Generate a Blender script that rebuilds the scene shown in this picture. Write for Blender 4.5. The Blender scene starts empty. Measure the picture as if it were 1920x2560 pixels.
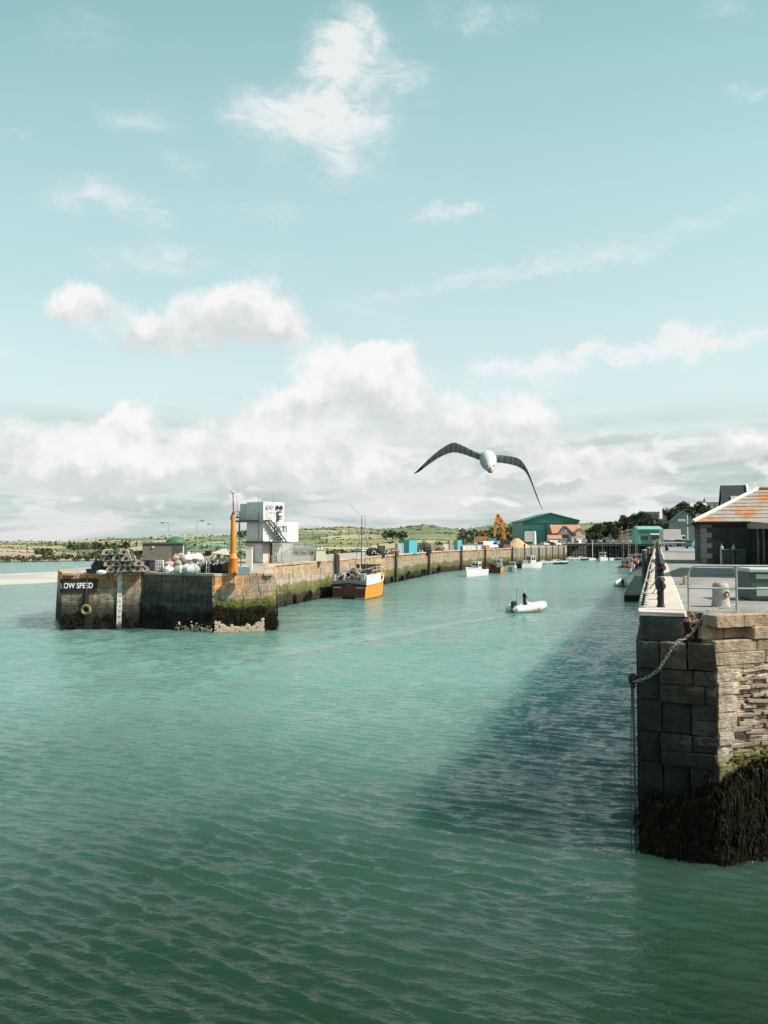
import bpy, bmesh, math, random
import numpy as np
from mathutils import Vector, Matrix
random.seed(7)
R = random.uniform
scene = bpy.context.scene
COL = scene.collection

# ------------------------------------------------------------ camera
F = 1850.0; W0, H0 = 1920.0, 2560.0; EYE = 7.5
PITCH = math.atan(65.0 / F)
cam_d = bpy.data.cameras.new('camera'); cam = bpy.data.objects.new('camera', cam_d); COL.objects.link(cam)
cam.location = (0, 0, EYE); cam.rotation_euler = (math.pi / 2 + PITCH, 0, 0)
cam_d.sensor_fit = 'VERTICAL'; cam_d.sensor_height = 36.0; cam_d.lens = F / H0 * 36.0
cam_d.clip_start = 0.05; cam_d.clip_end = 8000
scene.camera = cam
scene.render.engine = 'CYCLES'
scene.view_settings.view_transform = 'Standard'; scene.view_settings.look = 'None'
scene.view_settings.gamma = 1; scene.view_settings.use_curve_mapping = False
scene.view_settings.exposure = 0.62
scene.cycles.use_denoising = True
scene.cycles.sample_clamp_indirect = 4.0; scene.cycles.sample_clamp_direct = 12.0
scene.cycles.max_bounces = 6; scene.cycles.diffuse_bounces = 2; scene.cycles.glossy_bounces = 3
scene.cycles.transmission_bounces = 2; scene.cycles.caustics_reflective = False; scene.cycles.caustics_refractive = False

# ------------------------------------------------------------ sun
ELEV = math.radians(45); AZ = math.radians(-17)
SUN = Vector((math.cos(AZ) * math.cos(ELEV), math.sin(AZ) * math.cos(ELEV), math.sin(ELEV)))
sd = bpy.data.lights.new('sun', 'SUN'); so = bpy.data.objects.new('sun', sd); COL.objects.link(so)
sd.energy = 5.0; sd.angle = math.radians(0.55); sd.color = (1.0, 0.93, 0.83)
so.rotation_euler = SUN.to_track_quat('Z', 'Y').to_euler(); so.location = (60, -20, 80)

# ------------------------------------------------------------ ray helpers (photo pixel -> point in the place)
def ray(px, py):
    x = (px - W0 / 2) / F; y = (H0 / 2 - py) / F
    c, s = math.cos(PITCH), math.sin(PITCH)
    return Vector((x, c - y * s, s + y * c))
def gp(px, py, z=0.0):
    d = ray(px, py); t = (z - EYE) / d.z
    return Vector((d.x * t, d.y * t, z))
def at(px, py, Y):
    d = ray(px, py); t = Y / d.y
    return Vector((d.x * t, Y, EYE + d.z * t))

# ------------------------------------------------------------ sky
world = bpy.data.worlds.new('World'); scene.world = world; world.use_nodes = True
NT = world.node_tree; NT.nodes.clear()
class NG:
    def __init__(s, nt): s.nt = nt
    def n(s, typ, **kw):
        nd = s.nt.nodes.new(typ)
        for k, v in kw.items(): setattr(nd, k, v)
        return nd
    def _in(s, nd, i, v):
        if v is None: return
        if hasattr(v, 'is_output') or isinstance(v, bpy.types.NodeSocket): s.nt.links.new(v, nd.inputs[i])
        else: nd.inputs[i].default_value = v
    def m(s, op, a, b=None, c=None, clamp=False):
        nd = s.n('ShaderNodeMath', operation=op, use_clamp=clamp)
        for i, v in enumerate((a, b, c)): s._in(nd, i, v)
        return nd.outputs[0]
    def v(s, op, a, b=None, out=0):
        nd = s.n('ShaderNodeVectorMath', operation=op)
        s._in(nd, 0, a); s._in(nd, 1, b)
        return nd.outputs[out]
    def mix(s, f, a, b, mode='MIX'):
        nd = s.n('ShaderNodeMix', data_type='RGBA', blend_type=mode)
        s._in(nd, 0, f)
        for i, v in ((6, a), (7, b)):
            if isinstance(v, (tuple, list)): v = tuple(v) + (1.0,) * (4 - len(v))
            s._in(nd, i, v)
        return nd.outputs[2]
    def noise(s, vec, scale, detail=4, rough=.55, dist=0.0, out=0):
        nd = s.n('ShaderNodeTexNoise'); s._in(nd, 'Vector', vec)
        nd.inputs['Scale'].default_value = scale; nd.inputs['Detail'].default_value = detail
        nd.inputs['Roughness'].default_value = rough; nd.inputs['Distortion'].default_value = dist
        return nd.outputs[out]
    def mr(s, v, a, b, c=0., d=1., interp='LINEAR'):
        nd = s.n('ShaderNodeMapRange', interpolation_type=interp)
        for i, x in enumerate((v, a, b, c, d)): s._in(nd, i, x)
        return nd.outputs[0]
    def ramp(s, f, stops, interp='LINEAR'):
        nd = s.n('ShaderNodeValToRGB'); cr = nd.color_ramp; cr.interpolation = interp
        while len(cr.elements) < len(stops): cr.elements.new(0.5)
        for e, (p, c) in zip(cr.elements, stops):
            e.position = p; e.color = tuple(c) + (1.0,) * (4 - len(c))
        s._in(nd, 0, f); return nd.outputs[0]
    def xyz(s, v):
        nd = s.n('ShaderNodeSeparateXYZ'); s._in(nd, 0, v); return nd.outputs
    def comb(s, x, y, z):
        nd = s.n('ShaderNodeCombineXYZ')
        for i, q in enumerate((x, y, z)): s._in(nd, i, q)
        return nd.outputs[0]

def build_sky():
    g = NG(NT)
    sky = g.n('ShaderNodeTexSky', sky_type='NISHITA', sun_disc=False)
    sky.sun_elevation = ELEV; sky.sun_rotation = math.atan2(SUN.x, SUN.y)
    sky.air_density = 1.0; sky.dust_density = 1.6; sky.ozone_density = 1.0; sky.altitude = 0
    d = g.n('ShaderNodeTexCoord').outputs['Generated']
    x, y, z = g.xyz(d)
    ya = g.m('ADD', g.m('ABSOLUTE', y), 0.02)
    u0 = g.m('DIVIDE', x, ya); w0 = g.m('DIVIDE', g.m('MAXIMUM', z, -0.02), ya)
    uv0 = g.comb(u0, w0, 0.0)
    # ragged cloud outlines: coordinates pushed about by noise
    nz = g.noise(d, 7.0, 6, .6, out=1)
    nz2 = g.noise(d, 26.0, 5, .62, out=1)
    off = g.v('SCALE', g.v('SUBTRACT', nz, (.5, .5, .5)), None); off.node.inputs['Scale'].default_value = .10
    off2 = g.v('SCALE', g.v('SUBTRACT', nz2, (.5, .5, .5)), None); off2.node.inputs['Scale'].default_value = .055
    uv = g.v('ADD', uv0, g.v('ADD', off, off2))
    # clouds: photo position -> tangent-plane direction of the sky
    def T(px, py): return ((px - 960) / F, (1345 - py) / F)
    cum = [(205,755,90,52,1.0),(590,790,135,80,1.1),(700,835,70,42,.8),(370,850,125,62,.8),(870,950,120,72,1.2),(720,1012,130,42,.8),(1000,985,95,70,.75),
           (985,890,60,45,.5),(320,1050,62,42,1.2),(250,1140,120,70,.8),(620,1110,330,62,.75),(1150,1060,150,70,.75),(1330,1085,60,65,.9),(1500,1160,180,46,.7),
           (1840,1120,85,48,.95),(150,1190,230,55,.65),(520,1180,330,42,.65),(1000,1190,300,50,.6),(60,1080,130,60,.6),(50,880,70,45,.4)]
    wis = [(865,60,70,70,.85),(850,160,90,80,.9),(760,300,140,75,.85),(900,320,80,80,.7),(1010,180,75,60,.6),(840,430,90,60,.4),(620,260,80,50,.35),
           (1190,35,120,45,.45),(330,310,130,42,.32),(230,495,125,48,.5),(400,540,60,42,.45),(390,650,150,45,.55),(190,90,140,70,.28),(660,545,130,46,.34),
           (1110,530,75,17,.6),(450,410,70,40,.3),(40,335,60,25,.4),(1800,20,70,40,.3),(1850,240,60,20,.4),(1310,985,130,55,.55),(930,800,130,50,.25),(700,690,130,40,.2)]
    def field(lst):
        acc = None; sh = None
        for px, py, rx, ry, st in lst:
            c = T(px, py)
            q = g.v('MULTIPLY', g.v('SUBTRACT', uv, (c[0], c[1], 0)), (F / rx, F / ry, 0))
            e = g.m('MULTIPLY', g.m('EXPONENT', g.m('MULTIPLY', g.v('DOT_PRODUCT', q, q, out=1), -.95)), st)
            acc = e if acc is None else g.m('ADD', acc, e)
            yy = g.m('MULTIPLY', g.xyz(q)[1], e)
            sh = yy if sh is None else g.m('ADD', sh, yy)
        return acc, sh
    fc, shade = field(cum); fw, _ = field(wis)
    # long thin streaks
    def streak(p0, p1, wd, st):
        a, b = T(*p0), T(*p1); L = math.hypot(b[0]-a[0], b[1]-a[1]); cx, cy = (a[0]+b[0])/2, (a[1]+b[1])/2
        co, si = (b[0]-a[0])/L, (b[1]-a[1])/L
        q = g.v('SUBTRACT', uv, (cx, cy, 0))
        al = g.m('DIVIDE', g.v('DOT_PRODUCT', q, (co, si, 0), out=1), L*.5)
        ac = g.m('DIVIDE', g.v('DOT_PRODUCT', q, (-si, co, 0), out=1), wd / F)
        s2 = g.m('ADD', g.m('POWER', g.m('ABSOLUTE', al), 4.0), g.m('MULTIPLY', ac, ac))
        return g.m('MULTIPLY', g.m('EXPONENT', g.m('MULTIPLY', s2, -1.0)), st)
    fw = g.m('ADD', fw, streak((1180, 955), (1990, 815), 26, .95))
    fw = g.m('ADD', fw, streak((800, 775), (1640, 630), 24, .30))
    fw = g.m('ADD', fw, streak((1250, 680), (2000, 500), 42, .34))
    fib = g.noise(g.v('MULTIPLY', d, (1.0, 1.0, 2.6)), 16.0, 8, .68, .6)
    fine = g.noise(d, 22.0, 7, .6)
    wisp = g.m('MULTIPLY', fw, g.mr(fib, .30, .72, .25, 1.35))
    # a scatter of thin cloud all over, so the sky goes on outside the picture
    thin = g.m('MULTIPLY', g.mr(g.noise(d, 3.2, 7, .6, .3), .50, .85), .35)
    wisp = g.mr(g.m('ADD', wisp, thin), .05, .85, 0, .90, 'SMOOTHSTEP')
    cm = g.m('ADD', fc, g.m('MULTIPLY', g.m('SUBTRACT', fine, .5), .62))
    cm = g.mr(cm, .24, .84, 0, 1, 'SMOOTHSTEP')
    # bank of layered cloud along the horizon
    lay = g.noise(g.v('MULTIPLY', d, (1.0, 1.0, 6.0)), 5.0, 6, .55, .4)
    bank = g.mr(w0, .09, .215, 1.0, 0.0, 'SMOOTHSTEP')
    bank = g.m('MULTIPLY', bank, g.mr(lay, .30, .55, .45, 1.0))
    # clear-sky colour: Nishita pulled towards the teal of this summer sky
    el = g.ramp(w0, [(0.0, (2.3, 2.0, 1.95)), (.19, (2.65, 2.35, 1.77)), (.35, (3.15, 2.9, 1.9)), (.55, (3.0, 3.25, 2.05)), (1.0, (2.3, 2.7, 1.8))])
    clear = g.mix(1.0, sky.outputs[0], el, 'MULTIPLY')
    even = g.ramp(w0, [(0.0, (7.8, 8.9, 8.9)), (.20, (6.9, 8.6, 8.7)), (.35, (5.4, 7.65, 7.9)), (.44, (5.0, 7.3, 7.6)), (.72, (3.1, 5.65, 5.95)), (1.0, (2.3, 4.6, 5.0))])
    clear = g.mix(.68, clear, even)                     # even ramp mixed in, flattening the sun-side brightening
    # cloud colour: bright heads, grey-green bases
    base = g.mr(g.m('ADD', shade, g.m('MULTIPLY', g.m('SUBTRACT', fine, .5), 1.6)), -.5, .4, 0, 1, 'SMOOTHSTEP')
    ccol = g.mix(base, tuple(c * CL for c in (.70, .74, .735)), tuple(c * CL for c in (.97, .965, .96)))
    band = g.mr(g.noise(g.v('MULTIPLY', d, (1.0, 1.0, 9.0)), 4.2, 6, .55, .5), .36, .62, 0, 1, 'SMOOTHSTEP')
    bcol = g.mix(band, tuple(c * CL for c in (.45, .565, .54)), tuple(c * CL for c in (.80, .81, .80)))
    c = g.mix(bank, clear, bcol)
    # heaped cumulus low over the horizon
    pc = g.v('MULTIPLY', d, (1.0, 1.0, 1.9))
    na = g.noise(pc, 8.0, 7, .52, .25); nb = g.noise(g.v('ADD', pc, (0.004, 0.0, .022)), 8.0, 7, .52, .25)
    lowm = g.m('MULTIPLY', g.mr(w0, .10, .17, 1, 0, 'SMOOTHSTEP'), g.mr(w0, .015, .05, 0, 1, 'SMOOTHSTEP'))
    lowc = g.m('MULTIPLY', g.mr(na, .47, .56, 0, .85, 'SMOOTHSTEP'), lowm)
    lcol = g.mix(g.mr(g.m('SUBTRACT', na, nb), -.025, .045, 0, 1, 'SMOOTHSTEP'), tuple(q * CL for q in (.60, .665, .65)), tuple(q * CL for q in (.93, .93, .925)))
    c = g.mix(lowc, c, lcol)
    c = g.mix(wisp, c, tuple(q * CL for q in (.90, .92, .92)))
    c = g.mix(cm, c, ccol)
    bg = g.n('ShaderNodeBackground'); g._in(bg, 0, c); bg.inputs[1].default_value = SKY_S
    out = g.n('ShaderNodeOutputWorld'); NT.links.new(bg.outputs[0], out.inputs[0])
SKY_S = 0.065; SKY_GAIN = 1.0; CL = 9.8
build_sky()
world.cycles.sampling_method = 'MANUAL'; world.cycles.sample_map_resolution = 1024

# ------------------------------------------------------------ materials
ALB = .74
def mat(name, col, rough=.7, var=.18, scale=2., bump=0., bscale=8., metal=0., spec=.35, rnd=0., col2=None, c2=(.45, .62), s2=1., stretch=None, alpha=None):
    mt = bpy.data.materials.new(name); mt.use_nodes = True
    g = NG(mt.node_tree); b = mt.node_tree.nodes['Principled BSDF']
    pos = g.n('ShaderNodeNewGeometry').outputs['Position']
    if stretch: pos = g.v('MULTIPLY', pos, stretch)
    f = g.mr(g.noise(pos, scale, 6, .6), .25, .75, 1 - var, 1 + var)
    if rnd:
        f = g.m('MULTIPLY', f, g.mr(g.n('ShaderNodeObjectInfo').outputs['Random'], 0, 1, 1 - rnd, 1 + rnd))
    col = tuple(w * ALB for w in col); col2 = tuple(w * ALB for w in col2) if col2 else None
    if col2:
        k = g.mr(g.noise(pos, s2, 7, .62), c2[0], c2[1])
        c = g.mix(k, col, col2)
        s = g.v('SCALE', c, None)
    else:
        s = g.v('SCALE', col, None)
    g._in(s.node, 'Scale', f)
    mt.node_tree.links.new(s, b.inputs['Base Color'])
    b.inputs['Roughness'].default_value = rough; b.inputs['Metallic'].default_value = metal
    b.inputs['Specular IOR Level'].default_value = spec
    if bump:
        bn = g.n('ShaderNodeBump'); bn.inputs['Strength'].default_value = min(1, bump); bn.inputs['Distance'].default_value = .05 * max(1, bump)
        mt.node_tree.links.new(g.noise(pos, bscale, 8, .65), bn.inputs['Height'])
        mt.node_tree.links.new(bn.outputs[0], b.inputs['Normal'])
    return mt

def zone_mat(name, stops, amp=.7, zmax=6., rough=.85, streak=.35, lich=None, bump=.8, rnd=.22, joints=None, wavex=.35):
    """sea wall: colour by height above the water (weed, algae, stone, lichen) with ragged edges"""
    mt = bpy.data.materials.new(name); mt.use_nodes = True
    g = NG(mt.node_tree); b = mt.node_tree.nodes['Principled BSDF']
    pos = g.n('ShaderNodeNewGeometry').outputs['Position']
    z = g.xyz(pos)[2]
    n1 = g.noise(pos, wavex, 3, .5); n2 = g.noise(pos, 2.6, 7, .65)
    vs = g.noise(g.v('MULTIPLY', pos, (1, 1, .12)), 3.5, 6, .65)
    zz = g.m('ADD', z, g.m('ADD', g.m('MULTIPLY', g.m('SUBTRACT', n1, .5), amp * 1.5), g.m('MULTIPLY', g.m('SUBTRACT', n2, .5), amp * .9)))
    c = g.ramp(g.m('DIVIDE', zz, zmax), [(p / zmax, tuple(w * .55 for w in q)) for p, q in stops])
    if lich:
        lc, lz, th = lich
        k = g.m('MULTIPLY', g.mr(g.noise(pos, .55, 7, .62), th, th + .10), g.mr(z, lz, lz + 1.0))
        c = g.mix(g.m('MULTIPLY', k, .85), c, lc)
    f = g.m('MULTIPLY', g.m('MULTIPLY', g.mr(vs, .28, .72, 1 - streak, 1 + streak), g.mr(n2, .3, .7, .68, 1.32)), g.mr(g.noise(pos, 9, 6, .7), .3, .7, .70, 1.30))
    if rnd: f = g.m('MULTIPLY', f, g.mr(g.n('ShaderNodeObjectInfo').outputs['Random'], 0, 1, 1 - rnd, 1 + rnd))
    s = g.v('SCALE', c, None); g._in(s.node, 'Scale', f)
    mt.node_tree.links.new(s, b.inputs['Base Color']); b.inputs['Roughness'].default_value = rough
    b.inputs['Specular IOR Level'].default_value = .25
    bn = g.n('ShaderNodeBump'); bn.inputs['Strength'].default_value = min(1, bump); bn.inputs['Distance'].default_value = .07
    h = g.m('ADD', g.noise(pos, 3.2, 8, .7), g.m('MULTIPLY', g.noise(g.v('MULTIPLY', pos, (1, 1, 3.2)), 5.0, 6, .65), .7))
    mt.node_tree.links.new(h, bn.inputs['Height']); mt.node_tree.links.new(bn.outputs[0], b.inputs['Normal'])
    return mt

# ------------------------------------------------------------ mesh builder
class MB:
    def __init__(s): s.v = []; s.f = []; s.m = []; s.k = 0
    def mat(s, k): s.k = k; return s
    def face(s, pts):
        i = len(s.v); s.v += [tuple(p) for p in pts]; s.f.append(tuple(range(i, i + len(pts)))); s.m.append(s.k); return s
    def _add(s, vs, fs):
        i = len(s.v); s.v += [tuple(p) for p in vs]
        for f in fs: s.f.append(tuple(i + q for q in f)); s.m.append(s.k)
        return s
    def box(s, cx, cy, cz, sx, sy, sz, rz=0., tx=1., ty=1., rx=0., ry=0.):
        a, b, c = sx / 2, sy / 2, sz / 2
        vs = [(-a, -b, -c), (a, -b, -c), (a, b, -c), (-a, b, -c), (-a*tx, -b*ty, c), (a*tx, -b*ty, c), (a*tx, b*ty, c), (-a*tx, b*ty, c)]
        M = Matrix.Translation((cx, cy, cz)) @ Matrix.Rotation(rz, 4, 'Z') @ Matrix.Rotation(ry, 4, 'Y') @ Matrix.Rotation(rx, 4, 'X')
        return s._add([M @ Vector(p) for p in vs], [(0,3,2,1),(4,5,6,7),(0,1,5,4),(1,2,6,5),(2,3,7,6),(3,0,4,7)])
    def prism(s, pts, z0, z1):
        n = len(pts)
        vs = [(p[0], p[1], z0) for p in pts] + [(p[0], p[1], z1) for p in pts]
        return s._add(vs, [tuple(range(n - 1, -1, -1)), tuple(range(n, 2 * n))] + [(i, (i + 1) % n, n + (i + 1) % n, n + i) for i in range(n)])
    def extr(s, prof, axis, a0, a1):
        """profile of 2-D points pushed along an axis: 'x' -> (a, p0, p1), 'y' -> (p0, a, p1)"""
        n = len(prof); P = (lambda a, p: (a, p[0], p[1])) if axis == 'x' else (lambda a, p: (p[0], a, p[1]))
        vs = [P(a0, p) for p in prof] + [P(a1, p) for p in prof]
        return s._add(vs, [tuple(range(n - 1, -1, -1)), tuple(range(n, 2 * n))] + [(i, (i + 1) % n, n + (i + 1) % n, n + i) for i in range(n)])
    def cyl(s, p0, p1, r0, r1=None, n=8):
        p0, p1 = Vector(p0), Vector(p1); r1 = r0 if r1 is None else r1
        d = (p1 - p0).normalized(); a = d.orthogonal().normalized(); b = d.cross(a)
        vs = []
        for p, r in ((p0, r0), (p1, r1)):
            for i in range(n):
                t = 2 * math.pi * i / n; vs.append(p + a * (r * math.cos(t)) + b * (r * math.sin(t)))
        return s._add(vs, [tuple(range(n - 1, -1, -1)), tuple(range(n, 2 * n))] + [(i, (i + 1) % n, n + (i + 1) % n, n + i) for i in range(n)])
    def tube(s, pts, r, n=6):
        pts = [Vector(p) for p in pts]
        vs = []; fs = []; up = None
        for i, p in enumerate(pts):
            d = (pts[min(i + 1, len(pts) - 1)] - pts[max(i - 1, 0)]).normalized()
            a = d.orthogonal().normalized() if up is None else (up - d * up.dot(d)).normalized()
            up = a; b = d.cross(a)
            for k in range(n):
                t = 2 * math.pi * k / n; vs.append(p + a * (r * math.cos(t)) + b * (r * math.sin(t)))
        for i in range(len(pts) - 1):
            for k in range(n): fs.append((i*n + k, i*n + (k+1) % n, (i+1)*n + (k+1) % n, (i+1)*n + k))
        fs += [tuple(range(n - 1, -1, -1)), tuple(range((len(pts)-1)*n, len(pts)*n))]
        return s._add(vs, fs)
    def ball(s, c, r, n=8, m=5, sx=1, sy=1, sz=1, jit=0., half=False):
        c = Vector(c); vs = []; fs = []
        rings = m
        for j in range(rings + 1):
            ph = (math.pi / 2 if half else math.pi) * j / rings
            for i in range(n):
                t = 2 * math.pi * i / n; q = 1 + R(-jit, jit)
                vs.append(c + Vector((sx*math.sin(ph)*math.cos(t), sy*math.sin(ph)*math.sin(t), sz*math.cos(ph))) * r * q)
        for j in range(rings):
            for i in range(n): fs.append((j*n + i, (j+1)*n + i, (j+1)*n + (i+1) % n, j*n + (i+1) % n))
        return s._add(vs, fs)
    def ring(s, c, r, t, n=14, m=6, axis='y'):
        c = Vector(c); vs = []; fs = []
        for i in range(n):
            a = 2*math.pi*i/n
            for j in range(m):
                b = 2*math.pi*j/m; rr = r + t*math.cos(b); h = t*math.sin(b)
                p = {'y': (rr*math.cos(a), h, rr*math.sin(a)), 'z': (rr*math.cos(a), rr*math.sin(a), h), 'x': (h, rr*math.cos(a), rr*math.sin(a))}[axis]
                vs.append(c + Vector(p))
        for i in range(n):
            for j in range(m): fs.append((i*m + j, ((i+1) % n)*m + j, ((i+1) % n)*m + (j+1) % m, i*m + (j+1) % m))
        return s._add(vs, fs)
    def loft(s, secs, closed=False, caps=True):
        n = len(secs[0]); vs = [p for q in secs for p in q]; fs = []
        for i in range(len(secs) - 1):
            for k in range(n if closed else n - 1): fs.append((i*n + k, i*n + (k+1) % n, (i+1)*n + (k+1) % n, (i+1)*n + k))
        if caps: fs += [tuple(range(n - 1, -1, -1)), tuple(range((len(secs)-1)*n, len(secs)*n))]
        return s._add(vs, fs)
    def mesh(s, name, mats, smooth=False, bevel=0.):
        me = bpy.data.meshes.new(name); me.from_pydata(s.v, [], s.f)
        mats = mats if isinstance(mats, (list, tuple)) else [mats]
        for q in mats: me.materials.append(q)
        if len(mats) > 1: me.polygons.foreach_set('material_index', s.m)
        bm = bmesh.new(); bm.from_mesh(me); bmesh.ops.remove_doubles(bm, verts=bm.verts, dist=1e-5)
        bmesh.ops.recalc_face_normals(bm, faces=bm.faces)
        if bevel: bmesh.ops.bevel(bm, geom=bm.edges[:], offset=bevel, segments=1, affect='EDGES', clamp_overlap=True)
        bm.to_mesh(me); bm.free()
        if smooth:
            me.polygons.foreach_set('use_smooth', [True] * len(me.polygons))
            me.set_sharp_from_angle(angle=math.radians(40))
        me.update(); return me
    def build(s, name, mats, parent=None, smooth=False, bevel=0., **kw):
        return link(name, s.mesh(name, mats, smooth, bevel), parent, **kw)

def link(name, me, parent=None, loc=None, mw=None, **kw):
    o = bpy.data.objects.new(name, me); COL.objects.link(o)
    if parent: o.parent = parent
    if loc is not None: o.location = loc
    if mw is not None: o.matrix_basis = mw
    for k, v in kw.items(): o[k] = v
    return o
def thing(name, label, cat, loc=(0, 0, 0), rz=0., group=None):
    o = bpy.data.objects.new(name, None); COL.objects.link(o); o.empty_display_size = .2
    o.location = loc; o.rotation_euler = (0, 0, rz); o['label'] = label; o['category'] = cat
    if group: o['group'] = group
    return o
KIDS = {}
def kids(o): return [c for c in bpy.data.objects if c.parent == o]
def copy_tree(o, parent=None, tree=None):
    c = o.copy(); COL.objects.link(c); c.parent = parent
    for k in kids(o): copy_tree(k, c)
    return c
def dup(o, loc, rz=0., label=None, group=None, scale=None):
    c = copy_tree(o); c.location = loc; c.rotation_euler = (0, 0, rz)
    if label: c['label'] = label
    if group: c['group'] = group
    if scale: c.scale = (scale,) * 3
    return c
def struct(o): o['kind'] = 'structure'; return o

# ------------------------------------------------------------ shared materials
STONE_TAN = mat('tan_stone', (.40, .33, .25), .9, .35, 3, 1.0, 9, rnd=.25, col2=(.26, .20, .15), s2=2.0)
ASPHALT = mat('quay_asphalt', (.35, .325, .30), .95, .20, .8, .3, 30, col2=(.23, .22, .205), s2=.35, c2=(.42, .60))
CONCRETE = mat('concrete', (.46, .43, .39), .9, .2, 2, .4, 14, col2=(.33, .31, .28), s2=.8)
WHITE = mat('white_paint', (.80, .80, .78), .45, .06, 2)
OFFWHITE = mat('weathered_white', (.66, .65, .62), .6, .14, 1.2)
BLACK = mat('black_rubber', (.018, .018, .02), .55, .3, 6)
DARK = mat('dark_timber', (.045, .038, .032), .85, .35, 5, .5, 12)
GREYMET = mat('galvanised_steel', (.55, .56, .55), .45, .15, 6, metal=.55)
DGREY = mat('dark_grey_metal', (.09, .10, .105), .55, .2, 4)
GLASS = mat('dark_glass', (.025, .032, .036), .08, .1, 1, spec=.7)
RUST = mat('rusty_steel', (.20, .085, .04), .8, .4, 5, .4, 16)
ORANGE = mat('orange_paint', (.80, .27, .03), .5, .14, 3, col2=(.60, .17, .03), s2=.8)
ROPE = mat('pale_rope', (.50, .46, .38), .9, .2, 20)
BLUE = mat('blue_plastic', (.04, .22, .36), .5, .15, 2)
TEAL = mat('teal_paint', (.05, .33, .36), .5, .12, 2)
RED = mat('red_paint', (.42, .07, .04), .5, .2, 2)
GREEN_NET = mat('green_net', (.045, .10, .07), .95, .5, 14, .8, 30)
SKIN = mat('skin', (.55, .34, .25), .6, .05)
YELLOW = mat('yellow_paint', (.70, .55, .08), .5, .15, 3)
# ============================================================ SETTING
# ------------------------------------------------------------ water
def water_material():
    mt = bpy.data.materials.new('harbour_water'); mt.use_nodes = True
    g = NG(mt.node_tree); b = mt.node_tree.nodes['Principled BSDF']
    pos = g.n('ShaderNodeNewGeometry').outputs['Position']
    def rot(v, a, sx, sy):
        c, s = math.cos(a), math.sin(a)
        return g.comb(g.v('DOT_PRODUCT', v, (c * sx, s * sx, 0), out=1), g.v('DOT_PRODUCT', v, (-s * sy, c * sy, 0), out=1), 0.0)
    warp = g.v('SCALE', g.v('SUBTRACT', g.noise(pos, .30, 3, .5, out=1), (.5, .5, .5)), None); warp.node.inputs['Scale'].default_value = 1.1
    p2 = g.v('ADD', pos, warp)
    x, y, z = g.xyz(pos)
    h1 = g.noise(rot(p2, math.radians(-20), .5, 1.5), 1.5, 3, .5, .3)
    h2 = g.noise(rot(p2, math.radians(-14), .6, 1.6), 3.6, 4, .6, .4)          # ripples on the waves
    h4 = g.noise(rot(p2, math.radians(12), .8, 1.5), 8.0, 3, .6, .3)
    farw = g.mr(y, 40.0, 95.0)                                                # past the modelled waves the relief carries on
    midw = g.mr(y, 13.0, 50.0)
    gust = g.mr(g.noise(rot(pos, math.radians(-12), .5, 1.0), .07, 3, .5), .35, .65, .7, 1.2)
    h = g.m('ADD', g.m('MULTIPLY', h1, g.m('MULTIPLY', midw, .20)), g.m('MULTIPLY', h2, .058))
    h5 = g.noise(rot(p2, math.radians(-8), .45, 1.3), .42, 3, .6, .3)
    h = g.m('ADD', h, g.m('MULTIPLY', h5, g.m('MULTIPLY', farw, 1.0)))
    h = g.m('MULTIPLY', g.m('ADD', h, g.m('MULTIPLY', h4, .010)), gust)
    # the smooth track the dinghy has left behind it
    w0_, w1_ = gp(560, 1655), gp(1275, 1537); wd = (w1_ - w0_).normalized()
    rel_ = g.v('SUBTRACT', pos, tuple(w0_)); al_ = g.v('DOT_PRODUCT', rel_, tuple(wd), out=1); ac_ = g.m('ABSOLUTE', g.m('ADD', g.v('DOT_PRODUCT', rel_, (-wd.y, wd.x, 0), out=1), g.m('MULTIPLY', g.m('SUBTRACT', g.noise(pos, .22, 2), .5), 1.6)))
    L_ = (w1_ - w0_).length; wid = g.mr(al_, 0, L_, 2.6, .7)
    trk = g.m('MULTIPLY', g.mr(g.m('DIVIDE', ac_, wid), .35, 1.1, 1, 0, 'SMOOTHSTEP'), g.m('MULTIPLY', g.mr(al_, -8, 6, 0, 1), g.mr(al_, L_, L_ + .5, 1, 0)))
    h = g.m('MULTIPLY', h, g.m('SUBTRACT', 1.0, g.m('MULTIPLY', trk, .75)))
    bn = g.n('ShaderNodeBump'); bn.inputs['Strength'].default_value = 1.0; bn.inputs['Distance'].default_value = 1.0
    mt.node_tree.links.new(h, bn.inputs['Height'])
    # turbid green body colour
    # deep green by the quay, paler and sandier over the shoals further out
    far = g.mr(g.m('ADD', y, g.m('MULTIPLY', g.m('SUBTRACT', g.noise(pos, .06, 3, .5), .5), 22.0)), 9.0, 42.0, 0, 1, 'SMOOTHSTEP')
    c = g.mix(far, WATER_A, WATER_B)
    mt.node_tree.links.new(c, b.inputs['Base Color']); mt.node_tree.links.new(bn.outputs[0], b.inputs['Normal'])
    mt.node_tree.links.new(g.mr(y, 40.0, 130.0, .06, .22), b.inputs['Roughness']); b.inputs['IOR'].default_value = 1.45
    b.inputs['Specular IOR Level'].default_value = .5
    b.subsurface_method = 'BURLEY'
    b.inputs['Subsurface Weight'].default_value = 1.0; b.inputs['Subsurface Radius'].default_value = (2.4, 4.6, 4.2); b.inputs['Subsurface Scale'].default_value = 1.0
    return mt
WATER_A = (.006, .022, .009); WATER_B = (.098, .196, .172)
WATER = water_material()
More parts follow.
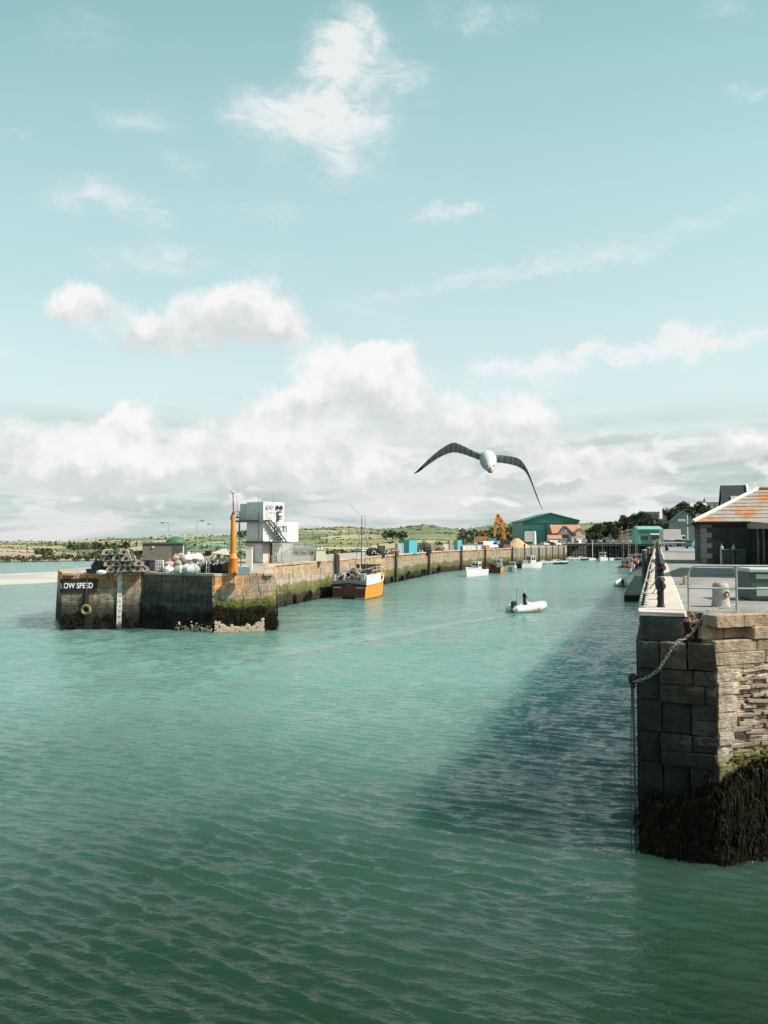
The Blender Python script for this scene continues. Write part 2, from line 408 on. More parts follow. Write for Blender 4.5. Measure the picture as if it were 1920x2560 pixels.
def wave_height(X, Y, dY):
    rw = np.random.RandomState(4); h = np.zeros_like(X)
    xw = X + .2 * np.sin(Y * .31 + .6 * np.sin(X * .23)); yw = Y + .45 * np.sin(X * .21 + 1.1 + .5 * np.sin(Y * .19))
    for k in range(64):
        lam = .19 * (.70 / .19) ** (rw.rand() ** 1.2); th = math.radians(67) + rw.randn() * .20
        amp = .0205 * lam * np.clip((lam - 1.6 * dY) / (1.6 * dY), 0, 1)
        kk = 2 * math.pi / lam
        env = .55 + .45 * np.sin(kk * .13 * (xw * math.cos(th + 1.2) + yw * math.sin(th + 1.2)) + rw.rand() * 6.28)
        h += amp * env * np.sin(kk * (xw * math.cos(th) + yw * math.sin(th)) + rw.rand() * 6.28)
    gust = .80 + .28 * np.sin(X * .13 + Y * .07 + 1.0) * np.sin(Y * .11 - X * .05 + .4) + .22 * np.sin(X * .41 - Y * .23) * np.sin(Y * .37 + X * .17 + 2.)
    h = h * gust * (.66 + .34 * np.clip((Y - 10) / 14, 0, 1))
    return h + 4.0 * h * h - .004
def water_mesh():
    n, m = 760, 560
    v = np.linspace(0, 1, n); Yr = 7.5 * (95 / 7.5) ** v
    U = np.linspace(-.72, .72, m)
    YY = np.repeat(Yr[:, None], m, 1); XX = U[None, :] * (YY + 1.5)
    edge = np.minimum(1, np.minimum(np.minimum(np.arange(n), np.arange(n)[::-1] * .05)[:, None] * .25, np.minimum(np.arange(m), np.arange(m)[::-1])[None, :] * .25))
    ZZ = wave_height(XX, YY, YY * (math.log(95 / 7.5) / n)) * edge * np.clip((150 - YY) / 100, .3, 1)
    co = np.stack([XX, YY, ZZ], -1).reshape(-1, 3)
    idx = np.arange(n * m).reshape(n, m)
    f = np.stack([idx[:-1, :-1], idx[:-1, 1:], idx[1:, 1:], idx[1:, :-1]], -1).reshape(-1, 4)
    c4 = [tuple(co[i]) for i in (idx[0, 0], idx[0, -1], idx[-1, -1], idx[-1, 0])]
    far = [(-2500, -60, 0), (2500, -60, 0), (2500, 1500, 0), (-2500, 1500, 0)]
    verts = np.concatenate([co, np.array(far)]); b = n * m; ii = [idx[0, 0], idx[0, -1], idx[-1, -1], idx[-1, 0]]
    faces = [tuple(q) for q in f.tolist()] + [(b, b + 1, int(ii[1]), int(ii[0])), (b + 1, b + 2, int(ii[2]), int(ii[1])), (b + 2, b + 3, int(ii[3]), int(ii[2])), (b + 3, b, int(ii[0]), int(ii[3]))]
    me = bpy.data.meshes.new('water'); me.from_pydata(verts.tolist(), [], faces)
    me.polygons.foreach_set('use_smooth', [True] * len(faces)); me.materials.append(WATER); me.update(); return me
struct(link('water', water_mesh()))
SAND = mat('wet_sand', (.56, .50, .45), .8, .08, .05, .1, 4, col2=(.44, .40, .36), s2=.06)
mb = MB()
ring = [gp(-900, 1418, 0), gp(-400, 1437, 0), gp(0, 1436, 0), gp(120, 1430, 0), gp(250, 1424, 0), gp(420, 1420, 0), gp(420, 1430, 0), gp(250, 1448, 0), gp(150, 1456, 0), gp(60, 1462, 0), gp(0, 1464, 0), gp(-400, 1475, 0), gp(-900, 1470, 0)]
cc = sum(ring, Vector()) / len(ring)
outer = [Vector((p.x, p.y, -.05)) for p in ring]; inner = [Vector((cc.x + (p.x - cc.x) * .93, cc.y + (p.y - cc.y) * .7, .14)) for p in ring]
for i in range(len(ring)):
    j = (i + 1) % len(ring); mb.face([outer[i], outer[j], inner[j], inner[i]])
mb.face(inner)
struct(mb.build('sandbank', SAND))

# ------------------------------------------------------------ hills with fields and hedges
def interp(x, pts):
    for (a, b), (c, d) in zip(pts, pts[1:]):
        if x <= c: return b + (d - b) * max(0, (x - a)) / (c - a)
    return pts[-1][1]
RIDGE = [(-2000, 1340), (-600, 1352), (0, 1356), (200, 1351), (330, 1344), (600, 1336), (740, 1321), (850, 1319), (950, 1321), (1060, 1314), (1150, 1322), (1250, 1312), (1450, 1310), (1700, 1305), (2400, 1290), (4000, 1290)]
SHORE = [(-2000, 1402), (0, 1404), (330, 1399), (700, 1393), (1000, 1390), (1300, 1388), (4000, 1388)]
def hill_pt(px, t):
    ys = interp(px, SHORE); u = (px - 960) / F
    Y0 = (EYE - .2) * F / (ys - 1345); Y1 = 950.
    Y = Y0 + (Y1 - Y0) * t
    a = (1345 - ys) / F + ((1345 - interp(px, RIDGE)) - (1345 - ys)) / F * (t ** .62)
    a += .0016 * math.sin(px * .011 + t * 9) * t * (1 - t) * 4 + .0010 * math.sin(px * .031 + 1.3 + t * 5) * t
    return Vector((u * Y, Y, max(EYE + Y * a, .15 + 2.2 * t)))
rs = random.Random(5)
FIELDM = [mat('field_' + n, c, .95, .10, .03, col2=tuple(q * .86 for q in c), s2=.02) for n, c in
          (('meadow', (.25, .245, .115)), ('pasture', (.20, .225, .105)), ('stubble', (.46, .38, .23)), ('barley', (.40, .36, .19)), ('grass', (.16, .19, .09)), ('pale_grass', (.24, .40, .25)), ('earth', (.42, .31, .22)))]
hills = bpy.data.objects.new('hills', None); COL.objects.link(hills); hills['kind'] = 'structure'
NX, NT_ = 230, 30
xs = [-1100 + 4200 * i / NX for i in range(NX + 1)]
ts = [(j / NT_) for j in range(NT_ + 1)]
seeds = []
for k in range(150):
    t = rs.random() ** 1.1; seeds.append((rs.uniform(-1100, 3100), t, rs.choice([0, 0, 1, 1, 2, 3, 3, 4, 4, 0])))
for (x, t, m) in ((545, .12, 5), (560, .35, 5), (520, .55, 5), (600, .6, 5), (130, .3, 3), (60, .2, 2), (20, .12, 6), (330, .3, 3), (880, .3, 0), (1040, .45, 1), (860, .15, 2), (1000, .15, 3)): seeds.append((x, t, m))
def cell(x, t):
    best = 1e9; bi = 0
    for i, (a, b, m) in enumerate(seeds):
        d = ((x - a) / 150) ** 2 + ((t - b) / .16) ** 2
        if d < best: best = d; bi = i
    return bi
cells = [[cell(x + 6 * math.sin(t * 30), t) for x in xs] for t in ts]
bycell = {}
for j in range(NT_):
    for i in range(NX): bycell.setdefault(cells[j][i], []).append((i, j))
for ci, lst in bycell.items():
    mb = MB()
    for i, j in lst:
        mb.face([hill_pt(xs[i], ts[j]), hill_pt(xs[i+1], ts[j]), hill_pt(xs[i+1], ts[j+1]), hill_pt(xs[i], ts[j+1])])
    mb.build('field', FIELDM[seeds[ci][2]], hills, smooth=True)
# far side of the ridge, dropping away
mb = MB()
for i in range(NX):
    a, b = hill_pt(xs[i], 1), hill_pt(xs[i+1], 1)
    mb.face([a, b, b + Vector((b.x * .4, 380, -30)), a + Vector((a.x * .4, 380, -30))])
mb.build('field', FIELDM[4], hills)
LEAF = [mat('leaf_' + n, c, .85, .35, .5, rnd=.15) for n, c in (('dark', (.030, .048, .022)), ('mid', (.050, .072, .028)), ('olive', (.085, .085, .032)))]
def leaf_clump(mb, c, r, n, s, flat=.8):
    for _ in range(n):
        d = Vector((rs.gauss(0, 1), rs.gauss(0, 1), rs.gauss(0, 1))).normalized() * (rs.random() ** .4) * r
        d.z *= flat; p = Vector(c) + d
        a = Vector((rs.gauss(0, 1), rs.gauss(0, 1), rs.gauss(0, .7))).normalized(); b = a.orthogonal().normalized()
        q = s * rs.uniform(.6, 1.3); b = (Matrix.Rotation(rs.random() * 6.3, 3, a) @ b); e = a.cross(b)
        mb.k = rs.choice((0, 0, 1, 1, 2)); mb.face([p + b * q, p + e * q * .8, p - b * q, p - e * q * .8])
hb = MB()
for j in range(NT_):
    for i in range(NX):
        here = cells[j][i]
        edge = []
        if here != cells[j][i+1]: edge.append((1, 0))
        if here != cells[j+1][i]: edge.append((0, 1))
        for e in edge:
            for k in range(14):
                f = rs.random()
                p = hill_pt(xs[i] + (xs[i+1] - xs[i]) * (1 if e[0] else f), ts[j] + (f if e[0] else 1) / NT_)
                r = (.16 + .00062 * p.y) * rs.uniform(.6, 1.3) * (2.0 if rs.random() < .06 else 1)
                leaf_clump(hb, p + Vector((0, 0, r * .3)), r, 4, r * .55)
# ridge-top and shoreline woods
for i in range(NX):
    for k in range(3):
        px = xs[i] + rs.random() * 18
        if rs.random() < .5:
            p = hill_pt(px, .985); r = rs.uniform(.8, 1.7); leaf_clump(hb, p + Vector((0, 0, r * .4)), r, 6, r * .6)
    for k in range(7):
        px = xs[i] + rs.random() * 18
        tt = rs.random() * .035
        if 480 < px < 610 and k > 1: continue
        p = hill_pt(px, tt); r = rs.uniform(.5, 1.25) * (p.y / 240); leaf_clump(hb, p + Vector((0, 0, r * .5)), r, 9, r * .5)
# belts of wood on the slopes
for (x0, x1, t0, t1, n) in ((170, 320, .25, .42, 90), (230, 400, .02, .10, 120), (90, 130, .1, .17, 40), (1085, 1190, .0, .16, 150), (960, 1010, .4, .6, 50), (1150, 1330, .05, .7, 220), (600, 740, .75, .95, 60), (1000, 1120, .02, .10, 80), (640, 720, .0, .1, 60)):
    for k in range(n):
        p = hill_pt(rs.uniform(x0, x1), rs.uniform(t0, t1)); r = rs.uniform(.8, 1.8) * (p.y / 300); leaf_clump(hb, p + Vector((0, 0, r * .5)), r, 9, r * .5)
hb.build('hedgerows', LEAF, kind='stuff')

# ------------------------------------------------------------ plan of the harbour
PZ = 4.62                      # top of the old pier on the left
QZ = 5.70                      # top of the near quay on the right
A = gp(150, 1575, 0); B = at(352, 1500, 61.8).xy.to_3d(); C = gp(530, 1580.5, 0); D = gp(690, 1575, 0)
E1 = Vector((D.x - 2.2, 75, 0)); E = gp(697, 1518, 0); G0 = gp(1100, 1431, 0); G1 = gp(1290, 1411, 0); G2 = gp(1413, 1398, 0)
print('plan', A, B, C, D, E, G0, G1, G2)
BATTER = .07
WALLSTOPS = [(0, (.020, .018, .014)), (1.1, (.026, .024, .018)), (1.75, (.035, .032, .02)), (2.0, (.13, .15, .04)), (2.5, (.19, .20, .055)), (2.75, (.40, .34, .27)), (3.6, (.42, .35, .27)), (4.3, (.46, .31, .19)), (5.2, (.47, .36, .26))]
WALL = zone_mat('pier_masonry', [(a, tuple(1.25 * w for w in c)) for a, c in WALLSTOPS], lich=((.66, .29, .10), 2.5, .43), rnd=.12, streak=.45)
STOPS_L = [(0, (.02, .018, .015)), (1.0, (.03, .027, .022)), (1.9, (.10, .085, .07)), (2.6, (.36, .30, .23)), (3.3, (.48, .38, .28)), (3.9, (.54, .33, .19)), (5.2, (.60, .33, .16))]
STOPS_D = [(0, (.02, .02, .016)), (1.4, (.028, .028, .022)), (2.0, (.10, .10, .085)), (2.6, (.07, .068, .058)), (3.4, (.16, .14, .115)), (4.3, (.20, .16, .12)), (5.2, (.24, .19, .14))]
WALL_D = zone_mat('weedy_masonry_painted_shade', STOPS_D, streak=.6, amp=1.4, rnd=.12)  # the facet's shade is painted into these darker stops, over the weed
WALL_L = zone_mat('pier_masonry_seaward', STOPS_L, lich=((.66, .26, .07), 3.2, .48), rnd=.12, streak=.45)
STOPS_I = [(0, (.022, .02, .016)), (1.0, (.045, .038, .03)), (1.4, (.14, .15, .05)), (2.2, (.20, .20, .06)), (2.5, (.44, .37, .30)), (3.4, (.42, .33, .25)), (4.1, (.46, .33, .21)), (5.2, (.48, .39, .30))]
WALL_I = zone_mat('inner_quay_masonry', [(a, tuple(1.25 * w for w in c)) for a, c in STOPS_I], rnd=.14, streak=.45, lich=((.50, .27, .11), 2.8, .52), amp=1.0)
def off(P, n, d): return Vector((P.x + n[0] * d, P.y + n[1] * d, P.z))
# unit stone with broken edges
def unit_stone(name, k):
    mb = MB(); mb.box(0, 0, 0, 1, 1, 1); me = mb.mesh(name, WALL, bevel=.045)
    rr = random.Random(k)
    for v in me.vertices: v.co += Vector((rr.uniform(-.025, .025), rr.uniform(-.02, .02), rr.uniform(-.03, .03)))
    return me
USTONE = [unit_stone('stone_block', k) for k in range(4)]
def stone_meshes(m):
    out = []
    for q in USTONE:
        c = q.copy(); c.materials.clear(); c.materials.append(m); out.append(c)
    return out
def course_wall(parent, P0, P1, z0, z1, m, ch, ln, batter=BATTER, depth=.5, jit=.02, name='stone_block', rr=None, prot=.0):
    """lays real stones, course by course, on the plane P0-P1"""
    rr = rr or random.Random(int(abs(P0.x * 100)))
    d = (P1 - P0); L = d.length; d.normalize(); n = Vector((d.y, -d.x, 0))
    ms = stone_meshes(m); z = z0; cnt = 0
    while z < z1 - .05:
        h = min(ch * rr.uniform(.8, 1.2), z1 - z)
        if z1 - z - h < ch * .4: h = z1 - z
        s = 0.
        while s < L - .02:
            l = ln * rr.uniform(.6, 1.4)
            if L - s - l < ln * .45: l = L - s
            zc = z + h / 2; o = -batter * zc + rr.uniform(-jit, jit) + prot
            p = P0 + d * (s + l / 2) + n * (o - depth / 2); p.z = zc
            Mx = Matrix(((d.x * (l-.010), n.x * depth, 0, p.x), (d.y * (l-.010), n.y * depth, 0, p.y), (0, batter * 0, h - .010, p.z), (0, 0, 0, 1)))
            link(name, rr.choice(ms), parent, mw=Mx); cnt += 1
            s += l
        z += h
    return cnt

# ------------------------------------------------------------ the old pier on the left
pier = thing('harbour_pier', 'weathered stone harbour pier head with orange lichen and hanging dark weed', 'pier')
bk = [Vector((-13.5, 92, 0)), Vector((-23, 92, 0)), Vector((-30, 84, 0)), Vector((-31, 70, 0))]
core = [off(A, (0, 1), .3), off(B, (0, 1), .3), off(C, (0, 1), .35), off(D, (-.3, .95), .35), E1 + Vector((-.4, 0, 0)), Vector((-11.8, 92, 0))] + bk[1:]
mb = MB()
n = len(core); lo = [(p.x, p.y, -1.5) for p in core]; cen = Vector((-19, 74, 0))
hi = [(p.x + (cen.x - p.x) * .016, p.y + (cen.y - p.y) * .016, PZ - .12) for p in core]
mb._add(lo + hi, [tuple(range(n, 2 * n))] + [(i, (i + 1) % n, n + (i + 1) % n, n + i) for i in range(n)])
mb.build('core', WALL, pier)
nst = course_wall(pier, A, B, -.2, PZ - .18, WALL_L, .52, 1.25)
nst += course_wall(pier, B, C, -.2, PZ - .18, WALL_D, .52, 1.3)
nst += course_wall(pier, C, D, -.2, PZ - .18, WALL, .46, .95)
nst += course_wall(pier, off(A, (-.06, .998), 9), off(A, (-.06, .998), .45), -.2, PZ - .18, WALL_L, .55, 1.5)
nst += course_wall(pier, off(D, (-.15, .99), .4), E1, -.2, PZ - .18, WALL, .6, 2.0)
print('pier stones', nst)
COPE = mat('coping_stone', (.50, .43, .36), .9, .25, 1.5, .6, 10, rnd=.15, col2=(.46, .27, .13), s2=.8, c2=(.5, .62))
def coping(parent, P0, P1, z0, z1, w, ln, m, inset=BATTER * PZ, rr=random.Random(3), lim=999, name='coping_stone'):
    d = (P1 - P0); L = d.length; d.normalize(); n = Vector((d.y, -d.x, 0)); s = 0; ms = stone_meshes(m); k = 0
    while s < L - .05 and k < lim:
        l = min(ln * rr.uniform(.75, 1.25), L - s)
        if L - s - l < ln * .4: l = L - s
        p = P0 + d * (s + l / 2) + n * (-inset + .05 - w / 2 + rr.uniform(-.02, .02)); p.z = (z0 + z1) / 2 + rr.uniform(-.012, .012)
        Mx = Matrix(((d.x * (l - .015), n.x * w, 0, p.x), (d.y * (l - .015), n.y * w, 0, p.y), (0, 0, z1 - z0, p.z), (0, 0, 0, 1)))
        link(name, rr.choice(ms), parent, mw=Mx); s += l; k += 1
for p, q in ((off(A, (-.06, .998), 9), A), (A, B), (B, C), (C, D), (D, E1)): coping(pier, p, q, PZ - .18, PZ + .02, .75, 1.6, COPE)
deckm = mat('pier_deck_concrete', (.44, .38, .32), .95, .2, .6, .3, 12, col2=(.36, .30, .26), s2=.5)
ins = [off(p, (0, 1), 1.0) for p in (A, B, C)] + [off(D, (-.4, .9), 1.0)]
mb = MB(); mb.prism([(p.x, p.y) for p in ins] + [(E1.x - 1, 75)] + [(-12.9, 92)] + [(-22.5, 91.5), (-29, 83.5), (-29.5, 70)], PZ - .3, PZ - .005)
struct(mb.build('pier_deck', deckm))

# inner quay, running away from the pier head
inner = thing('inner_quay_wall', 'long sunlit stone quay wall behind the moored fishing boats', 'quay wall')
def back(p, q, w): d = (q - p).normalized(); return Vector((-d.y, d.x, 0)) * w
E0 = Vector((-12.3, 77.2, 0))
bq = [E0 + back(E0, G0, 13), G0 + back(E0, G0, 13), G1 + back(G0, G1, 16)]
mb = MB(); mb.prism([(p.x + .3 * (0 if i > 4 else -1), p.y) for i, p in enumerate([E0, G0, G1, G2])] + [(75, 292), (20, 300), (bq[2].x, bq[2].y), (bq[1].x, bq[1].y), (bq[0].x, bq[0].y)], -1.5, PZ - .1)
mb.build('core', WALL_I, inner)
ST = (G0 - E0).normalized()
P45 = E0 + ST * 46
n2 = course_wall(inner, E0, P45, -.2, PZ - .15, WALL_I, .62, 1.75, batter=.04); print('inner stones', n2)
# beyond, courses are too fine to tell apart: long bands of masonry joined into one part
mb = MB(); rr = random.Random(11)
def band_wall(P0, P1):
    d = P1 - P0; L = d.length; d.normalize(); n_ = Vector((d.y, -d.x, 0)); z = -.2
    while z < PZ - .2:
        h = min(.6, PZ - .15 - z); s = 0
        while s < L - .1:
            l = min(rr.uniform(2, 3.4), L - s); c = P0 + d * (s + l / 2) + n_ * (-.25 - .04 * z + rr.uniform(-.04, .04))
            mb.box(c.x, c.y, z + h / 2, l - .03, .5, h - .03, math.atan2(d.y, d.x)); s += l
        z += h
band_wall(P45, G0); band_wall(G0, G1)
mb.build('masonry', WALL_I, inner, kind='stuff')
coping(inner, E0, P45, PZ - .15, PZ + .08, .9, 2.4, COPE, inset=.12)
mb = MB(); d = (G0 - P45).normalized()
for p, q in ((P45, G0), (G0, G1)):
    d = (q - p).normalized(); n_ = Vector((d.y, -d.x, 0)); L = (q - p).length; k = int(L / 3)
    for i in range(k):
        c = p + d * (L * (i + .5) / k) - n_ * .4; mb.box(c.x, c.y, PZ - .03, L / k - .03, .9, .22, math.atan2(d.y, d.x))
mb.build('coping', COPE, inner, kind='stuff')
# sheet-piled stretch at the far end
PILE = zone_mat('pale_sheet_piling', [(0, (.05, .05, .03)), (.6, (.16, .15, .06)), (1.6, (.30, .26, .12)), (2.4, (.46, .41, .32)), (5, (.50, .46, .39))], amp=.8, rnd=0, bump=.3)
mb = MB(); d = (G2 - G1).normalized(); n_ = Vector((d.y, -d.x, 0)); L = (G2 - G1).length
for i in range(int(L / .8)):
    p = G1 + d * (i * .8 + .4) + n_ * (.12 if i % 2 else -.02); mb.box(p.x, p.y, 2.1, .82, .16, 4.8, math.atan2(d.y, d.x), tx=1)
mb.build('sheet_piling', PILE, inner)
mb = MB(); c = (G1 + G2) / 2; mb.box(c.x - n_.x * .3, c.y - n_.y * .3, PZ + .02, L, 1.0, .3, math.atan2(d.y, d.x)); mb.build('capping_beam', CONCRETE, inner)
mb = MB(); mb.prism([(p.x, p.y) for p in (off(E0, (-.9, .5), 1.0), off(G0, (-.9, .5), 1.2), off(G1, (-.9, .5), 1.2), off(G2, (-.5, .8), 1.2))] + [(76, 291), (21, 299), (bq[2].x, bq[2].y), (bq[1].x, bq[1].y), (bq[0].x, bq[0].y)], PZ - .2, PZ + .01)
struct(mb.build('inner_quay_deck', deckm))
# land behind the harbour, up to the hills
mb = MB(); mb.prism([(66, 283), (105, 283), (420, 283), (700, 700), (330, 700), (60, 420), (40, 330), (30, 296), (60, 292)], -2, 4.9)
struct(mb.build('harbour_land', mat('yard_surface', (.30, .27, .24), .95, .15, .2, col2=(.22, .21, .17), s2=.1)))

# ------------------------------------------------------------ near quay on the right
K0 = gp(1598, 2131, 0); K1 = gp(1799, 2161, 0)
fd = (K1 - K0).normalized(); fn = Vector((fd.y, -fd.x, 0))
ld = Vector((.955, .297, 0)); ln_ = Vector((ld.y, -ld.x, 0))
qd = (gp(1626, 1417, QZ) - gp(1600.5, 1537, QZ)); qd.z = 0; qd.normalize(); qn = Vector((qd.y, -qd.x, 0))
print('K', K0, K1, fd, fn, qd, 'dot', fn.dot(SUN), ln_.dot(SUN))
def q(s, w, z=0.): # s along the quay edge, w inland
    p = K0 + qd * s + qn * w; return Vector((p.x, p.y, z))
QEND = q(272, 0)
nearq = thing('stone_quay', 'near stone quay corner with white coping and dark hanging seaweed', 'quay wall')
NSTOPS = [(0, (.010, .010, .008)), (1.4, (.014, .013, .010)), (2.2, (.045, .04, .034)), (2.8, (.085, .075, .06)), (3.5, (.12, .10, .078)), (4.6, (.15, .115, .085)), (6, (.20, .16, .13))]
NSTONE = zone_mat('quay_stone_painted_shade', NSTOPS, amp=.5, bump=1.0, lich=((.22, .12, .07), 4.2, .5), rnd=.3, wavex=.9)  # darker than the rubble round the corner: shade painted into the stone colour
NCONC = zone_mat('near_quay_concrete', [(0, (.012, .012, .01)), (1.6, (.03, .03, .025)), (2.6, (.035, .038, .036)), (4.3, (.065, .07, .066)), (6, (.14, .135, .125))], amp=.5, bump=.4, rnd=.15, streak=.25)  # concrete darkened as well, part of the same painted shade
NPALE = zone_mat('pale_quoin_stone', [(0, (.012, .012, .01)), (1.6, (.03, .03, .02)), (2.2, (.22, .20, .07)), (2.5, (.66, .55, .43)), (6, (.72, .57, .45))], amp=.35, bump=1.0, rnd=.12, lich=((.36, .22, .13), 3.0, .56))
L2 = 7.
K2 = K1 + ld * L2
cz = 5.02
mb = MB(); cp = [off(K0, (.22, .9), .14), K1 + Vector((-.05, .30, 0)), K2 + Vector((0, .3, 0)), Vector((40, K2.y + 2, 0)), Vector((160, 40, 0)), Vector((160, 284, 0)), QEND + qn * .1]
mb.prism([(p.x, p.y) for p in cp], -1.5, cz); mb.build('core', NCONC, nearq)
NLIT = zone_mat('rubble_painted_sunlit', [(0, (.012, .012, .01)), (1.6, (.03, .028, .02)), (2.05, (.16, .155, .05)), (2.45, (.33, .29, .12)), (2.7, (.62, .49, .365)), (4.4, (.66, .50, .37)), (5.2, (.58, .42, .29)), (6, (.56, .42, .31))], amp=.45, bump=1.0, rnd=.3, wavex=.9)  # brighter counterpart of the quay stone: sunlight painted into its colour
def rough_stone(k, cut=3):
    rr = random.Random(k); bm = bmesh.new(); bmesh.ops.create_cube(bm, size=1)
    bmesh.ops.subdivide_edges(bm, edges=bm.edges[:], cuts=cut, use_grid_fill=True)
    off_ = Vector((rr.random() * 50, rr.random() * 50, rr.random() * 50))
    from mathutils import noise
    for v in bm.verts:
        e = sum(1 for c in v.co if abs(c) > .49)
        if e >= 2: v.co *= .965
        v.co += Vector(noise.noise_vector(v.co * 3.1 + off_)) * .05 + Vector(noise.noise_vector(v.co * 7.0 + off_)) * .02
    me = bpy.data.meshes.new('stone_block'); bm.to_mesh(me); bm.free(); return me
RSTONE = [rough_stone(k) for k in range(6)]
def rough_meshes(m):
    out = []
    for q_ in RSTONE:
        c = q_.copy(); c.materials.append(m); out.append(c)
    return out
nst_m = {id(m): rough_meshes(m) for m in (NSTONE, NCONC, NPALE)}
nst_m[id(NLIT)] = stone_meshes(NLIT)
def lay(P, d, n, s0, s1, z0, z1, proud, m, depth=.4, name='stone_block', tilt=0.):
    h = z1 - z0; l = s1 - s0; p = P + d * ((s0 + s1) / 2) + n * (proud - depth / 2); p = Vector((p.x, p.y, (z0 + z1) / 2))
    Mx = Matrix(((d.x * (l - .012), n.x * depth, 0, p.x), (d.y * (l - .012), n.y * depth, 0, p.y), (0, 0, h - .012, p.z), (0, 0, 0, 1)))
    if tilt: Mx = Mx @ Matrix.Rotation(tilt, 4, 'Y')
    return link(name, random.choice(nst_m[id(m)]), nearq, mw=Mx)
FL = (K1 - K0).length
# shaded face: big blocks standing proud of smooth recessed panels
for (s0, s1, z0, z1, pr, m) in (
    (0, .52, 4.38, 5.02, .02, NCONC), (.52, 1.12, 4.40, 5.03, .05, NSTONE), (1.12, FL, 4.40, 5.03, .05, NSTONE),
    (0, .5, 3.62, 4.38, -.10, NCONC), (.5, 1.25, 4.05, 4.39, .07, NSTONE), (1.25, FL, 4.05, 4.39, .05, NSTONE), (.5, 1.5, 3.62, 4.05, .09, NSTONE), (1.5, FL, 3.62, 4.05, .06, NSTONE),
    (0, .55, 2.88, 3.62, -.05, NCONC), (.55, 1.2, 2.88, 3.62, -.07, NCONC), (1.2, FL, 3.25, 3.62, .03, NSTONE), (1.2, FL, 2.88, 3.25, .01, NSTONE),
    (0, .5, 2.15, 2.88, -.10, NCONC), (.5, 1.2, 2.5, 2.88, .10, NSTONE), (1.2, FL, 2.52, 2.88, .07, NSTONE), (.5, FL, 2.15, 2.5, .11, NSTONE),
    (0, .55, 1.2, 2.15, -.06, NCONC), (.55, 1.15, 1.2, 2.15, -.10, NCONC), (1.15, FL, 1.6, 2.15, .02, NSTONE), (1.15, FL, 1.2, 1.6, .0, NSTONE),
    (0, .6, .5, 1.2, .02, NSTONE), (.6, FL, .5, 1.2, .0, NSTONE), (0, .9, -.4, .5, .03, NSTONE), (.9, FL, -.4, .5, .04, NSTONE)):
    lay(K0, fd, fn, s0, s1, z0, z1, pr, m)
# sunlit face: dressed courses, pale quoins, thin bedded slates
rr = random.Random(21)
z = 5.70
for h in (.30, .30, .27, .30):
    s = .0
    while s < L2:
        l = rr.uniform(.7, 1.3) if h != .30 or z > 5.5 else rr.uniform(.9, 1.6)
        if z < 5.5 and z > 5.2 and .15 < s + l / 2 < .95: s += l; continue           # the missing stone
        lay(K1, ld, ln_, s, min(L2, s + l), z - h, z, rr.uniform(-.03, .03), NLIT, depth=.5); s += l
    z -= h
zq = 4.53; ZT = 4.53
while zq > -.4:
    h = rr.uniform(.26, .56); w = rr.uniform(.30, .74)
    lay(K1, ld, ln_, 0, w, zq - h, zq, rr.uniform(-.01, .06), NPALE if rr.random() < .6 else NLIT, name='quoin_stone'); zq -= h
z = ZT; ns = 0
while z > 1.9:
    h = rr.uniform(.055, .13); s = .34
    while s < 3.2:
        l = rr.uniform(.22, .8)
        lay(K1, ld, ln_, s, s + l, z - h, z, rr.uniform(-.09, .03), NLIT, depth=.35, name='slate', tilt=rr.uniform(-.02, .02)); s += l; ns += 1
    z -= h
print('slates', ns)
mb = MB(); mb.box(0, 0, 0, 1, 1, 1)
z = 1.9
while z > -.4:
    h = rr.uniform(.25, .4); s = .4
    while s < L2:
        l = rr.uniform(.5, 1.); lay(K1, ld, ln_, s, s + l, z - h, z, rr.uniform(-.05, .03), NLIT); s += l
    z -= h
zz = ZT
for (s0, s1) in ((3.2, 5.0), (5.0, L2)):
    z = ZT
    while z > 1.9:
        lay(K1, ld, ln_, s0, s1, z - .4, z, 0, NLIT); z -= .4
# deck
HW = 1.12
mb = MB()
dk = [q(.75, HW - .02), K0 + fd * 1.1 + Vector((0, .75, 0)), K1 + Vector((-.1, .72, 0)), K1 + ld * .2 + Vector((0, .45, 0)), K2 + Vector((0, .45, 0)), Vector((40, K2.y + 2.2, 0)), Vector((158, 41, 0)), Vector((158, 283, 0)), q(271, HW - .02)]
mb.prism([(p.x, p.y) for p in dk], cz - .02, QZ); struct(mb.build('quay_deck', ASPHALT))
# rough stones backing the notch and the gap left by the missing stone
for (s0, s1, z0, z1, pr) in ((1.08, 1.5, 5.03, 5.36, -.60), (1.5, FL, 5.03, 5.3, -.57), (1.08, 1.4, 5.36, 5.69, -.58), (1.4, FL, 5.3, 5.69, -.61)):
    lay(K0, fd, fn, s0, s1, z0, z1, pr, NSTONE, depth=.16)
for (s0, s1, z0, z1, pr) in ((-.1, .5, 5.1, 5.41, -.33), (.5, 1.3, 5.1, 5.41, -.30)):
    lay(K1, ld, ln_, s0, s1, z0, z1, pr, NLIT, depth=.16)
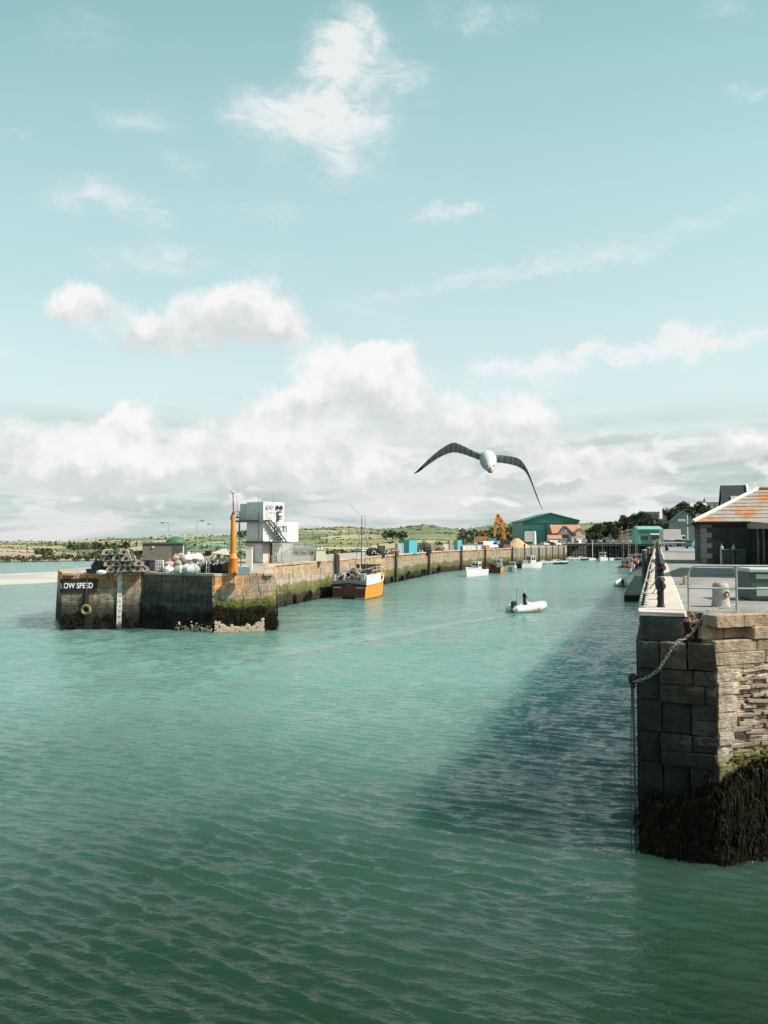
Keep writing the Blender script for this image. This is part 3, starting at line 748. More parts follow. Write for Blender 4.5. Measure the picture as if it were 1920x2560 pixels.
# white coping along the edge
COPW = mat('white_coping', (.64, .555, .50), .85, .12, 2, .35, 16, rnd=.06, col2=(.53, .46, .41), s2=1.6, c2=(.5, .7))
COPF = COPW
rr = random.Random(8); s = .06; k = 0
cm_ = stone_meshes(COPW)
while s < 110:
    if k == 0:
        lay(K0 + fd * 0 , fd, fn, .06, 1.06, cz + .005, QZ - .05, -.12, NCONC, depth=.9)
    l = 1.0 if k == 0 else rr.uniform(1.5, 2.2) * (1 if s < 50 else 2.2)
    h = .10 if k == 0 else .5
    p = q(s + l / 2, .02 + HW / 2, QZ + .03 - h / 2 + rr.uniform(-.006, .006))
    ww = HW - .04 if k else HW - .02
    Mx = Matrix(((qd.x * (l - .012), qn.x * ww, 0, p.x), (qd.y * (l - .012), qn.y * ww, 0, p.y), (0, 0, h, p.z), (0, 0, 0, 1)))
    link('coping_stone', rr.choice(cm_), nearq, mw=Mx); s += l; k += 1
# ============================================================ NEAR QUAY: weed, rails, chain, bollard
WEED = mat('brown_seaweed', (.012, .010, .006), .75, .5, 9, spec=.10, col2=(.062, .048, .02), s2=6, c2=(.5, .74))
def fronds(mb, P, d, n, s0, s1, top, n_fr, lmin=.25, lmax=.75, rr=random.Random(4), w=.035, proud=.05, zmin=-.1, per=16):
    """tufts of strap weed: each tuft hangs from one holdfast and spreads as it falls"""
    for _ in range(max(1, n_fr // per)):
        sc = rr.uniform(s0, s1); zc = top(sc) * (1 - .95 * rr.random() ** 1.5) + rr.gauss(0, .06); oc = rr.uniform(.02, proud); q_ = rr.uniform(.6, 1.3)
        for _k in range(per):
            L = min(rr.uniform(lmin, lmax) * q_, zc - zmin)
            if L < .08: continue
            k = 4; o = oc * .4; x = sc + rr.gauss(0, .05); z = zc + rr.gauss(0, .05); ww = w * rr.uniform(.4, 1.2); pts = []; dx = rr.gauss(0, .055); do = rr.uniform(0, .03)
            for i in range(k + 1):
                p = P + d * x + n * o; pts.append((Vector((p.x, p.y, z)), ww * (.5, 1, 1, .8, .25)[i]))
                x += dx * (.9, .5, .25, .1, 0)[i] + rr.uniform(-.012, .012); z -= L / k; o = max(.012, o + (oc * .5 + do if i == 0 else rr.uniform(-.02, .012)))
            for (a, wa), (b, wb) in zip(pts, pts[1:]):
                t = d + n * rr.uniform(-.5, .5)
                mb.face([a - t * wa, a + t * wa, b + t * wb, b - t * wb])
mb = MB()
fronds(mb, K0, fd, fn, .62, FL, lambda s: 1.25 + .75 * min(1, max(0, (s - .6) / 1.2)) + .12 * math.sin(s * 9), 1250, .25, .75, rr=random.Random(1), proud=.16, w=.016)
fronds(mb, K0, fd, fn, .12, .55, lambda s: 1.50 - 1.0 * abs(s - .4), 520, .3, .8, rr=random.Random(2), proud=.2, w=.016)
fronds(mb, K1, ld, ln_, -.02, 3.2, lambda s: 1.85 + .45 * min(1, s / .9) + .10 * math.sin(s * 7), 2700, .25, .8, rr=random.Random(3), proud=.18, w=.016)
rr = random.Random(19)
for k in range(900):                       # bladders and knots among the straps
    if k % 3: s = rr.uniform(.0, 3.0); P_, d_, n_, tp_ = K1, ld, ln_, 1.85 + .45 * min(1, s / .9)
    else: s = rr.uniform(.1, FL); P_, d_, n_, tp_ = K0, fd, fn, (1.45 if s < .6 else 1.25 + .75 * min(1, (s - .6) / 1.2))
    z = tp_ * (1 - rr.random() ** 1.4) + .03; p = P_ + d_ * s + n_ * rr.uniform(.04, .16); mb.ball((p.x, p.y, z), rr.uniform(.016, .042), 5, 3, sz=1.7, jit=.3)
mb.build('seaweed', WEED, nearq, kind='stuff')
ALG = mat('bright_algae', (.17, .17, .03), .85, .45, 14, .5, 30)
mb = MB(); rr = random.Random(6)
for k in range(150):                          # cushions of yellow-green algae above the weed line
    s = rr.uniform(.3, 3.0); z = 2.28 + .10 * math.sin(s * 5) + rr.gauss(0, .08); p = K1 + ld * s + ln_ * .02
    mb.ball((p.x, p.y, z), rr.uniform(.015, .045), 5, 3, sz=.6, jit=.2)
mb.build('algae', ALG, nearq, kind='stuff')

def face_pt(px, py, out=.06):
    r = ray(px, py); o = Vector((0, 0, EYE)); P = K0 + fn * out
    t = (P - o).dot(fn) / r.dot(fn); return o + r * t
# chain
path = [gp(1838, 1513, QZ + .02), gp(1815, 1518, QZ + .02), gp(1790, 1521, QZ + .02), gp(1770, 1524, QZ + .03), at(1757, 1541, 17.75), at(1744, 1560, 17.7), at(1730, 1582, 17.6), face_pt(1712, 1597, -.06), face_pt(1694, 1604, .07), face_pt(1681, 1620, .12), face_pt(1668, 1641, .14), face_pt(1655, 1660, .15), face_pt(1646, 1674, .16), face_pt(1625, 1690, .17), face_pt(1603, 1700, .18), face_pt(1588, 1703, .16)]
ch = thing('mooring_chain', 'pale steel chain hanging from the bollard over the quay corner', 'chain', path[0])
lk = MB(); nn = 14
ringp = []
for i in range(nn):
    a = 2 * math.pi * i / nn; ringp.append(Vector((.050 * math.cos(a) + (.022 if math.cos(a) > 0 else -.03), .030 * math.sin(a), 0)))
for i in range(nn):
    a, b = ringp[i], ringp[(i + 1) % nn]; lk.cyl(a, b, .0085, n=5)
CHAINM = mat('chain_steel', (.46, .43, .38), .5, .3, 30, metal=.3)
lme = lk.mesh('link', CHAINM, smooth=True)
dist = [0.]
for a, b in zip(path, path[1:]): dist.append(dist[-1] + (b - a).length)
def along(pth, dst, x):
    for i in range(len(dst) - 1):
        if x <= dst[i + 1]: return pth[i].lerp(pth[i + 1], (x - dst[i]) / (dst[i + 1] - dst[i]))
    return pth[-1]
x = .06; k = 0
while x < dist[-1]:
    p = along(path, dist, x); t = (along(path, dist, x + .03) - along(path, dist, x - .03)).normalized()
    u = t.orthogonal().normalized(); u = Matrix.Rotation(math.radians(45 + 90 * (k % 2)), 3, t) @ u; w = t.cross(u)
    p = p - path[0]
    link('link', lme, ch, mw=Matrix(((t.x, u.x, w.x, p.x), (t.y, u.y, w.y, p.y), (t.z, u.z, w.z, p.z), (0, 0, 0, 1)))); x += .098; k += 1
# fender pipe down the corner with its eye at the top
base = face_pt(1586, 1706, -.02); base.z = 0
fp = thing('fender_pipe', 'thin dark pipe down the quay corner with a black knob on top', 'pipe', base)
zt = face_pt(1583, 1700, .05).z
mb = MB(); mb.tube([(0, 0, -.6), (-.02, 0, zt * .5), (-.04, 0, zt - .1)], .030, 8); mb.build('pipe', DGREY, fp, smooth=True)
mb = MB(); mb.ball((-.04, 0, zt + .02), .11, 10, 7, sz=1.25); mb.cyl((-.04, 0, zt - .2), (-.04, 0, zt - .08), .06, .05, 8); mb.build('knob', BLACK, fp, smooth=True)
mb = MB(); mb.cyl((-.12, 0, -.6), (-.11, 0, zt * .55), .012, n=5); mb.cyl((-.11, 0, zt * .55), (-.07, 0, zt - .05), .012, n=5); mb.build('rope', DGREY, fp)
# lump of rusty old iron left in the notch behind the chain
p0 = at(1728, 1580, 17.9); p0.z = cz
sc = thing('iron_lump', 'rusty corroded iron casting wedged in the notch beside the white coping', 'scrap iron', p0)
mb = MB(); rr = random.Random(3)
for k in range(7): mb.ball((rr.uniform(-.12, .14), rr.uniform(-.05, .12), .1 + .075 * k), rr.uniform(.10, .17), 8, 6, jit=.16)
mb.build('casting', mat('corroded_iron', (.17, .09, .055), .9, .5, 9, 1.0, 22, col2=(.50, .42, .35), s2=7, c2=(.5, .7)), sc)
mb = MB(); mb.ring((-.02, -.22, .38), .09, .022, 12, 6, 'y'); mb.build('shackle', RUST, sc, smooth=True)
# galvanised handrail along the front of the deck
P0 = gp(1722, 1529, QZ); P1 = gp(1842, 1531, QZ); hd = (P1 - P0); sp = hd.length; hd.normalize()
zt = at(1740, 1414, P0.y).z - QZ; zm = at(1722, 1470, P0.y).z - QZ
hr = thing('handrail', 'grey galvanised tube handrail with rounded end above the rough stone wall', 'railing', P0)
GALV = mat('dull_galvanised_tube', (.50, .52, .51), .5, .18, 8, metal=.25)
mb = MB(); arc = [(0, 0, 0), (0, 0, zt - .22)] + [tuple(hd * (.22 - .22 * math.cos(a)) + Vector((0, 0, zt - .22 + .22 * math.sin(a)))) for a in (.3, .6, .9, 1.2, 1.57)] + [tuple(hd * x + Vector((0, 0, zt))) for x in (.6, 1.2, 2.4, 4.8)]
mb.tube(arc, .026, 10); mb.build('top_rail', GALV, hr, smooth=True)
mb = MB(); mb.tube([tuple(hd * x + Vector((0, 0, zm))) for x in (0, 2.4, 4.8)], .023, 8); mb.build('mid_rail', GALV, hr, smooth=True)
for k in range(1, 5):
    mb = MB(); c = hd * (sp * k); mb.cyl(c, c + Vector((0, 0, zt)), .026, n=10); mb.box(c.x, c.y, .006, .14, .14, .012); mb.build('post', GALV, hr, smooth=True)
# bollard
BOLM = mat('bollard_stone', (.56, .52, .47), .9, .2, 5, .7, 20, col2=(.40, .36, .32), s2=3)
bp = gp(1802, 1517, QZ)
bo = BO = thing('bollard', 'round pale stone bollard standing on the quay behind the handrail', 'bollard', bp)
mb = MB(); prof = [(.0, .30), (.06, .285), (.35, .255), (.66, .25), (.74, .235), (.78, .19)]
mb.loft([[(r * math.cos(2*math.pi*i/20), r * math.sin(2*math.pi*i/20), z) for i in range(20)] for z, r in prof], closed=True); mb.build('post', BOLM, bo, smooth=True)
mb = MB(); mb.ring((.08, -.27, .42), .075, .02, 14, 6, 'y'); mb.cyl((.08, -.20, .50), (.08, -.30, .49), .03, n=8); mb.build('mooring_ring', RUST, bo, smooth=True)
bo.scale = (.80,) * 3
mb = MB(); mb.cyl((0, 0, .78), (0, 0, .80), .19, .16, 16); mb.build('cap', mat('bollard_cap', (.30, .27, .24), .9, .2, 5), bo)
# low pale block beside the first rail post
kb = thing('kerb_stub', 'small peach coloured concrete stub on the quay left of the handrail', 'concrete stub', gp(1714, 1462, QZ))
mb = MB(); mb.box(0, 0, .17, .17, .17, .34, tx=.85, ty=.85); mb.build('stub', mat('peach_concrete', (.62, .38, .27), .8, .15, 6), kb, bevel=.01)
mb = MB(); mb.box(-.02, 0, .02, .34, .26, .04); mb.build('base', mat('stub_base', (.40, .24, .17), .85, .2, 6), kb)
# large fish tub behind the rail at the right edge
FA = gp(1880, 1503, QZ); 
tub = thing('fish_tub', 'big grey green insulated fish tub with pale panels behind the handrail', 'fish tub', FA, math.atan2(hd.y, hd.x) * .4)
TUBD = mat('tub_dark_teal', (.075, .135, .118), .5, .15, 4); TUBL = mat('tub_pale', (.50, .56, .50), .5, .12, 4)
mb = MB(); mb.box(.62, .55, .42, 1.24, 1.0, .78, tx=1.07, ty=1.07); mb.build('body', TUBD, tub, bevel=.02)
mb = MB(); mb.box(.62, .55, .875, 1.42, 1.18, .12); mb.build('lid', TUBL, tub, bevel=.03)
for (x0, x1, z0, z1) in ((.12, 1.2, .64, .765), (.14, .95, .14, .40)):
    mb = MB(); zc = (z0 + z1) / 2; mb.box((x0 + x1) / 2, .055 - .035 * zc / .8 - .012, zc, x1 - x0, .03, z1 - z0, rx=.04); mb.build('panel', TUBL, tub, bevel=.008)
for x in (.16, 1.08):
    mb = MB(); mb.box(x, .55, .03, .16, .95, .06); mb.build('runner', TUBD, tub)
# painted line and timber edge rail along the quay edge
er = thing('edge_rail', 'low weathered rail on stub posts along the outer edge of the white coping', 'edge rail', q(0, 0, QZ))
def qq(s, w, z): return q(s, w, z) - q(0, 0, 0)
mb = MB(); mb.tube([qq(s, .06 + .01 * math.sin(s), .17) for s in (1.0, 6, 14, 24, 38, 50)], .035, 6); mb.build('rail', ROPE, er, smooth=True)
for k, s in enumerate([1.1, 3.6, 6.1, 8.6, 11.1, 14.6, 18.1, 23, 28, 34, 40, 46]):
    mb = MB(); a = qq(s, .06, .02); mb.cyl(a, a + Vector((0, 0, .16)), .03, n=6); mb.build('stub_post', GREYMET, er)
for (s0, s1) in ((1.6, 5.4), (7.2, 12.0), (15, 22), (26, 34)):
    mb = MB(); a, b = qq(s0, .10, .05), qq(s1, .10, .05); mb.tube([a, b], .05, 6); mb.build('rubbing_strip', DARK, er)
# black railing standing on the coping, seen end on
br = thing('black_railing', 'black iron railing wound with rope along the middle of the white coping', 'railing', q(0, 0, QZ))
IRON = mat('black_iron', (.014, .014, .016), .5, .3, 8, .3, 30)
ps = [1.35 + 2.4 * k for k in range(12)] + [31 + 4 * k for k in range(18)]
for s in ps:
    mb = MB(); a = qq(s, .56, .03); mb.cyl(a, a + Vector((0, 0, .10)), .115, .085, 8); mb.cyl(a + Vector((0, 0, .1)), a + Vector((0, 0, 1.06)), .085, .08, 8); mb.ball(a + Vector((0, 0, 1.09)), .10, 8, 5); mb.build('post', IRON, br, smooth=True)
for z in (1.04, .56):
    pr_ = []
    for a_, b_ in zip(ps, ps[1:]): pr_ += [a_, a_ * .67 + b_ * .33, a_ * .33 + b_ * .67]
    mb = MB(); mb.tube([qq(s, .56, z + .02 * math.sin(k * 2.3)) for k, s in enumerate(pr_)], .045, 6); mb.build('rail', IRON, br)
    mb = MB()
    for k, s in enumerate(pr_): mb.ball(qq(s, .56 + .02 * math.sin(k * 1.7), z - .03), (.10 if k > 3 else .085) + .015 * math.sin(k * 1.3), 8, 6, sy=2.6, jit=.06)
    mb.build('net_wrapping', BLACK, br, kind='stuff')
rr = random.Random(9)
for k in range(16):
    s = ps[k // 3] + rr.uniform(.0, .5) + .6 * (k % 3); mb = MB(); z = rr.choice((1.04, .56, .80, .3))
    c = qq(s if z in (1.04, .56) else ps[k // 3], .56, z); mb.ring(c, .075, .018, 10, 5, 'z' if z in (.80, .3) else 'y'); 
    if k % 4 == 0: mb.tube([c + Vector((-.07, 0, 0)), c + Vector((-.16, .1, -.22)), c + Vector((-.20, .2, -.30)), c + Vector((-.12, .3, -.2))], .014, 5)
    mb.build('rope_turn', ROPE, br)
for k in range(22):
    s = 1.0 + .62 * k * (1 + k * .04); mb = MB(); mb.ball(qq(s + .3, .56 - .02, .62 + .1 * (k % 3)), .10, 8, 6, sy=2.2, sz=1.9, jit=.1); mb.build('net_bundle', BLACK, br)
# landing stage (concrete shelf) against the quay with its tall pile
f0, f1 = gp(1560, 1503, 0), gp(1606, 1503, 0)
ls = thing('landing_stage', 'olive concrete landing stage floating low against the quay foot', 'landing stage', f0)
STG = mat('stage_deck', (.24, .225, .17), .9, .15, 1.5, .2, 12); STD = mat('stage_side', (.03, .032, .03), .8, .3, 3)
v0 = qd * 46; w = (f1 - f0)
mb = MB(); mb.prism([(0, 0), (w.x, w.y), (w.x + v0.x, w.y + v0.y), (v0.x, v0.y)], .62, .78); mb.build('deck', STG, ls)
mb = MB(); mb.prism([(.05, .06), (w.x, w.y + .06), (w.x + v0.x, w.y + v0.y), (v0.x, v0.y)], -.5, .62); mb.build('float', STD, ls)
mb = MB(); mb.tube([Vector((.06, .06, .82)), v0 + Vector((.06, 0, .82))], .07, 6); mb.build('edge_timber', mat('pale_timber', (.45, .41, .33), .85, .2, 3), ls)
pl = gp(1612, 1503, 0)
tp = thing('mooring_pile', 'tall dark timber pile beside the landing stage and the quay railing', 'pile', pl)
mb = MB(); mb.cyl((0, 0, -1), (0, 0, at(1609, 1376, pl.y).z), .32, .30, 10); mb.build('pile', mat('grey_timber', (.12, .12, .11), .85, .3, 3, .5, 9), tp, smooth=True)
mb = MB(); zt = at(1609, 1376, pl.y).z; mb.cyl((0, 0, zt), (0, 0, zt + .12), .34, .26, 10); mb.build('cap', CONCRETE, tp)
tp2 = copy_tree(tp); tp2.location = gp(1622, 1470, 0); tp2['label'] = 'dark timber pile further along the quay behind the tall one'
for o in (tp, tp2): o['group'] = 'timber piles against the near quay'

# ------------------------------------------------------------ stone shed at the right
B0 = gp(1753, 1409, QZ); bx = qn.copy(); by = qd.copy()
shed = thing('stone_shed', 'dark stone quayside shed with hipped orange lichened roof and pale quoins', 'building', B0, math.atan2(bx.y, bx.x))
SHW = mat('shed_rubble', (.10, .095, .085), .9, .35, 3, .8, 8, col2=(.05, .05, .048), s2=1.2)
EZ = at(1745, 1306, B0.y).z - QZ; RZ = at(1872, 1229, B0.y + 5).z - QZ; LW, LD = 9.5, 9.0
print('shed', B0, EZ, RZ)
mb = MB(); mb.box(LW / 2, LD / 2, EZ / 2, LW, LD, EZ); mb.build('wall', SHW, shed)
ROOF = mat('lichen_slate', (.40, .35, .31), .85, .24, 3, .5, 12, col2=(.50, .20, .06), s2=.40, c2=(.48, .60))
ov = .5
e = [(-ov, -ov, EZ), (LW + ov, -ov, EZ), (LW + ov, LD + ov, EZ), (-ov, LD + ov, EZ)]
r0 = (LD / 2 - .3, LD / 2, RZ); r1 = (LW + ov, LD / 2, RZ)
mb = MB(); mb.face([e[0], e[1], r1, r0]); mb.face([e[3], e[0], r0]); mb.face([e[2], e[3], r0, r1]); mb.face([e[1], e[2], r1]); mb.face(e[::-1]); rf = mb.build('roof', ROOF, shed)
# slate courses on the front slope, one board per course
fs = Vector(r0) - Vector(e[0])
for k in range(9):
    t0 = k / 9; a = Vector(e[0]).lerp(Vector(r0), t0); b = Vector(e[1]).lerp(Vector(r1), t0); a2 = Vector(e[0]).lerp(Vector(r0), t0 + 1 / 9); b2 = Vector(e[1]).lerp(Vector(r1), t0 + 1 / 9)
    u = Vector((0, -.03, .05)); mb = MB(); mb.face([a + u, b + u, b2 + u * .3, a2 + u * .3]); mb.face([a, b, b + u, a + u]); mb.build('slate_course', ROOF, rf)
WHITEF = mat('white_flashing', (.78, .77, .74), .5, .06, 3)
mb = MB(); mb.tube([Vector(e[0]) + Vector((0, 0, .08)), Vector(r0) + Vector((0, 0, .1))], .14, 6); mb.build('hip_ridge', WHITEF, rf)
mb = MB(); mb.tube([Vector(r0) + Vector((0, 0, .08)), Vector(r1) + Vector((0, 0, .08))], .14, 6); mb.build('ridge_tiles', ORANGE and mat('ridge_tile', (.50, .20, .08), .8, .2, 4), rf)
mb = MB(); mb.box(LW / 2, -ov - .03, EZ - .09, LW + 2 * ov, .12, .16); mb.box(-ov - .03, LD / 2, EZ - .09, .12, LD + 2 * ov, .16); mb.build('gutter', BLACK, shed)
mb = MB(); mb.tube([(-ov, -ov + .1, EZ - .15), (-.15, -.1, EZ - .6), (-.12, -.12, EZ - .9), (-.12, -.12, 0)], .06, 8); mb.build('downpipe', DGREY, shed, smooth=True)
QUO = mat('quoin_granite', (.42, .40, .34), .85, .15, 4, .3, 12)
for k in range(8):
    w_ = .75 if k % 2 else .42; mb = MB(); h_ = EZ / 8; mb.box(w_ / 2 - .02, w_ * .25, h_ * (k + .5), w_, w_ * .6, h_ - .02); mb.build('quoin', QUO, shed, bevel=.015)
# double door, window, props and skirting on the front
mb = MB(); mb.box(2.2, -.03, 1.15, 1.9, .08, 2.3); dr = mb.build('door', mat('shed_door', (.035, .05, .048), .7, .2, 3), shed)
for x in (1.5, 2.0, 2.45, 2.95):
    mb = MB(); mb.box(x, -.08, 1.15, .08, .04, 2.25); mb.build('batten', mat('batten', (.05, .065, .06), .7, .2, 3), dr)
for x in (3.55, 3.9):
    mb = MB(); mb.tube([(x, -.5, 0), (x + .03, -.48, EZ * .5), (x - .02, -.45, EZ - .12)], .075, 6); mb.build('timber_prop', mat('grey_prop', (.30, .28, .24), .85, .25, 4), shed)
mb = MB(); mb.box(5.6, -.03, 1.75, 1.6, .08, .95); wn = mb.build('window', GLASS, shed)
mb = MB()
for x in (4.8, 5.6, 6.4): mb.box(x, -.09, 1.75, .08, .05, 1.05)
mb.build('frame', OFFWHITE, wn)
# wing towards the camera: white lean-to roof, fascia, low wall; most of it is outside the frame
wy0 = -8.; 
mb = MB(); mb.box(6.4 + 2.5, wy0 / 2 - .35, .55, 5., -wy0 - .7, 1.1); mb.build('low_wall', SHW, shed)
for (x, y) in ((4.2, -4.0), (6.5, -7.6)):
    mb = MB(); mb.box(x + .4, y, 1.35, .2, .2, 2.7); mb.build('porch_post', DARK, shed)
mb = MB(); mb._add([(3.0, -.4, EZ + .05), (10, -.4, EZ + .55), (10, -4.6, EZ + .25), (4.6, -4.6, EZ - .25), (3.0, -.4, EZ - .15), (10, -.4, EZ + .4), (10, -4.6, EZ + .1), (4.6, -4.6, EZ - .4)], [(0, 1, 2, 3), (7, 6, 5, 4), (0, 3, 7, 4), (3, 2, 6, 7), (2, 1, 5, 6), (1, 0, 4, 5)]); mb.build('porch_roof', ROOF, shed)
mb = MB(); mb._add([(2.9, -.5, EZ - .45), (4.6, -4.68, EZ - .55), (4.6, -4.68, EZ - .22), (2.9, -.5, EZ - .1), (2.95, -.44, EZ - .45), (4.66, -4.6, EZ - .55), (4.66, -4.6, EZ - .22), (2.95, -.44, EZ - .1)], [(0, 1, 2, 3), (4, 7, 6, 5), (3, 2, 6, 7), (0, 4, 5, 1), (0, 3, 7, 4), (1, 5, 6, 2)]); mb.build('fascia', mat('grey_fascia', (.30, .33, .31), .6, .12, 3), shed)
Mi = (Matrix.Translation(B0) @ Matrix.Rotation(math.atan2(bx.y, bx.x), 4, 'Z')).inverted()
wp = [Mi @ Vector((x, y, QZ)) for x, y in ((17.9, 33.2), (28, 29.5), (33, 39.5), (23.0, 43.3))]
mb = MB(); mb.prism([(p.x, p.y) for p in wp], 0, 5.0); mb.build('wing', SHW, shed)
mb = MB(); cxy = sum(wp, Vector()) / 4; lo_ = [cxy + (p - cxy) * 1.06 + Vector((0, 0, 5.0)) for p in wp]
tp_ = cxy + Vector((0, 0, 6.6))
for i in range(4): mb.face([lo_[i], lo_[(i + 1) % 4], tp_])
mb.face(lo_[::-1]); mb.build('wing_roof', ROOF, shed)
# gas bottles / bins standing by the door
bin_ = thing('wheelie_bin', 'dark grey wheelie bin left of the other against the stone shed', 'bin', B0 + bx * 1.55 - by * 1.3, math.atan2(bx.y, bx.x), 'bins by the stone shed')
mb = MB(); mb.box(0, 0, .5, .55, .6, .92, tx=1.12, ty=1.12); mb.build('body', mat('bin_grey', (.075, .09, .092), .6, .15, 3), bin_, bevel=.02)
mb = MB(); mb.box(0, -.02, 1.0, .68, .74, .07); mb.build('lid', mat('bin_lid', (.16, .18, .18), .5, .1, 3), bin_, bevel=.02)
for x in (-.22, .22):
    mb = MB(); mb.cyl((x - .03, .3, .1), (x + .03, .3, .1), .1, n=10); mb.build('wheel', BLACK, bin_)
b2 = dup(bin_, B0 + bx * 2.35 - by * 1.35, math.atan2(bx.y, bx.x) + .1, 'second dark grey wheelie bin, nearer the timber props of the shed')
for k, (dx, dy, lab) in enumerate(((1.25, -1.1, 'slim pale gas bottle left of the two bins'), (2.0, -.9, 'slim pale gas bottle between the two bins'))):
    t = thing('gas_bottle', lab, 'gas bottle', B0 + bx * dx + by * dy, 0, 'gas bottles by the stone shed')
    mb = MB(); mb.cyl((0, 0, 0), (0, 0, 1.15), .11, n=10); mb.ball((0, 0, 1.15), .11, 10, 6); mb.build('cylinder', OFFWHITE, t, smooth=True)
    mb = MB(); mb.cyl((0, 0, 1.24), (0, 0, 1.42), .035, n=8); mb.build('valve', GREYMET, t)
# ============================================================ THINGS ON THE OLD PIER
dAB = (B - A).normalized(); nAB = Vector((dAB.y, -dAB.x, 0))
def on_AB(s, z, o=.05):
    p = A + dAB * s + nAB * (o - BATTER * z); p.z = z; return p
def text_mesh(txt, size, m, ext=.01, name='lettering', parent=None, mw=None, width=None, bold=.0):
    cu = bpy.data.curves.new('txt', 'FONT'); cu.body = txt; cu.size = size; cu.extrude = ext; cu.offset = bold; cu.align_x = 'LEFT'
    t = bpy.data.objects.new('txt', cu); COL.objects.link(t); dg = bpy.context.evaluated_depsgraph_get()
    me = bpy.data.meshes.new_from_object(t.evaluated_get(dg)); bpy.data.objects.remove(t); me.name = name; me.materials.clear(); me.materials.append(m)
    if width:
        xs_ = [v.co.x for v in me.vertices]; x0, x1 = min(xs_), max(xs_); k = width / (x1 - x0)
        for v in me.vertices: v.co.x = (v.co.x - x0) * k
    return link(name, me, parent, mw=mw)
def plane_mw(p, d, n): # x along d, y up, z out of the wall
    return Matrix(((d.x, 0, n.x, p.x), (d.y, 0, n.y, p.y), (0, 1, 0, p.z), (0, 0, 0, 1)))
BOARD = mat('sign_board', (.016, .020, .020), .6, .2, 5); PAINT = mat('sign_paint', (.86, .85, .82), .6, .12, 9)
sg = thing('speed_sign', 'black board lettered SLOW SPEED bolted to the seaward end of the pier', 'sign', on_AB(0, 0, 0))
o0 = on_AB(0, 0, 0)
def rel(p): return p - o0
mb = MB(); c = rel(on_AB(1.36, 3.58, .09)); mb.box(c.x, c.y, c.z, 2.9, .07, 1.15, math.atan2(dAB.y, dAB.x)); mb.build('board', BOARD, sg)
text_mesh('LOW SPEED', .62, PAINT, .012, 'lettering', sg, plane_mw(rel(on_AB(-.02, 3.38, .135)), dAB, nAB), width=2.50, bold=.014)
dz = (off(A, (-.06, .998), 9) - A).normalized(); nz = Vector((-dz.y, dz.x, 0))
mb = MB(); c = A + dz * .5 + nz * (.06 - BATTER * 3.58) - o0; mb.box(c.x, c.y, 3.58, 1.0, .06, 1.15, math.atan2(dz.y, dz.x)); mb.build('board', BOARD, sg)
p_ = A + dz * .62 + nz * (.11 - BATTER * 3.4) - o0; p_.z = 3.38
text_mesh('S', .62, PAINT, .012, 'lettering', sg, plane_mw(p_, -dz, nz), width=.36, bold=.014)
tg = thing('tide_gauge', 'tall white tide board running down the pier wall into the water', 'tide gauge', o0)
s_ = (297.5 - 150) / (352 - 150) * (B - A).length
mb = MB(); a, b = rel(on_AB(s_, -.3, .10)), rel(on_AB(s_, PZ + .05, .10))
for k in range(8):
    p, r = a.lerp(b, k / 8), a.lerp(b, (k + 1) / 8); mb.cyl(p, r, .20, .20, 4)
mb = MB(); mb._add([(p + dAB * sx * .19 + nAB * ny) for p in (a, b) for sx, ny in ((-1, -.06), (1, -.06), (1, .07), (-1, .07))], [(0, 1, 5, 4), (1, 2, 6, 5), (2, 3, 7, 6), (3, 0, 4, 7), (0, 3, 2, 1), (4, 5, 6, 7)])
GAUGE = zone_mat('gauge_paint', [(0, (.25, .24, .2)), (.5, (.75, .72, .66)), (1.0, (.85, .82, .76)), (6, (1.02, .99, .94))], amp=.7, rnd=0, bump=.1, streak=.08)
mb.build('board', GAUGE, tg)
mb = MB(); p = rel(on_AB(s_ - .28, PZ - .12, .10)); mb.box(p.x, p.y, p.z, .42, .14, .22, math.atan2(dAB.y, dAB.x)); mb.build('arm', GAUGE, tg)
for k in range(9):
    mb = MB(); p = rel(on_AB(s_ + .06, .6 + .42 * k, .185)); mb.box(p.x, p.y, p.z, .16, .02, .05, math.atan2(dAB.y, dAB.x)); mb.build('mark', BOARD, tg)
ty = thing('tyre_fender', 'yellow rimmed tyre hanging on the pier wall below the speed sign', 'tyre', rel(on_AB(2.0, 0, 0)) + o0)
p = on_AB(2.0, 1.62, .2) - ty.location
mb = MB(); mb.ring(p, .33, .13, 20, 8, 'y'); mb.build('tyre', mat('yellowed_tyre', (.28, .255, .09), .7, .3, 7, col2=(.10, .10, .05), s2=4), ty, smooth=True)
mb = MB(); mb.cyl(p + Vector((0, .14, 0)), p + Vector((0, .16, 0)), .30, n=14); mb.build('back', BLACK, ty)
mb = MB(); mb.tube([p + Vector((0, -.02, .40)), p + Vector((0, .05, 1.2)), p + Vector((.02, .2, 2.7))], .03, 5); mb.build('rope', DGREY, ty)
ty2 = thing('recess_stand_in', 'black cylinder standing in for the dark recess above the yellow tyre', 'fender', ty.location.copy())  # black cylinder added where the wall has only a dark recess
p = on_AB(1.95, 2.55, .12) - ty.location
mb = MB(); mb.cyl(p + Vector((0, 0, -.38)), p + Vector((0, 0, .38)), .22, .22, 10); mb.build('fender', BLACK, ty2, smooth=True)
mb = MB(); mb.tube([p + Vector((0, 0, .36)), p + Vector((0, .1, 1.9))], .025, 5); mb.build('rope', DGREY, ty2)
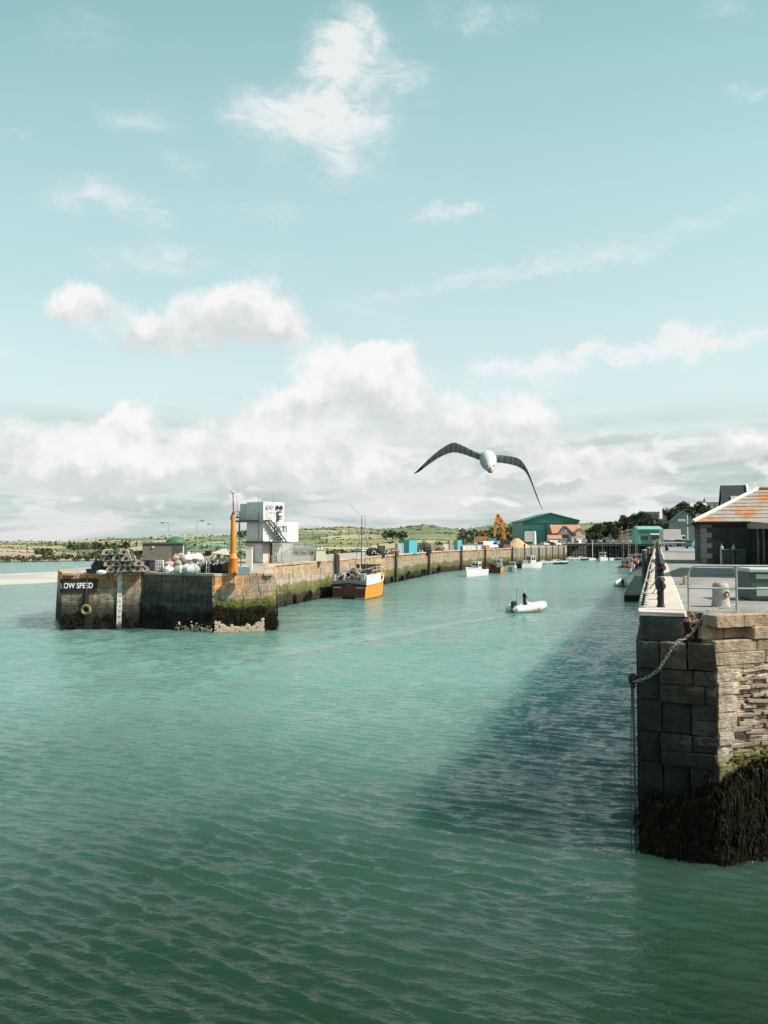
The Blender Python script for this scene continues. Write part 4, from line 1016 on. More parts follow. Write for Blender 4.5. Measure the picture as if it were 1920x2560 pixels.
# weed hanging on the pier's inner facet and pale barnacle crust at its foot
dCD = (D - C).normalized(); nCD = Vector((dCD.y, -dCD.x, 0)); LCD = (D - C).length
dBC = (C - B).normalized(); nBC = Vector((dBC.y, -dBC.x, 0)); LBC = (C - B).length
mb = MB(); fronds(mb, C, dCD, nCD, 0, LCD, lambda s: 1.95 + .15 * math.sin(s * 2.1), 1300, .3, .9, random.Random(12), .06, .14)
fronds(mb, D, (E1 - D).normalized(), Vector((.99, .1, 0)), 0, 2, lambda s: 1.9, 140, .3, .8, random.Random(13), .06, .14)
fronds(mb, A, dAB, nAB, 0, (B - A).length, lambda s: 1.15 + .2 * math.sin(s * 1.7), 500, .3, .7, random.Random(14), .05, .10)
fronds(mb, B, dBC, nBC, 0, LBC, lambda s: 1.3 + .4 * math.sin(s * 1.3), 320, .3, .8, random.Random(15), .05, .10)
mb.build('seaweed', WEED, pier, kind='stuff')
mb = MB(); rr = random.Random(31)
for k in range(620):
    s = rr.uniform(.2, 4.1); top = .34 + .45 * max(0, math.sin(s * 1.9 + .6)) ** 2 + .25 * max(0, math.sin(s * 5.1)) ** 3; z = rr.uniform(-.05, 1) * top
    p = C + dCD * s + nCD * (.17 - BATTER * z); mb.ball((p.x, p.y, max(-.05, z)), rr.uniform(.04, .10), 5, 3, jit=.25)
for k in range(120):
    s = rr.uniform(3.6, LBC); z = abs(rr.gauss(0, .28)); p = B + dBC * s + nBC * .10; mb.ball((p.x, p.y, z), rr.uniform(.04, .09), 5, 3, jit=.25)
mb.build('barnacles', mat('barnacle_crust', (.62, .50, .39), .95, .25, 8, .6, 20), pier, kind='stuff')
mb = MB()
for k in range(45):
    s = rr.uniform(0, LCD); p = C + dCD * s + nCD * (.05 - BATTER * 2.3)
    mb.ball((p.x, p.y, 2.2 + .08 * math.sin(s * 2) + rr.gauss(0, .16)), rr.uniform(.04, .08), 5, 3, sz=.55, jit=.2)
mb.build('algae', ALG, pier, kind='stuff')

# lobster pots
POTM = [mat('pot_net_' + n, c, .95, .4, 9, .8, 40) for n, c in (('tan', (.42, .33, .25)), ('green', (.20, .26, .21)), ('dark', (.03, .034, .036)))]
def make_pot(k, label):
    t = thing('lobster_pot', label, 'lobster pot', (0, 0, 0), 0, 'lobster pots stacked on the pier end')
    arc = [(.26 * math.cos(a), .08 + .34 * math.sin(a)) for a in [math.pi * i / 8 for i in range(9)]]
    mb = MB(); mb.extr([(.26, .05)] + arc + [(-.26, .05)], 'x', -.40, .40); mb.build('netting', POTM[k], t)
    mb = MB()
    for x in (-.41, 0, .41): mb.tube([(x, p[0] * 1.06, p[1] * 1.03) for p in arc], .022, 5)
    for p in (arc[0], arc[4], arc[8], arc[2], arc[6]): mb.cyl((-.42, p[0] * 1.05, p[1] * 1.03), (.42, p[0] * 1.05, p[1] * 1.03), .02, n=5)
    mb.build('frame', BLACK if k != 0 else ROPE, t)
    mb = MB(); mb.box(0, 0, .03, .88, .58, .06); mb.build('base', DARK, t)
    mb = MB(); mb.cyl((-.425, 0, .24), (-.415, 0, .24), .10, n=10); mb.cyl((.05, -.275, .20), (.1, -.25, .24), .09, n=10); mb.build('entrance', BLACK, t)
    return t
proto = None; k = 0; rr = random.Random(17)
rowname = ['bottom', 'second', 'third', 'top']
cols_ = [(262, 2), (288, 3), (316, 3), (341, 2)]
protos = {}
for row in range(4):
    for ci, px in enumerate((243, 268, 293, 318, 342)):
        for dd in (0, 1):
            hmax = (2, 4, 4, 4, 2)[ci] - dd * 0
            if row >= hmax: continue
            mk = 2 if ci == 0 else (1 if (row + ci * 2 + dd) % 3 == 1 else 0)
            p = gp(px - row * 4, 1433, PZ) + Vector((0, .7 + dd * .95, .47 * row)) + Vector((rr.uniform(-.08, .08), rr.uniform(-.06, .06), 0))
            lab = '%s lobster pot, %s row, %s column from left%s' % (('tan', 'greenish', 'black')[mk], rowname[row], ('first', 'second', 'third', 'fourth', 'fifth')[ci], ', at back' if dd else '')
            if mk not in protos: protos[mk] = make_pot(mk, lab); o = protos[mk]
            else: o = copy_tree(protos[mk])
            o['label'] = lab; o.location = p; o.scale = (1.0, 1.42, 1.22); o.rotation_euler = (rr.uniform(-.10, .10), rr.uniform(-.08, .08), 1.75 + rr.uniform(-.22, .22))
# black fish boxes, buoy, board and bins round the stack
fbx = thing('fish_box', 'black plastic fish box at the far left of the pier end', 'fish box', gp(226, 1433, PZ) + Vector((0, .5, 0)), .1, 'black fish boxes left of the pots')
mb = MB(); mb._add([(-.42,-.28,0),(.42,-.28,0),(.42,.28,0),(-.42,.28,0),(-.47,-.32,.34),(.47,-.32,.34),(.47,.32,.34),(-.47,.32,.34),(-.43,-.28,.34),(.43,-.28,.34),(.43,.28,.34),(-.43,.28,.34),(-.39,-.25,.05),(.39,-.25,.05),(.39,.25,.05),(-.39,.25,.05)],
    [(3,2,1,0),(0,1,5,4),(1,2,6,5),(2,3,7,6),(3,0,4,7),(4,5,9,8),(5,6,10,9),(6,7,11,10),(7,4,8,11),(8,9,13,12),(9,10,14,13),(10,11,15,14),(11,8,12,15),(12,13,14,15)]); mb.build('box', BLACK, fbx)
mb = MB(); mb.box(-.48, 0, .24, .03, .2, .06); mb.box(.48, 0, .24, .03, .2, .06); mb.build('handle', DGREY, fbx)
for (px, dz, lab) in ((250, 0, 'black fish box on the deck beside the white buoy'), (238, .34, 'black fish box sitting on the two lower boxes'), (254, .68, 'uppermost black fish box leaning on the pots')):
    o = dup(fbx, gp(px, 1433, PZ) + Vector((0, .55, dz)), rr.uniform(-.2, .2), lab)
bu = thing('buoy', 'white oval buoy lying in front of the black fish boxes', 'buoy', gp(252, 1436, PZ) + Vector((0, .1, .15)))
mb = MB(); mb.ball((0, 0, 0), .2, 12, 8, sx=2.1); mb.build('float', WHITE, bu, smooth=True)
mb = MB(); mb.ring((.45, 0, 0), .06, .02, 8, 5, 'y'); mb.build('eye', BLACK, bu)
bd = thing('timber_board', 'pale board lying on the pier deck right of the pots', 'board', gp(345, 1430, PZ) + Vector((0, .3, 0)), .05)
mb = MB(); mb.box(0, 0, .20, 1.7, .35, .07); mb.build('plank', OFFWHITE, bd)
for x in (-.7, .7):
    mb = MB(); mb.box(x, 0, .08, .16, .3, .16); mb.build('block', DARK, bd)
for (px, w, m, lab) in ((357, .72, mat('navy_bin', (.02, .03, .045), .5, .2, 4), 'dark navy bin on the pier right of the lobster pots'), (375, .62, mat('slate_bin', (.05, .075, .085), .5, .2, 4), 'slate blue bin beside the navy bin on the pier')):
    t = thing('storage_bin', lab, 'bin', gp(px, 1429, PZ) + Vector((0, .9, 0)), .12, 'bins on the pier deck')
    mb = MB(); mb.box(0, 0, .45, w, .7, .9, tx=1.05, ty=1.05); mb.build('body', m, t, bevel=.02)
    mb = MB(); mb.box(0, 0, .93, w * 1.1, .8, .07); mb.build('lid', m, t, bevel=.015)
t = thing('caged_tank', 'pale grey caged tank left of the heap of sacks', 'tank', gp(393, 1431, PZ) + Vector((0, .7, 0)), .1)
mb = MB(); mb.box(0, 0, .55, .6, .7, .9); mb.build('tank', OFFWHITE, t, bevel=.05)
mb = MB()
for x in (-.31, -.1, .1, .31): mb.cyl((x, -.37, .05), (x, -.37, 1.05), .018, n=5)
for z in (.1, .4, .7, 1.02): mb.cyl((-.32, -.37, z), (.32, -.37, z), .018, n=5)
mb.build('cage', GREYMET, t); mb = MB(); mb.box(0, 0, .05, .66, .74, .1); mb.build('pallet', DARK, t)
# sacks
SACK = [mat('sack_white', (.80, .80, .78), .85, .1, 5, .5, 9), mat('sack_grey', (.48, .50, .49), .85, .18, 4, .5, 9), mat('sack_tan', (.46, .34, .24), .85, .2, 4, .5, 9)]
def sack(px, py, dy, dz, r, k, lab, sz=.8):
    t = thing('bulk_sack', lab, 'sack', gp(px, py, PZ) + Vector((0, dy, dz)), R(0, 3), 'bulk sacks heaped on the pier')
    mb = MB(); mb.ball((0, 0, r * sz * .8), r, 11, 8, sx=R(.95, 1.3), sy=R(.85, 1.1), sz=sz, jit=.15); mb.build('bag', SACK[k], t, smooth=True)
    mb = MB(); mb.cyl((0, 0, r * sz * 1.75), (.05, .02, r * sz * 2.1), r * .20, r * .32, 8); mb.build('neck', SACK[k], t)
sack(418, 1435, .3, 0, .42, 0, 'small white sack lowest at the left of the heap')
sack(447, 1436, .3, 0, .52, 1, 'grey sack at the front of the heap')
sack(473, 1436, .4, 0, .58, 1, 'large grey sack at the right front of the heap')
sack(416, 1432, .9, .35, .42, 2, 'tan sack above the small white one')
sack(440, 1432, 1.0, .55, .42, 2, 'tan sack in the middle of the heap', .7)
sack(425, 1431, 1.6, .9, .40, 2, 'brown tan sack at the upper left of the heap', .7)
sack(462, 1432, 1.1, .75, .55, 0, 'bright white sack on top in the middle of the heap')
sack(482, 1432, 1.1, .85, .50, 0, 'bright white sack on top at the right of the heap')
sack(436, 1431, 1.9, 1.15, .34, 2, 'peach tan bundle on the very top of the heap', .7)
# hut with flat roof, dome behind it
hp = at(457, 1416, 75); hp.z = PZ
hut = thing('pier_hut', 'grey flat roofed hut with white end wall on the pier', 'hut', hp, math.radians(17))
HUTM = mat('hut_render', (.15, .14, .125), .9, .25, 2, .4, 12); hz = 2.32
mb = MB(); mb.box(-1.95, 1.0, hz / 2, 3.9, 2.0, hz); mb.build('wall', HUTM, hut)
mb = MB(); mb.box(.03, 1.0, hz / 2, .08, 2.02, hz); mb.build('end_wall', WHITE, hut)
mb = MB(); mb.box(-1.9, 1.0, hz + .05, 4.3, 2.3, .12); mb.build('roof', DGREY, hut)
mb = MB(); mb.box(.09, 1.0, 1.0, .06, .9, 1.95); d_ = mb.build('door', WHITE, hut)
mb = MB(); mb.box(.11, 1.0, 1.0, .04, 1.1, 2.1); mb.build('frame', mat('frame_grey', (.45, .43, .41), .6, .1, 3), d_)
mb = MB(); mb.box(-.55, -.02, 1.3, .9, .06, 1.6); mb.build('shutter', mat('hut_shutter', (.07, .07, .065), .8, .2, 3), hut)
mb = MB(); mb.ball((-2.9, -.08, 1.95), .10, 8, 6); mb.build('lamp', WHITE, hut)
dm = thing('green_dome', 'dark green dome rising behind the flat roofed hut', 'dome', Vector((at(440, 1400, 80).x, 80, PZ)))
dzz = at(440, 1341, 80).z - PZ
mb = MB(); mb.cyl((0, 0, 0), (0, 0, dzz - .85), 1.12, n=20); mb.build('drum', GREEN_NET, dm, smooth=True)
mb = MB(); mb.ball((0, 0, dzz - .85), 1.15, 20, 6, sz=.75, half=True); mb.build('cap', mat('dome_green', (.045, .17, .09), .6, .15, 3), dm, smooth=True)
# lamp posts
def lamp(px, ytop, hx, lab, Y=98):
    b = at(px, 1400, Y); b.z = PZ
    t = thing('lamp_post', lab, 'lamp post', b, 0, 'lamp posts on the pier')
    h = at(px, ytop, Y).z - PZ; x = (hx - px) / F * Y
    mb = MB(); mb.cyl((0, 0, 0), (0, 0, h), .06, .04, 8); mb.build('pole', GREYMET, t)
    mb = MB(); mb.tube([(0, 0, h - .02), (x * .5, 0, h + .05), (x, 0, h + .02)], .03, 6); mb.build('arm', GREYMET, t)
    mb = MB(); mb.ball((x, 0, h), .27, 10, 6, sx=1.0, sy=.6, sz=.32); mb.build('lantern', DGREY, t)
lamp(421, 1307, 405, 'grey lamp post behind the hut with its arm to the left')
lamp(492, 1302, 505, 'tallest grey lamp post right of the hut with its arm to the right')
lamp(534, 1310, 521, 'grey lamp post nearest the orange crane post', 112)
# guard rails at the ladder
gr_ = thing('ladder_rail', 'pale tube guard rails at the ladder in the middle of the pier edge', 'guard rail', gp(504, 1436, PZ) + Vector((0, .3, 0)))
for x in (-.36, .36):
    mb = MB(); mb.tube([(x, -.25, 0), (x, -.25, .85), (x, -.18, .98), (x, .1, 1.02), (x, .55, 1.0), (x, .62, .9), (x, .62, 0)], .028, 6); mb.build('hoop', GREYMET, gr_, smooth=True)
    mb = MB(); mb.cyl((x, -.25, .5), (x, .62, .5), .02, n=6); mb.build('rail', GREYMET, gr_)
# heaps of net
def heap(px, py, dy, w, h, m, lab, parts=9, name='net_heap', cat='nets'):
    t = thing(name, lab, cat, gp(px, py, PZ) + Vector((0, dy, 0)), 0)
    mb = MB(); rr = random.Random(px)
    for k in range(parts): mb.ball((rr.uniform(-.5, .5) * w, rr.uniform(-.4, .4) * w, rr.uniform(.0, .55) * h), rr.uniform(.3, .5) * h, 9, 6, sx=1.3, jit=.16)
    mb.build('net', m, t)
    mb = MB()
    for k in range(5): x = rr.uniform(-.5, .5) * w; mb.tube([(x, -.35 * w, rr.uniform(0, .4) * h), (x + rr.uniform(-.3, .3), -.3 * w, h * rr.uniform(.5, .9)), (x + rr.uniform(-.5, .5), .1, h * .95)], .035, 5)
    mb.build('rope', ROPE, t)
    mb = MB()
    for k in range(7): mb.ball((rr.uniform(-.5, .5) * w, -.42 * w, rr.uniform(.1, .8) * h), .07, 6, 4)
    mb.build('float', rr.choice((WHITE, ORANGE, RED)), t)
NETD = mat('black_net', (.018, .022, .026), .95, .5, 9, .8, 30)
heap(512, 1433, 1.2, 1.4, 1.1, NETD, 'black net heap behind the ladder guard rails')
heap(536, 1434, .9, 1.5, .9, NETD, 'blue black net heap left of the orange crane post')
heap(528, 1431, 2.6, 1.7, 1.5, GREEN_NET, 'green net heap at the back of the fishing gear')
heap(556, 1434, .8, 1.1, 1.0, mat('brown_net', (.14, .085, .07), .95, .4, 9, .8, 30), 'reddish brown net heap beside the orange crane post')
for (px, y0, y1, w, m, lab) in ((521, 1378, 1390, .5, BLACK, 'black crate perched on the nets'), (552, 1370, 1392, .8, mat('cream_tarp', (.66, .60, .46), .8, .1, 3), 'cream folded tarpaulin on top of the nets')):
    p = at(px, y1, 66); t = thing('crate' if m is BLACK else 'tarpaulin', lab, 'crate' if m is BLACK else 'tarpaulin', p)
    h = (y1 - y0) / F * 66
    if m is BLACK: mb = MB(); mb.box(0, 0, h / 2, w, .5, h); mb.build('side', m, t); mb = MB(); mb.box(0, 0, h + .02, w + .06, .56, .05); mb.build('rim', DGREY, t)
    else: mb = MB(); mb._add([(-w, -.3, h * .45), (w, -.3, h * .2), (w * .9, .3, h * .25), (-w, .3, h * .4), (w * .5, 0, h)], [(0, 1, 4), (1, 2, 4), (2, 3, 4), (3, 0, 4), (3, 2, 1, 0)]); mb.build('sheet', m, t)
# orange crane post
cb = gp(579, 1435, PZ) + Vector((0, .5, 0))
cp_ = thing('crane_post', 'tall orange crane post with flared foot and slim mast on the pier', 'crane post', cb)
def hz_(y): return at(579, y, cb.y).z - PZ
mb = MB(); mb.loft([[(r * math.cos(2*math.pi*i/16), r * math.sin(2*math.pi*i/16), z) for i in range(16)] for z, r in ((0, .40), (hz_(1399), .37), (hz_(1396), .42), (hz_(1392), .36), (hz_(1384), .25))], closed=True); mb.build('foot', ORANGE, cp_, smooth=True)
mb = MB(); mb.cyl((0, 0, hz_(1385)), (0, 0, hz_(1287)), .25, .17, 14); mb.build('column', ORANGE, cp_, smooth=True)
mb = MB(); mb.cyl((0, 0, hz_(1289)), (0, 0, hz_(1281)), .15, .12, 12); mb.cyl((-.2, 0, hz_(1300)), (-.16, 0, hz_(1289)), .06, n=6); mb.build('head', RUST, cp_)
mb = MB(); mb.cyl((.02, 0, hz_(1283)), (-.04, 0, hz_(1231)), .06, .04, 8); mb.build('mast', RED, cp_)
mb = MB(); mb.ball((-.06, 0, hz_(1230)), .13, 8, 6); mb.tube([(-.06, 0, hz_(1229)), (-.22, 0, hz_(1227)), (-.25, 0, hz_(1222))], .04, 6); mb.build('lamp', OFFWHITE, cp_)
p = at(604, 1433, 63); p.z = PZ
am = thing('aerial_mast', 'thin leaning aerial mast right of the orange crane post', 'mast', p)
tp_ = at(592, 1240, 63) - p
mb = MB(); mb.cyl((0, 0, 0), tp_ * .5, .05, .035, 6); mb.cyl(tp_ * .5, tp_, .03, .012, 6); mb.build('pole', DGREY, am)
for f in (.25, .5, .72):
    mb = MB(); c = tp_ * f; mb.box(c.x - .06, c.y, c.z, .22, .1, .16); mb.build('instrument', BLACK, am)
# container tower
tc = at(658, 1408, 84); tc.z = PZ
tw = thing('container_tower', 'white tower of stacked containers with balcony, stair and round vents', 'building', tc, math.atan2(.77, .63))
CW = mat('container_white', (.83, .83, .82), .5, .07, .8); 
def tz(y): return at(658, y, 84).z - PZ
def container(x0, x1, y0, y1, z0, z1, name='container'):
    mb = MB(); mb.box((x0+x1)/2, (y0+y1)/2, (z0+z1)/2, x1-x0, y1-y0, z1-z0)
    n_ = int((y1-y0)/.3)
    for k in range(n_): mb.box(x0 - .02, y0 + (k + .5)*(y1-y0)/n_, (z0+z1)/2, .05, .14, z1-z0-.3)
    n_ = int((x1-x0)/.3)
    for k in range(n_): mb.box(x0 + (k + .5)*(x1-x0)/n_, y0 - .02, (z0+z1)/2, .14, .05, z1-z0-.3)
    for z in (z0+.08, z1-.08): mb.box((x0+x1)/2, (y0+y1)/2, z, x1-x0+.1, y1-y0+.1, .16)
    for x, y in ((x0, y0), (x1, y0), (x0, y1)): mb.box(x, y, (z0+z1)/2, .17, .17, z1-z0+.01)
    return mb.build(name, CW, tw)
z1, z2, z3 = tz(1355), tz(1300), tz(1254)
container(0, 3.0, 0, 2.7, z2 + .02, z3); container(0, 3.0, 0, 2.7, z1, z2); container(1.75, 5.2, -.12, 2.3, z1 + .01, tz(1304), 'container')
up = kids(tw)
mb = MB(); mb.box(.5, 1.45, z1 / 2 - .02, 1.0, 2.8, z1 - .06); mb.build('base_room', mat('cream_render', (.66, .57, .50), .8, .1, 1.5), tw)
mb = MB(); mb.box(-.04, .75, z1 * .47, .06, 1.1, z1 * .86); dr = mb.build('door', WHITE, tw)
mb = MB(); mb.box(-.09, .35, z1 * .45, .04, .06, .12); mb.build('handle', DGREY, dr)
mb = MB(); mb.box(.7, 1.3, z1 - .0, 2.2, 4.0, .16); mb.build('soffit', DARK, tw)
mb = MB(); mb.box(1.9, 1.0, z1 / 2, .15, 2.0, z1 - .1); mb.box(3.3, .9, z1 / 2, 2.6, 1.8, z1 - .2); mb.build('store_room', OFFWHITE, tw)
mb = MB(); mb.box(1.55, .2, .45, .9, .5, .9); mb.build('meter_box', RUST, tw)
# balcony on the left face
mb = MB(); mb.box(-.35, 2.0, z2 - .10, 1.1, 4.6, .22); mb.build('platform', DGREY, tw)
for (x, y) in ((-.85, 4.2), (-.85, -.2), (.05, 4.2)):
    mb = MB(); mb.cyl((x, y, z1 - .1), (x, y, z2 + 1.0), .07, n=6); mb.build('post', DGREY, tw)
for dz in (.35, .68, 1.0):
    mb = MB(); mb.cyl((-.85, -.2, z2 + dz), (-.85, 4.2, z2 + dz), .035, n=6); mb.cyl((-.85, 4.2, z2 + dz), (.05, 4.2, z2 + dz), .035, n=6); mb.build('railing', GREYMET, tw)
mb = MB(); mb.box(.1, 3.5, z2 + 1.0, .1, 1.3, 1.9); mb.build('screen', mat('screen_glass', (.55, .62, .62), .2, .08, 2), tw)
# stair zig-zag across the sunlit face
for (xa, za, xb, zb) in ((.1, z2, 2.5, z1 + .1), (.6, z2, 3.0, z1 + .1)):
    mb = MB(); mb.cyl((xa, -.55, za), (xb, -.55, zb), .075, n=6); mb.build('stringer', DGREY, tw)
for k in range(8):
    mb = MB(); t_ = k / 8; mb.box(.35 + 2.4 * t_, -.55, z2 + (z1 + .1 - z2) * t_, .4, .8, .06); mb.build('step', DGREY, tw)
mb = MB(); mb.box(1.3, -.6, z1 + .02, 2.9, 1.1, .10); mb.build('landing', DGREY, tw)
mb = MB(); mb.cyl((1.25, -.85, 0), (1.25, -.85, z2 + .9), .06, n=6); mb.cyl((.1, -.85, z2 + .8), (1.3, -.85, z2 + .8), .04, n=6); mb.build('post', DGREY, tw)
for k, x in enumerate((.55, 1.15, 2.0, 2.6)):
    mb = MB(); zc = z3 - .62; mb.ring((x, -.1, zc), .22, .05, 14, 6, 'y'); v_ = mb.build('vent', GREYMET if k < 2 else DGREY, tw)
    mb = MB(); mb.cyl((x, -.11, zc), (x, -.03, zc), .21, n=14); mb.build('fan', BLACK if k > 1 else mat('vent_grey', (.45, .45, .45), .5, .1, 3), v_)
mb = MB(); mb.box(.85, -.07, z2 + .75, .8, .05, 1.1); mb.build('door', mat('tower_door', (.62, .60, .58), .6, .08, 2), tw)
for (x, z) in ((2.2, z2 + .95), (2.25, z2 + .45), (2.15, z2 + .15)):
    mb = MB(); mb.box(x, -.25, z, .45, .3, .2); mb.build('floodlight', DGREY, tw)
text_mesh('KTI', 1.05, mat('container_lettering', (.12, .13, .14), .6, .1, 4), .01, 'lettering', tw, Matrix(((1, 0, 0, 2.05), (0, 0, -1, -.235), (0, 1, 0, z1 + 1.15), (0, 0, 0, 1))), width=1.35, bold=.012)
mb = MB()
for x, h in ((.3, .8), (2.6, 1.2), (1.2, .4)): mb.cyl((x, 1.2, z3), (x, 1.2, z3 + h), .03, n=5)
mb.build('aerial', GREYMET, tw)
# mesh security fence in front of the tower
fa, fb = at(682, 1405, 81), at(786, 1403, 93); fa.z = fb.z = PZ; fv = fb - fa; fl = fv.length; fv.normalize()
fe = thing('mesh_fence', 'tall grey weldmesh fence around the foot of the container tower', 'fence', fa)
fh = at(700, 1357, 82).z - PZ; MESH = mat('weldmesh', (.56, .57, .56), .5, .1, 5, metal=.3)
for k in range(6):
    mb = MB(); c = fv * (fl * k / 5); mb.cyl(c, c + Vector((0, 0, fh)), .05, n=6); mb.build('post', GREYMET, fe)
for k in range(5):
    mb = MB(); a, b = fv * (fl * k / 5 + .05), fv * (fl * (k + 1) / 5 - .05); n_ = int((b - a).length / .13)
    for i in range(n_ + 1): p = a.lerp(b, i / n_); mb.cyl(p + Vector((0, 0, .05)), p + Vector((0, 0, fh - .05)), .016, n=4)
    for z in (.1, .5, .9, 1.3, 1.7, fh - .1): mb.cyl(a + Vector((0, 0, z)), b + Vector((0, 0, z)), .016, n=4)
    mb.build('mesh_panel', MESH, fe)
cab = thing('cream_cabinet', 'square cream cabinet at the right end of the mesh fence', 'cabinet', at(800, 1403, 92).xy.to_3d() + Vector((0, 0, PZ)), .3)
mb = MB(); mb.box(0, 0, .72, 1.2, 1.0, 1.44); mb.build('body', mat('cream_paint', (.72, .66, .53), .7, .08, 2), cab, bevel=.02)
mb = MB(); mb.box(0, 0, 1.48, 1.36, 1.16, .1); mb.build('lid', OFFWHITE, cab)
mb = MB(); mb.cyl((-.2, 0, 1.5), (-.2, 0, 1.8), .16, .03, 8); mb.cyl((.2, 0, 1.5), (.2, 0, 1.8), .16, .03, 8); mb.build('vent', WHITE, cab)
# white water butt beside the tower's foot
t = thing('white_locker', 'white locker just right of the orange crane post', 'locker', gp(587, 1433, PZ) + Vector((.35, 4.5, 0)))
mb = MB(); mb.box(0, 0, 1.0, .55, .5, 2.0); mb.build('body', mat('locker_cream', (.76, .72, .60), .6, .08, 3), t); mb = MB(); mb.box(0, 0, 2.03, .62, .56, .06); mb.build('lid', WHITE, t)
t = thing('gear_bin', 'blue grey gear bin on the pier edge between the crane post and the tower', 'bin', gp(604, 1436, PZ) + Vector((.1, .5, 0)), .2)
mb = MB(); mb.box(0, 0, .3, .9, .6, .6); mb.build('body', mat('gear_blue', (.22, .32, .36), .5, .15, 4), t, bevel=.02); mb = MB(); mb.box(.05, 0, .63, .5, .5, .08); mb.build('lid', WHITE, t)
# ============================================================ BOATS
HULLW = mat('hull_white', (.82, .82, .80), .35, .06, 2); HULLR = mat('hull_dark_red', (.17, .05, .045), .5, .2, 2, col2=(.10, .03, .03), s2=1.5); HULLO = mat('hull_orange', (.86, .36, .04), .45, .12, 2, col2=(.74, .25, .03), s2=1.2)
DECKG = mat('deck_grey', (.30, .32, .31), .7, .15, 3); HULLB = mat('hull_navy', (.03, .05, .09), .4, .15, 2); HULLG = mat('hull_grey', (.42, .46, .47), .45, .1, 2)
CREAM = mat('boat_cream', (.76, .70, .58), .5, .1, 2); TUBEW = mat('rib_tube', (.78, .79, .78), .5, .08, 3)
def boat(name, label, cat, loc, head, L, B, hs, hb, hull, transom=None, rail=None, deckm=None, group=None, wl=None, flare=.12):
    t = thing(name, label, cat, loc, math.atan2(-head[0], head[1]), group)
    N = 10; sec = []
    for i in range(N + 1):
        u = i / N; b = B / 2 * (.90 + .10 * min(1, u / .35)) * (1 - max(0, (u - .40) / .60) ** 2.1); b = max(b, .015)
        z = hs + (hb - hs) * u ** 1.8; y = u * L; rk = .10 * L * max(0, (u - .6) / .4) ** 2
        sec.append((u, b, z, y, rk))
    mb = MB()
    for sgn in (-1, 1):
        secs = [[(0, y, -.45 + .3 * u * u), (sgn * b * .72, y, -.30), (sgn * b * (1 - flare), y + rk * .2, .08), (sgn * b * (1 - flare * .3), y + rk * .6, z * .6), (sgn * b, y + rk, z)] for u, b, z, y, rk in sec]
        mb.loft(secs, caps=False)
    mb.build('hull', hull, t, smooth=True)
    u, b, z, y, rk = sec[0]
    mb = MB(); mb.face([(-b*.72, -.0, -.30), (b*.72, 0, -.30), (b*(1-flare), 0, .08), (b*(1-flare*.3), 0, z*.6), (b, 0, z), (0, -.03, z + .08), (-b, 0, z), (-b*(1-flare*.3), 0, z*.6), (-b*(1-flare), 0, .08)]); mb.build('transom', transom or hull, t)
    for sgn in (-1, 1):
        mb = MB(); mb.tube([(sgn * b, y + rk, z) for u, b, z, y, rk in sec], .045 + .004 * L, 6); mb.build('gunwale', rail or DARK, t)
    mb = MB(); mb.face([(b * .96, y + rk * .8, min(z, hs + .2) - .32 + .4 * (z - hs)) for u, b, z, y, rk in sec] + [(-b * .96, y + rk * .8, min(z, hs + .2) - .32 + .4 * (z - hs)) for u, b, z, y, rk in sec[::-1]]); mb.build('deck', deckm or DECKG, t)
    if wl:
        for sgn in (-1, 1):
            mb = MB(); P_ = [(sgn * b * (1 - flare) * 1.012, y + rk * .2, .06) for u, b, z, y, rk in sec]; Q_ = [(sgn * b * (1 - flare * .8) * 1.012, y + rk * .3, .22) for u, b, z, y, rk in sec]
            mb.loft([[p, q_] for p, q_ in zip(P_, Q_)], caps=False); mb.build('boot_stripe', wl, t)
    return t
def wheelhouse(t, x, y, z, w, l, h, m=None, roofm=None, nwin=2):
    mb = MB(); mb.box(x, y, z + h / 2, w, l, h, tx=.92, ty=.90); o = mb.build('wheelhouse', m or WHITE, t)
    mb = MB(); mb.box(x, y, z + h + .05, w * 1.06, l * 1.05, .1); mb.build('roof', roofm or m or WHITE, o)
    for sx in (-1, 1):
        for k in range(nwin):
            yy = y + l * ((k + .5) / nwin - .5) * .8; mb = MB(); mb.box(x + sx * w * .475, yy, z + h * .68, .06, l * .62 / nwin, h * .34); mb.build('window', GLASS, o)
    for sy in (-1, 1):
        for k in (-1, 1):
            mb = MB(); mb.box(x + k * w * .22, y + sy * l * .466, z + h * .68, w * .34, .06, h * .34); mb.build('window', GLASS, o)
    return o
def mast(t, x, y, z, h, r=.05, m=None, spread=.0):
    mb = MB(); mb.cyl((x, y, z), (x, y, z + h), r, r * .6, 6)
    if spread: mb.cyl((x - spread, y, z + h * .7), (x + spread, y, z + h * .7), r * .6, n=5)
    mb.build('mast', m or GREYMET, t)
    mb = MB()
    for sx in (-1, 1): mb.cyl((x, y, z + h * .95), (x + sx * .9, y - .6, z), .012, n=4)
    mb.build('stay', DGREY, t)
def wallpt(px):
    """point on the waterline of the inner quay seen at this pixel column"""
    u = (px - 960) / F
    for a, b in ((E0, G0), (G0, G1), (G1, G2)):
        d = b - a; den = d.x - u * d.y
        if abs(den) > 1e-6:
            t = (u * a.y - a.x) / den
            if -.02 <= t <= 1.02: return a + d * t, d.normalized()
    return G2.copy(), (G2 - G1).normalized()
